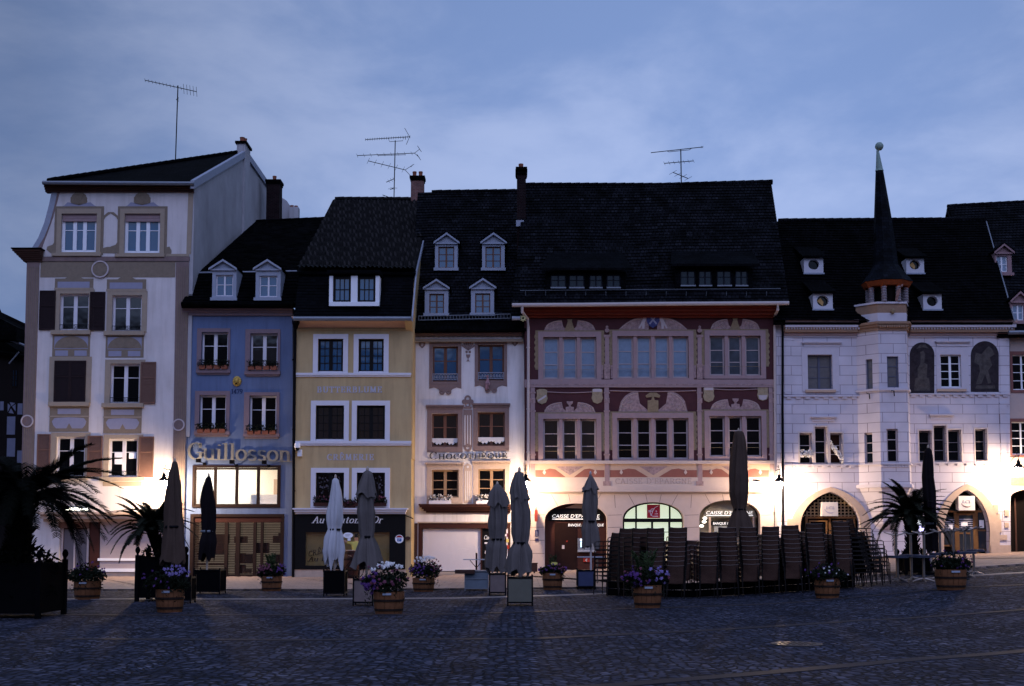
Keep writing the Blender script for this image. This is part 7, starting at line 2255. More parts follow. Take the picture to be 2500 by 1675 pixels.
# ---------------------------------------------------------------- barrel planters with flowers
M.barrel = pbr('orange brown barrel staves', (.17, .072, .034), .65, .3, 7, .3, 30)
M.hoop = pbr('dark iron hoop', (.035, .022, .018), .6, .3, 12, metal=.4)
M.soil = pbr('soil', (.012, .009, .007), .95, .2, 8)
def planter(label, cx_, ybase, ytop, wtop, plant, flowers, extra=None, seed=0):
    """plant = (x0, y0, x1, y1) of the foliage in photo pixels"""
    g0 = onground(cx_, ybase)
    Y = g0.y
    s_ = Y / FPX
    root = thing('flower_planter', label, 'planter', g0, 'half barrel planters of flowers')
    h = (pt(cx_, ytop, Y).z - g0.z)
    R_ = wtop * s_ / 2
    n = 18
    b = MB()
    for k in range(n):
        a0, a1 = 2 * pi * (k + .04) / n, 2 * pi * (k + .96) / n
        vs = []
        for (f_, rr) in ((0, .86), (.35, .955), (.7, .99), (1, 1.0)):
            for a in (a0, a1):
                for q in (rr, rr - .07): vs.append((g0.x + R_ * q * cos(a), Y + R_ * q * sin(a), g0.z + h * f_))
        fs = []
        for j in range(3):
            o = 4 * j
            fs += [(o, o + 2, o + 6, o + 4), (o + 1, o + 5, o + 7, o + 3), (o, o + 4, o + 5, o + 1), (o + 2, o + 3, o + 7, o + 6)]
        fs += [(12, 14, 15, 13), (0, 1, 3, 2)]
        b.add(vs, fs)
    b.lathe([(R_ * .84, .0), (R_ * .84, h * .9)], g0, 20)
    br = b.build('barrel', M.barrel, root)
    for f_ in (.14, .56):
        rr = R_ * (.905 if f_ < .3 else .988)
        MB().lathe([(rr, h * f_), (rr + .012, h * f_), (rr + .018, h * (f_ + .10)), (rr, h * (f_ + .10))], g0, 28).build('hoop', M.hoop, br)
    MB().box(g0.x - R_ * .3, g0.x + R_ * .25, Y - R_ * 1.0 - .02, Y - R_ * .9, g0.z + h * .86, g0.z + h * .95).build('name_plate', M.zincpale, br)
    random.seed(100 + seed)
    x0, x1, z0, z1 = rect(*plant, Y)
    C = ((x0 + x1) / 2, Y, (z0 + z1) / 2)
    rx, rz = (x1 - x0) / 2, (z1 - z0) / 2
    ry = rx * .85
    f = MB()
    cl = []
    for k in range(9):
        a = 2 * pi * k / 9
        cl.append((C[0] + rx * .58 * cos(a), Y + ry * .58 * sin(a), C[2] - rz * .25 + rz * random.uniform(-.25, .25), .45))
    cl.append((C[0], Y, C[2] + rz * .25, .6))
    for (a, b_, c, k) in cl: f.blob((a, b_, c), rx * k, ry * k, rz * k * 1.1, 150, .055, .45)
    for k in range(10):                                      # trailing shoots
        a = random.uniform(0, 6.28)
        p = Vector((C[0] + rx * .8 * cos(a), Y + ry * .8 * sin(a), z0 + .1))
        for q in range(7): f.leaf(p + Vector((random.gauss(0, .03), random.gauss(0, .03), -.045 * q)), .04)
    f.build('foliage', M.leafdark, root)
    for (mat, fx, fz, sx, sz, n, size) in flowers:
        g_ = MB()
        for k in range(n):
            u, v = random.gauss(0, 1), random.gauss(0, 1)
            p = Vector((C[0] + rx * (fx + sx * u * .5), 0, C[2] + rz * (fz + sz * v * .5)))
            dx, dz = (p.x - C[0]) / rx, (p.z - C[2]) / rz
            d2 = sqrt(dx * dx + dz * dz)
            if d2 > 1.05:
                p.x, p.z = C[0] + rx * dx / d2 * 1.02, C[2] + rz * dz / d2 * 1.02
                d2 = 1.0
            sg = -1 if random.random() < .8 else 1
            p.y = Y + sg * ry * sqrt(max(0, 1.1 - d2 * d2)) * random.uniform(.8, 1.05)
            d = Vector((random.gauss(0, .5), -1, random.gauss(.3, .5))).normalized()
            w = d.orthogonal().normalized()
            s2 = size * random.uniform(.7, 1.2)
            ring = [p + (Matrix.Rotation(2 * pi * q / 10, 3, d) @ w) * s2 * (1 if q % 2 else .62) - d * (0 if q % 2 else .012) for q in range(10)]
            g_.add(ring + [p + d * .012], [(q, (q + 1) % 10, 10) for q in range(10)])
        g_.build('blossoms', mat, root)
    if extra: extra(root, Vector(C), rx, ry, rz, Y)
    return root
def shoots(mat, n, hgt, spread, lsize):
    def fn(root, C, rx, ry, rz, Y):
        f = MB()
        for k in range(n):
            a = random.uniform(0, 6.28)
            tip = C + Vector((spread * rx * cos(a), spread * ry * sin(a) * .6, rz * hgt * random.uniform(.7, 1.05)))
            b0 = C + Vector((.2 * rx * cos(a), .2 * ry * sin(a), 0))
            for q in range(16):
                t = q / 15
                p = b0.lerp(tip, t) + Vector((0, 0, .10 * sin(pi * t)))
                for sd in (-1, 1):
                    dd = Vector((sd * cos(a + 1.57), sd * sin(a + 1.57) * .6, .5)).normalized()
                    f.leaf(p + dd * lsize * .8, lsize * (1.1 - .6 * t), dd, .3)
        f.build('fern_fronds', mat, root)
    return fn
PP, WW, KK, YY = M.petalpurple, M.petalwhite, M.petalpink, M.petalyellow
planter('dark planter of dim purple flowers in front of the grey shop shutters', 213, 1463, 1418, 64, (160, 1372, 258, 1424), [(PP, 0, .4, 1.2, .8, 16, .035)], seed=1)
planter('orange planter of lilac flowers beside the second palm', 414, 1494, 1438, 68, (352, 1378, 462, 1448), [(M.petallilac if hasattr(M, 'petallilac') else PP, .45, .55, .7, .5, 24, .045), (PP, -.2, 0, 1.2, 1.0, 18, .035)], seed=2)
planter('planter with tall green leaves and pink flowers before the blue house', 663, 1443, 1406, 50, (628, 1368, 698, 1412), [(KK, -.5, .0, .6, .8, 20, .045), (PP, .7, .2, .5, .8, 14, .045), (KK, 0, .2, .9, .6, 16, .04)], shoots(M.leafgreen, 16, 1.7, .45, .06), seed=3)
planter('large front planter of white and bright purple petunias beside the grey parasol', 949, 1498, 1444, 75, (884, 1374, 996, 1452), [(WW, .15, .85, .7, .4, 22, .050), (PP, -.62, -.05, .42, .8, 28, .055), (KK, .0, .1, 1.1, .7, 22, .04)], seed=4)
planter('planter heaped with white flowers in front of the white shop blind', 1034, 1444, 1411, 54, (1000, 1358, 1077, 1416), [(WW, .0, .86, .6, .3, 28, .05), (PP, -.4, -.05, .7, .6, 26, .045), (KK, .75, -.1, .4, .7, 20, .04)], seed=5)
planter('planter with a pale yellow spray on top left of the bank arch', 1349, 1440, 1398, 49, (1316, 1376, 1382, 1404), [(PP, .0, .1, 1.4, .8, 26, .04), (KK, .5, .3, .6, .6, 14, .04), (YY, .25, 2.1, .25, .5, 14, .06)], shoots(M.leafgreen, 10, 2.4, .3, .05), seed=6)
planter('large planter with green fern and purple flowers in front of the chairs', 1581, 1484, 1428, 70, (1518, 1376, 1630, 1436), [(PP, -.5, .05, .7, .9, 24, .05), (M.petallilac if hasattr(M, 'petallilac') else PP, .55, .15, .6, .9, 22, .05), (KK, 0, .1, 1.2, .8, 14, .04)], shoots(M.leafgreen, 14, 2.0, .55, .08), seed=7)
planter('dim planter of small purple flowers before the right end of the chair stacks', 2020, 1460, 1412, 62, (1968, 1372, 2068, 1418), [(PP, -.2, .0, 1.3, 1.0, 22, .035), (WW, .1, .1, 1.0, .6, 8, .03)], seed=8)
planter('dark leafy planter in front of the upturned tables', 2322, 1440, 1390, 74, (2275, 1342, 2370, 1398), [(PP, .0, .1, 1.3, 1.0, 16, .035), (KK, .7, .3, .4, .4, 10, .035)], seed=9)
# ---------------------------------------------------------------- palms
M.frond = pbr('dark palm frond', (.012, .014, .009), .6, .3, 8)
M.fronddark = pbr('near black palm frond', (.0035, .0042, .003), .7, .3, 8, spec=.03)
M.trunk = pbr('shaggy palm trunk', (.005, .0045, .004), .95, .4, 10, .8, 20)
def frondmesh(L, droop, seed, nl=84, wid=.30):
    random.seed(seed)
    mb = MB()
    P = []
    n = 14
    for i in range(n + 1):
        t = i / n
        P.append(Vector((L * t * (1 - .12 * droop * t), 0, L * (.42 * t - droop * t ** 2.2))))
    mb.tube(P, [.022 * (1 - .8 * i / n) for i in range(n + 1)], 5)
    for k in range(nl):
        t = .14 + .86 * k / (nl - 1)
        i = min(n - 1, int(t * n)); f_ = t * n - i
        p = P[i].lerp(P[i + 1], f_)
        tg = (P[i + 1] - P[i]).normalized()
        ll = wid * L * (.35 + .65 * sin(pi * min(1, t * .85 + .12))) * .5
        for sd in (-1, 1):
            d = (tg * .75 + Vector((0, sd, 0)) * .8 + Vector((0, 0, .22 + random.uniform(-.12, .12)))).normalized()
            d2 = (d + Vector((0, 0, -.30))).normalized()
            m_ = p + d * ll * .55
            e = m_ + d2 * ll * .45
            w = tg * .0105
            mb.add([p - w, p + w, m_ + w * .9, e, m_ - w * .9], [(0, 1, 2, 3, 4)])
    return mb
def palm(label, base, crown, trunk_r, L, nfr, droops, seed, tub, up=.95):
    """base, crown = (x, row) in photo pixels; tub = (half width px, top row)"""
    g0 = onground(*base)
    Y = g0.y
    C = pt(crown[0], crown[1], Y)
    root = thing('potted_palm', label, 'palm', g0, 'potted palms on the square')
    hw, ytop = tub
    zt = pt(base[0], ytop, Y).z
    w = hw * Y / FPX
    t = MB()
    t.box(g0.x - w, g0.x + w, Y - w, Y + w, g0.z + .10, zt)
    tb = t.build('planter_box', M.panelblack, root)
    for sx in (-1, 1):
        for sy in (-1, 1):
            p_ = MB()
            c = (g0.x + sx * w, Y + sy * w, zt)
            p_.box(c[0] - .05, c[0] + .05, c[1] - .05, c[1] + .05, g0.z, zt + .06)
            p_.lathe([(.03, .06), (.03, .10), (.06, .14), (.07, .19), (.05, .25), (.015, .28)], c, 10)
            p_.build('corner_post', M.panelblack2, tb)
    n = 10
    tr = MB()
    random.seed(seed)
    pts = [Vector((g0.x, Y, zt - .1)).lerp(C, i / n) for i in range(n + 1)]
    tr.tube(pts, [trunk_r * (1.15 - .2 * i / n) for i in range(n + 1)], 12)
    for i in range(150):
        tt = random.random()
        p = pts[0].lerp(C, tt)
        a = random.uniform(0, 6.28)
        o = Vector((cos(a), sin(a), 0))
        tr.extr([p + o * trunk_r, p + o * trunk_r + Vector((-o.y, o.x, 0)) * .05, p + o * (trunk_r * 1.5) + Vector((0, 0, .13)), p + o * trunk_r * 1.4 + Vector((o.y, -o.x, 0)) * .02 + Vector((0, 0, .12))], o * .02)
    tr.build('trunk', M.trunk, root)
    ug = MB()
    ug.blob((g0.x, Y, zt + .02), w * 1.12, w * 1.1, .34, int(420 * w / .5), .10, .35)
    for q in range(int(60 * w / .5)):
        a = random.uniform(0, 6.28)
        ug.leaf((g0.x + w * 1.05 * cos(a), Y + w * 1.05 * sin(a), zt - random.random() * .7), .09, None, .4)
    ug.build('foliage', M.fronddark, root)
    protos = []
    for k, d in enumerate(droops):
        o = frondmesh(L, d, seed * 10 + k).build('frond', M.fronddark if seed == 1 else M.frond, None)
        protos.append(o)
    used = set()
    for k in range(nfr):
        src = k % len(droops)
        o = protos[src] if src not in used else protos[src].copy()
        if src in used: COL.objects.link(o)
        used.add(src)
        o.parent = root
        o.location = C - g0 + Vector((0, 0, random.uniform(-.12, .05)))
        a = k * 2.39996 + random.uniform(-.2, .2)
        lift = (up - (up + .35) * (k / nfr)) + random.uniform(-.1, .1)
        o.rotation_euler = (random.uniform(-.2, .2), -lift, a)
        sc = random.uniform(.85, 1.1)
        o.scale = (sc, sc, sc)
    return root
M.panelblack2 = pbr('black post paint', (.003, .003, .004), .9, .2, 5, spec=.02)
palm('huge dark palm at the left edge with arching fronds', (40, 1505), (58, 1215), .22, 2.05, 74, [.34, .5, .68, .9], 1, (84, 1374), .55)
palm('smaller palm in a dark tub beside the dark brown parasol', (394, 1466), (368, 1292), .12, 1.25, 52, [.3, .5, .7, .9], 2, (46, 1360))
palm('palm against the white masonry house near the upturned tables', (2232, 1402), (2222, 1262), .16, 1.50, 70, [.34, .5, .68, .9], 3, (30, 1362))
# ---------------------------------------------------------------- stacked terrace chairs
M.sling = brickmat('woven brown sling', (.105, .058, .043), (.118, .066, .050), (.04, .022, .018), .02, .012, .003, .8, .2, axes='xz', noise=.25, nsc=4)
M.railmetal = pbr('pale metal rail', (.14, .11, .10), .4, .1, 8, metal=.3)
M.chairframe = pbr('dark grey chair frame', (.018, .015, .015), .4, .1, 8, metal=.3)
def make_chair():
    root = thing('terrace_chair', '', 'chair', (0, 0, 0), 'stacked brown terrace chairs')
    W2 = .222
    # seat looks towards +Y (the houses), back towards the camera
    bk = MB()
    prof = [(-.235, .42), (-.255, .55), (-.285, .72), (-.335, .90)]
    n = 8
    vs = []
    for (y, z) in prof:
        for i in range(n + 1):
            u = -1 + 2 * i / n
            vs.append((u * W2, y - .025 * (1 - u * u), z + (.02 * (u * u) if z > .85 else 0)))
    m = n + 1
    fs = [(j * m + i, j * m + i + 1, (j + 1) * m + i + 1, (j + 1) * m + i) for j in range(3) for i in range(n)]
    vs += [(x, y + .012, z) for x, y, z in vs]
    k = 4 * m
    fs += [tuple(q + k for q in f) for f in fs]
    bk.add(vs, fs)
    bk.build('backrest', M.sling, root)
    st = MB()
    vs = []
    for (y, z) in ((-.235, .415), (-.05, .405), (.15, .42), (.24, .435)):
        for i in range(n + 1):
            u = -1 + 2 * i / n
            vs.append((u * W2, y, z - .018 * (1 - u * u)))
    fs = [(j * m + i, j * m + i + 1, (j + 1) * m + i + 1, (j + 1) * m + i) for j in range(3) for i in range(n)]
    st.add(vs, fs)
    st.build('seat', M.sling, root)
    fr = MB()
    for s_ in (-1, 1):
        x = s_ * (W2 + .012)
        fr.tube([(x, -.30, 0), (x, -.235, .42), (x, -.285, .72), (x, -.335, .905)], .014, 6)
        fr.tube([(x, .25, 0), (x, .25, .62), (x, .20, .65), (x, -.27, .66)], .014, 6)
        fr.tube([(x, -.235, .42), (x, .25, .43)], .012, 6)
    tr_ = MB().tube([(-W2 - .012, -.337, .905), (-W2 * .5, -.352, .897), (0, -.36, .893), (W2 * .5, -.352, .897), (W2 + .012, -.337, .905)], .009, 6)
    tr_.build('top_rail', M.railmetal, root)
    fr.tube([(-W2, .25, .42), (W2, .25, .42)], .012, 6)
    fr.build('chair_frame', M.chairframe, root)
    return root
ORD2 = ['first', 'second', 'third', 'fourth', 'fifth', 'sixth', 'seventh', 'eighth', 'ninth', 'tenth', 'eleventh', 'twelfth']
chair0 = make_chair()
used0 = [False]
ORD = ['lowest', 'second', 'third', 'fourth', 'fifth', 'sixth', 'seventh', 'eighth', 'ninth', 'tenth']
def chairstack(px, ybase, n, where, rot=0.0, dz=.152, dy=0.0, lean=0.0, depth=0.0):
    g0 = onground(px, ybase)
    g0.y += depth
    g0.x *= (g0.y) / (g0.y - depth) if depth else 1
    g0.z = ground(g0.x, g0.y)
    for k in range(n):
        if not used0[0]:
            o = chair0; used0[0] = True
        else: o = dup(chair0)
        f = Vector((-sin(rot), cos(rot), 0)) * dy * k
        o.location = g0 + Vector((lean * k + random.uniform(-.006, .006), 0, dz * k)) + f
        o.rotation_euler = (0, 0, rot + random.uniform(-.015, .015))
        pos = 'topmost' if k == n - 1 else (ORD[k] if k == 0 else ORD[k] + '-lowest')
        o['label'] = '%s brown chair in %s' % (pos, where)
        for ch in o.children: pass
random.seed(42)
FR = [(1646, 1462, 9, 'the stack just right of the fern planter', .010), (1726, 1461, 8, 'the stack left of the tallest brown parasol', .002), (1778, 1458, 9, 'the stack under the tallest brown parasol, left side', -.008), (1830, 1455, 9, 'the stack under the tallest brown parasol, right side', -.010),
      (1877, 1452, 9, 'the stack second right of the tallest brown parasol', 0), (1934, 1448, 9, 'the stack third right of the tallest brown parasol', -.014), (1991, 1444, 9, 'the stack behind the dim purple planter', -.012), (2056, 1440, 9, 'the last front stack before the sideways stacks', -.012)]
for (px, yb, n, w, ln) in FR: chairstack(px, yb, n, w, 0, .128, -.004, ln)
for (px, yb, n, w, rot) in [(1592, 1462, 9, 'the stack behind the fern planter', 0.25), (1552, 1460, 9, 'the stack left behind the fern planter', .35), (1512, 1456, 9, 'the turned stack nearest the lit bank window', .55), (1478, 1452, 8, 'the leftmost turned stack beside the grey parasol', .95)]:
    chairstack(px, yb, n, w, rot, .126, -.012, -.004)
for (px, yb, n, w, rot) in [(2098, 1434, 9, 'the tall sideways stack left of the tables', -1.35), (2128, 1430, 9, 'the sideways stack with the raised end beside the tables', -1.5), (2146, 1426, 6, 'the low sideways stack nearest the tables', -1.5)]:
    chairstack(px, yb, n, w, rot, .126, -.035)
for (px, yb, n, w) in [(1540, 1448, 5, 'the second row left behind the fern planter'), (1600, 1449, 5, 'the second row behind the purple petunias'), (1662, 1452, 5, 'the second row right of the fern planter'), (1712, 1452, 5, 'the second row, gap left of tallest brown parasol'), (1800, 1449, 5, 'the second row straight under tallest brown parasol'), (1892, 1446, 5, 'the second row, third gap right of tallest brown parasol'), (1948, 1440, 5, 'the second row left of the dim purple planter'), (2008, 1436, 5, 'the second row right above the dim purple planter'), (2078, 1432, 6, 'the second row beside the tall sideways stack'), (1630, 1446, 6, 'the second row behind the fern planter stacks'), (1695, 1446, 6, 'the second row left of the tallest brown parasol'), (1750, 1444, 7, 'the second row behind the tallest brown parasol'), (1855, 1438, 7, 'the second row right of the tallest brown parasol'), (1906, 1436, 6, 'the second row before the left pointed doorway'), (1962, 1432, 7, 'the second row behind the dim purple planter'), (2024, 1428, 6, 'the second row beneath the left crescent sign')]:
    chairstack(px, yb, n, w, 0, .126)
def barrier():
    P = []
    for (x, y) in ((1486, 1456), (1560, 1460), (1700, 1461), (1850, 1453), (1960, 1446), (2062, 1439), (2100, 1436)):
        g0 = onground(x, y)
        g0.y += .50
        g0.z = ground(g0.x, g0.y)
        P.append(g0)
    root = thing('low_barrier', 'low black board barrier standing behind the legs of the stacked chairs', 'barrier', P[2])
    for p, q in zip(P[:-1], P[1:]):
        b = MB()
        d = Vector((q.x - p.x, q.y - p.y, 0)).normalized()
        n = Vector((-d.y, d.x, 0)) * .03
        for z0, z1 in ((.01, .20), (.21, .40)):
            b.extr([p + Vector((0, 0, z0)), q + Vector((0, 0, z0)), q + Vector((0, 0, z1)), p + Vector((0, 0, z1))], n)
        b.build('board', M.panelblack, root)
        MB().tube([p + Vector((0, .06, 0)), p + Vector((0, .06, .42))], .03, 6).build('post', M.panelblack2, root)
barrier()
# ---------------------------------------------------------------- pedestal tables, one standing and one upturned on each
M.tabletop = pbr('dark blue table top', (.05, .055, .085), .35, .2, 6)
M.steel = pbr('brushed table steel', (.26, .22, .20), .35, .1, 6, metal=.85)
def make_table():
    root = thing('bistro_table', '', 'table', (0, 0, 0), 'bistro tables by the right hand bank')
    MB().lathe([(.30, .70), (.345, .705), (.345, .73), (.34, .735), (.0, .735)], (0, 0, 0), 24).build('tabletop', M.tabletop, root)
    MB().tube([(0, 0, .06), (0, 0, .70)], .038, 12).build('column', M.steel, root)
    b = MB()
    for k in range(4):
        a = pi / 4 + k * pi / 2
        b.tube([(0, 0, .10), (.14 * cos(a), .14 * sin(a), .07), (.30 * cos(a), .30 * sin(a), .02)], [.03, .024, .018], 6)
        b.lathe([(.025, 0), (.03, .012), (.02, .03)], (.31 * cos(a), .31 * sin(a), 0), 8)
    b.build('base_foot', M.steel, root)
    return root
t0 = make_table()
tf = True
for i, (px, yb, w) in enumerate([(2192, 1420, 'leftmost, beside the sideways chairs'), (2226, 1417, 'in front of the palm tub'), (2256, 1421, 'left of the slim black parasol'), (2300, 1414, 'just right of the slim black parasol'), (2330, 1412, 'behind the dark leafy planter'), (2356, 1410, 'right behind the dark leafy planter'), (2378, 1404, 'rightmost, by the pointed doorway')]):
    g0 = onground(px, yb)
    o = t0 if tf else dup(t0)
    tf = False
    o.location = g0; o.rotation_euler = (0, 0, .3 * i)
    o['label'] = 'standing round bistro table, %s' % w
    o = dup(t0)
    o.location = g0 + Vector((.03 * (i % 3 - 1), .02, .737 + .735)); o.rotation_euler = (pi, 0, .5 + .7 * i)
    o['label'] = 'upturned bistro table, feet in the air, %s' % w
# ---------------------------------------------------------------- wooden tub, side table and board by the chocolate shop
def crate():
    g0 = onground(1163, 1443)
    Y = g0.y
    x0, x1, z0, z1 = rect(1134, 1397, 1193, 1443, Y)
    z0 = g0.z
    root = thing('display_box', 'blue grey panelled box with metal straps by the chocolate shop', 'box', g0)
    MB().box(x0 + .02, x1 - .02, Y, Y + .7, z0 + .07, z1).build('box_panel', pbr('blue grey wood', (.15, .18, .22), .6, .25, 4), root)
    fr = MB()
    for x in (x0, x1 - .03): fr.box(x, x + .03, Y - .02, Y + .01, z0, z1 + .02)
    for z in (z0 + .06, z0 + (z1 - z0) * .62): fr.box(x0 + .031, x1 - .031, Y - .018, Y + .01, z, z + .035)
    fr.box(x0 - .02, x1 + .02, Y - .03, Y + .72, z1 + .021, z1 + .05)
    fr.build('metal_strap', M.greymetal, root)
    a, b = pt(1112, 1392, Y + .2), pt(1160, 1396, Y + .2)
    tag(MB().box(a.x, b.x, Y - .15, Y - .02, b.z - .05, a.z + .02).build('wooden_beam', M.brownwood, None), 'dark wooden plank lying against the blue grey box', 'plank')
    g1 = onground(1163, 1432)
    root = thing('side_table', 'thin topped table on one post behind the blue grey box', 'table', g1)
    zt = pt(1163, 1366, g1.y).z
    x0, x1, _, _ = rect(1131, 1360, 1195, 1372, g1.y)
    MB().box(x0, x1, g1.y - .3, g1.y + .3, zt - .015, zt + .012).build('tabletop', M.zincpale, root)
    MB().tube([(g1.x, g1.y, g1.z), (g1.x, g1.y, zt + .22)], .03, 8).build('post', M.darkwood, root)
    br_ = MB()
    for s_ in (-1, 1): br_.tube([(g1.x, g1.y, zt - .28), (g1.x + s_ * .22, g1.y, zt - .02)], .015, 6)
    br_.build('brace', M.darkwood, root)
    MB().lathe([(.26, 0), (.26, .03), (.04, .05)], g1, 16).build('base_plate', M.darkmetal, root)
    g2 = onground(1440, 1428)
    root = thing('side_table', 'thin topped table beside the leftmost turned chair stack', 'table', g2)
    zt = pt(1440, 1360, g2.y).z
    x0, x1, _, _ = rect(1410, 1355, 1474, 1366, g2.y)
    MB().box(x0, x1, g2.y - .3, g2.y + .3, zt - .015, zt + .015).build('tabletop', M.zincpale, root)
    MB().tube([(g2.x + .25, g2.y, g2.z), (g2.x + .25, g2.y, zt)], .03, 8).build('post', M.steel, root)
    MB().lathe([(.26, 0), (.26, .03), (.04, .05)], g2 + Vector((.25, 0, 0)), 16).build('base_plate', M.darkmetal, root)
    g3 = onground(1304, 1412)
    g3.y = 50.5; g3.x = pt(1304, 1400, 50.5).x; g3.z = ground(g3.x, 50.5)
    x0, x1, z0, z1 = rect(1297, 1376, 1312, 1396, 50.5)
    root = thing('litter_bin', 'small brown litter bin left of the yellow topped planter', 'bin', g3)
    MB().box(x0, x1, 50.4, 50.7, z0, z1).box(x0 - .02, x1 + .02, 50.38, 50.72, z1, z1 + .03).build('bin_body', M.brownwood, root)
    MB().tube([((x0 + x1) / 2, 50.55, g3.z), ((x0 + x1) / 2, 50.55, z0)], .03, 8).build('post', M.darkmetal, root)
crate()
# ---------------------------------------------------------------- waiter statue with a serving sign, standing by a barrel
def waiter():
    Y = F - 2.2
    foot = pt(869, 1404, Y)
    root = thing('waiter_statue', 'painted waiter statue in yellow shirt holding up an oval sign', 'statue', (foot.x, Y, ground(foot.x, Y) + .05))
    zf = ground(foot.x, Y) + .05
    hd = pt(869.5, 1314, Y)
    H_ = hd.z + .12 - zf
    k = H_ / 1.72
    joints = [(0, 0, .95), (0, 0, 1.12), (0, 0, 1.36), (0, 0, 1.47), (0, 0, 1.53), (0, -.01, 1.62), (0, 0, 1.70),
              (-.18, 0, 1.40), (-.33, -.08, 1.42), (-.52, -.12, 1.52), (.18, 0, 1.40), (.26, .0, 1.15), (.18, -.12, .98),
              (-.10, 0, .90), (-.11, 0, .50), (-.11, .02, .08), (-.11, -.12, .03), (.10, 0, .90), (.11, 0, .50), (.11, .02, .08), (.11, -.12, .03)]
    edges = [(0, 1), (1, 2), (2, 3), (3, 4), (4, 5), (5, 6), (2, 7), (7, 8), (8, 9), (2, 10), (10, 11), (11, 12), (0, 13), (13, 14), (14, 15), (15, 16), (0, 17), (17, 18), (18, 19), (19, 20)]
    rad = [.15, .14, .16, .065, .06, .095, .075, .065, .05, .035, .065, .05, .035, .095, .065, .05, .04, .095, .065, .05, .04]
    me = bpy.data.meshes.new('body')
    me.from_pydata([(x * k, y * k, z * k) for x, y, z in joints], edges, [])
    o = bpy.data.objects.new('body', me)
    COL.objects.link(o)
    sk = o.modifiers.new('skin', 'SKIN')
    for i, v in enumerate(me.skin_vertices[0].data):
        v.radius = (rad[i] * k, rad[i] * k * (.75 if i in (1, 2) else 1))
        v.use_root = i == 0
    sb = o.modifiers.new('subsurf', 'SUBSURF'); sb.levels = sb.render_levels = 1
    dg = bpy.context.evaluated_depsgraph_get()
    m2 = bpy.data.meshes.new_from_object(o.evaluated_get(dg))
    bpy.data.objects.remove(o)
    mats = [pbr('painted skin', (.36, .21, .15), .6, .1), pbr('yellow painted shirt', (.50, .44, .12), .6, .1), pbr('black painted trousers', (.015, .014, .018), .6, .1)]
    for m in mats: m2.materials.append(m)
    for p in m2.polygons:
        c = p.center / k
        p.material_index = 0 if (c.z > 1.47 or c.x < -.36 or (c.x > .16 and c.z < 1.05 and c.y < -.04)) else (1 if c.z > .95 else 2)
        p.use_smooth = True
    body = bpy.data.objects.new('body', m2)
    COL.objects.link(body)
    body.parent = root
    L = Vector((foot.x, Y, zf))
    hr = MB().lathe([(.001, .11), (.06, .10), (.10, .05), (.108, -.02), (.09, -.06), (.05, -.07)], L + Vector((0, .02, 1.67 * k)), 12)
    hr.build('hair', M.blackwood, root)
    fc = MB()
    for s_ in (-1, 1): fc.lathe([(.001, .012), (.012, 0), (.001, -.012)], L + Vector((s_ * .035 * k, -.085 * k, 1.635 * k)), 6)
    fc.build('eyes', M.blackwood, root)
    MB().lathe([(.001, .02), (.014, -.01), (.001, -.02)], L + Vector((0, -.10 * k, 1.605 * k)), 6).build('nose', mats[0], root)
    fg = MB()
    h0 = L + Vector((-.52 * k, -.12 * k, 1.52 * k))
    for q in range(5):
        a = h0 + Vector((-.02 - .01 * q, -.03 + .014 * q, .02))
        fg.tube([h0, a + Vector((-.03, 0, .03)), a + Vector((-.045, 0, .075 - .008 * abs(q - 2)))], [.014, .011, .007], 5)
    fg.build('fingers', mats[0], root)
    C = pt(850, 1307, Y - .12)
    sg = MB().disc(C.x, C.z, .115, Y - .17, Y - .13, 20, 1.75)
    sg.box(C.x - .02, C.x + .1, Y - .15, Y - .13, h0.z - .02, C.z)
    s2 = tag(sg.build('oval_sign', M.whitebright), 'white oval sign held up by the waiter statue', 'sign')
    ln = MB()
    for q in range(3): ln.box(C.x - .11, C.x + .10 - .03 * q, Y - .173, Y - .168, C.z + .03 - .035 * q, C.z + .042 - .035 * q)
    ln.build('sign_line', M.slateblue, s2)
    g0 = Vector((foot.x - .12, Y - .5, ground(foot.x, Y) + .05))
    root = thing('wooden_cask', 'dark upright cask with a bicycle wheel by the waiter statue', 'barrel', g0)
    zt = pt(858, 1344, Y - .5).z - g0.z
    MB().lathe([(.24, 0), (.29, zt * .3), (.30, zt * .5), (.29, zt * .7), (.24, zt)], g0, 18).build('cask_body', M.darkwood, root)
    for f_ in (.08, .28, .70, .90): MB().lathe([(.268 + .03 * sin(pi * f_), zt * f_), (.28 + .03 * sin(pi * f_), zt * f_), (.28 + .03 * sin(pi * f_), zt * f_ + .05), (.268 + .03 * sin(pi * f_), zt * f_ + .05)], g0, 20).build('hoop', M.hoop, root)
    MB().lathe([(.25, zt), (.25, zt + .02), (0, zt + .021)], g0, 18).build('cask_lid', M.stonewarm, root)
    root = thing('bicycle', 'dark bicycle half hidden behind the white parasol box', 'bicycle', (foot.x - .5, Y - .3, zf))
    bz = zf + .33
    for s_ in (-.52, .45):
        w = MB()
        c = Vector((foot.x - .35 + s_, Y - .95, bz))
        w.tube([c + Vector((.32 * cos(2 * pi * q / 24), 0, .32 * sin(2 * pi * q / 24))) for q in range(25)], .018, 6, False)
        for q in range(12): w.tube([c, c + Vector((.31 * cos(2 * pi * q / 12), 0, .31 * sin(2 * pi * q / 12)))], .003, 3)
        w.build('wheel', M.darkmetal, root)
    b = MB()
    o_ = Vector((foot.x - .35, Y - .95, bz))
    A = {'r': (-.52, 0), 'c': (-.10, -.04), 's': (-.22, .42), 'h': (.30, .42), 'f': (.45, 0), 't': (.27, .55)}
    for p, q in (('r', 'c'), ('r', 's'), ('s', 'c'), ('s', 'h'), ('h', 'c'), ('h', 'f'), ('h', 't')):
        b.tube([o_ + Vector((A[p][0], 0, A[p][1])), o_ + Vector((A[q][0], 0, A[q][1]))], .016, 6)
    b.build('bicycle_frame', M.darkmetal, root)
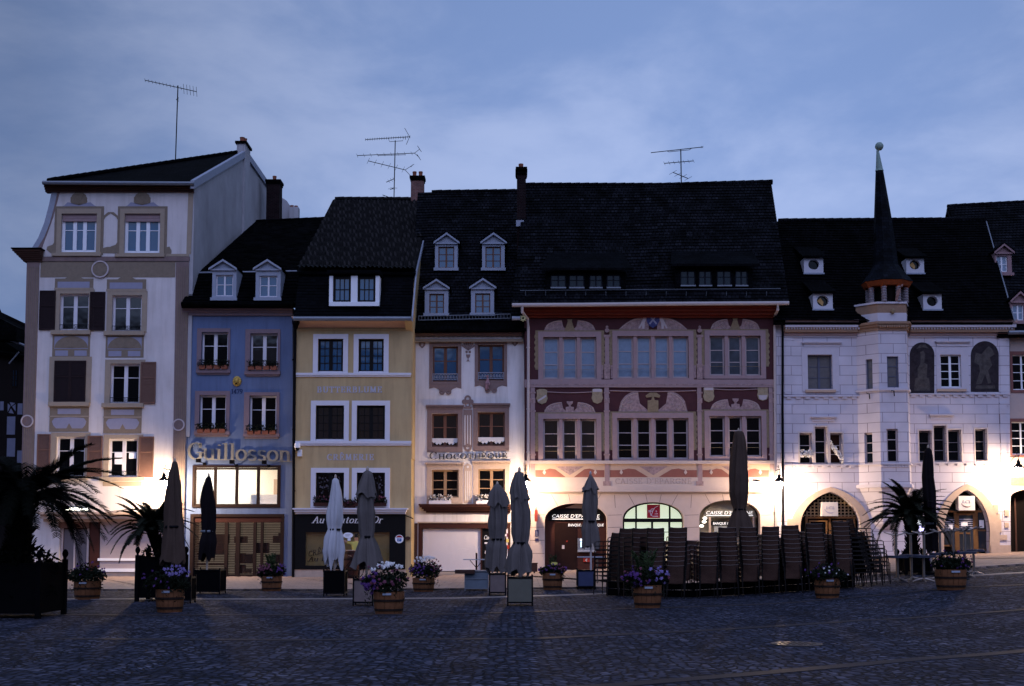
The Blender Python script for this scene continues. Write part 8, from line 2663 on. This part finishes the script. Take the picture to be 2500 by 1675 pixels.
    b = MB().tube([o_ + Vector((.20, -.25, .60)), o_ + Vector((.27, -.05, .56)), o_ + Vector((.27, .05, .56)), o_ + Vector((.20, .25, .60))], .013, 6)
    b.build('handlebar', M.steel, root)
    MB().box(o_.x - .36, o_.x - .10, o_.y - .06, o_.y + .06, o_.z + .47, o_.z + .52).build('saddle', M.blackwood, root)
waiter()
# ---------------------------------------------------------------- roof aerials
def aerial(label, foot, top, booms, Y, r=.028):
    """booms: (x0, y0, x1, y1, [(position, half length px, tilt)], ...)"""
    a, b = pt(*foot, Y), pt(*top, Y)
    root = thing('roof_aerial', label, 'aerial', a, 'television aerials on the roofs')
    MB().tube([a + Vector((0, 0, -.4)), b], r, 6).build('mast', M.darkmetal, root)
    for bm in booms:
        mb = MB()
        p, q = pt(bm[0], bm[1], Y), pt(bm[2], bm[3], Y)
        mb.tube([p, q], .020, 5)
        s_ = Y / FPX
        for (t, hl, tx, tz) in bm[4]:
            c = p.lerp(q, t)
            d = Vector((tx, -.75, tz)).normalized() * hl * s_
            mb.tube([c - d, c + d], .0095, 4)
        for L in bm[5:]:
            mb.tube([pt(x, y, Y) for x, y in L], .014, 5)
        mb.build('boom', M.darkmetal, root)
    return root
def els(n, hl, tx, tz, a=0.0, b=1.0): return [(a + (b - a) * i / (n - 1), hl, tx, tz) for i in range(n)]
aerial('lone tall aerial with one slanting boom on the cream house roof', (428, 398), (434.5, 209), [(354, 196, 480, 224, els(11, 5, .02, .5, 0, .7) + els(5, 12, .02, 1.6, .75, 1.0), [(430, 243), (436, 238), (436, 248), (430, 243)])], 60.0)
aerial('crowded aerial with five booms on the ochre house roof', (961.5, 488), (965, 343),
       [(892, 341, 1001, 334, els(20, 4, .1, .5), [(988, 313), (1000, 334), (992, 353)], [(948, 337), (951, 346), (983, 344), (986, 336)], [(990, 336), (990, 341)]),
        (872, 380, 1012, 374, els(9, 8, .35, -.9, 0, .95), [(1012, 374), (1025, 364)], [(1012, 374), (1024, 385)], [(1019, 356), (1029, 371)], [(1018, 377), (1027, 391)], [(922, 380), (990, 378)]),
        (899, 393, 989, 415, els(6, 9, .5, .7, 0, .95), [(989, 415), (1011, 401)], [(989, 415), (1003, 430)], [(1003, 408), (1008, 402)]),
        (943, 445, 964, 436, els(3, 8, .5, -.8, .3, .9)), (953, 463, 963, 458, els(2, 12, 1, -.25, .3, .8)), (934, 476, 950, 482, els(2, 6, .8, -.3, .5, 1.0), [(950, 483), (963, 483)])], 64.0)
aerial('aerial with three booms on the bank roof', (1663.5, 450), (1662, 366),
       [(1589, 373, 1716, 359, els(2, 3, 0, .6, .97, 1.0), [(1627, 368), (1633, 371), (1683, 366), (1690, 361)]),
        (1622, 399, 1693, 393, els(7, 7, .25, -1.0)), (1643, 421, 1680, 436, els(4, 11, .9, .35))], 57.0)
aerial('small hook aerial on the white house roof beside the tall chimney', (1216, 470), (1216, 468), [(1214, 469, 1218, 469, [(0.5, 1, .1, .1)])], 59.0, .01) if False else None
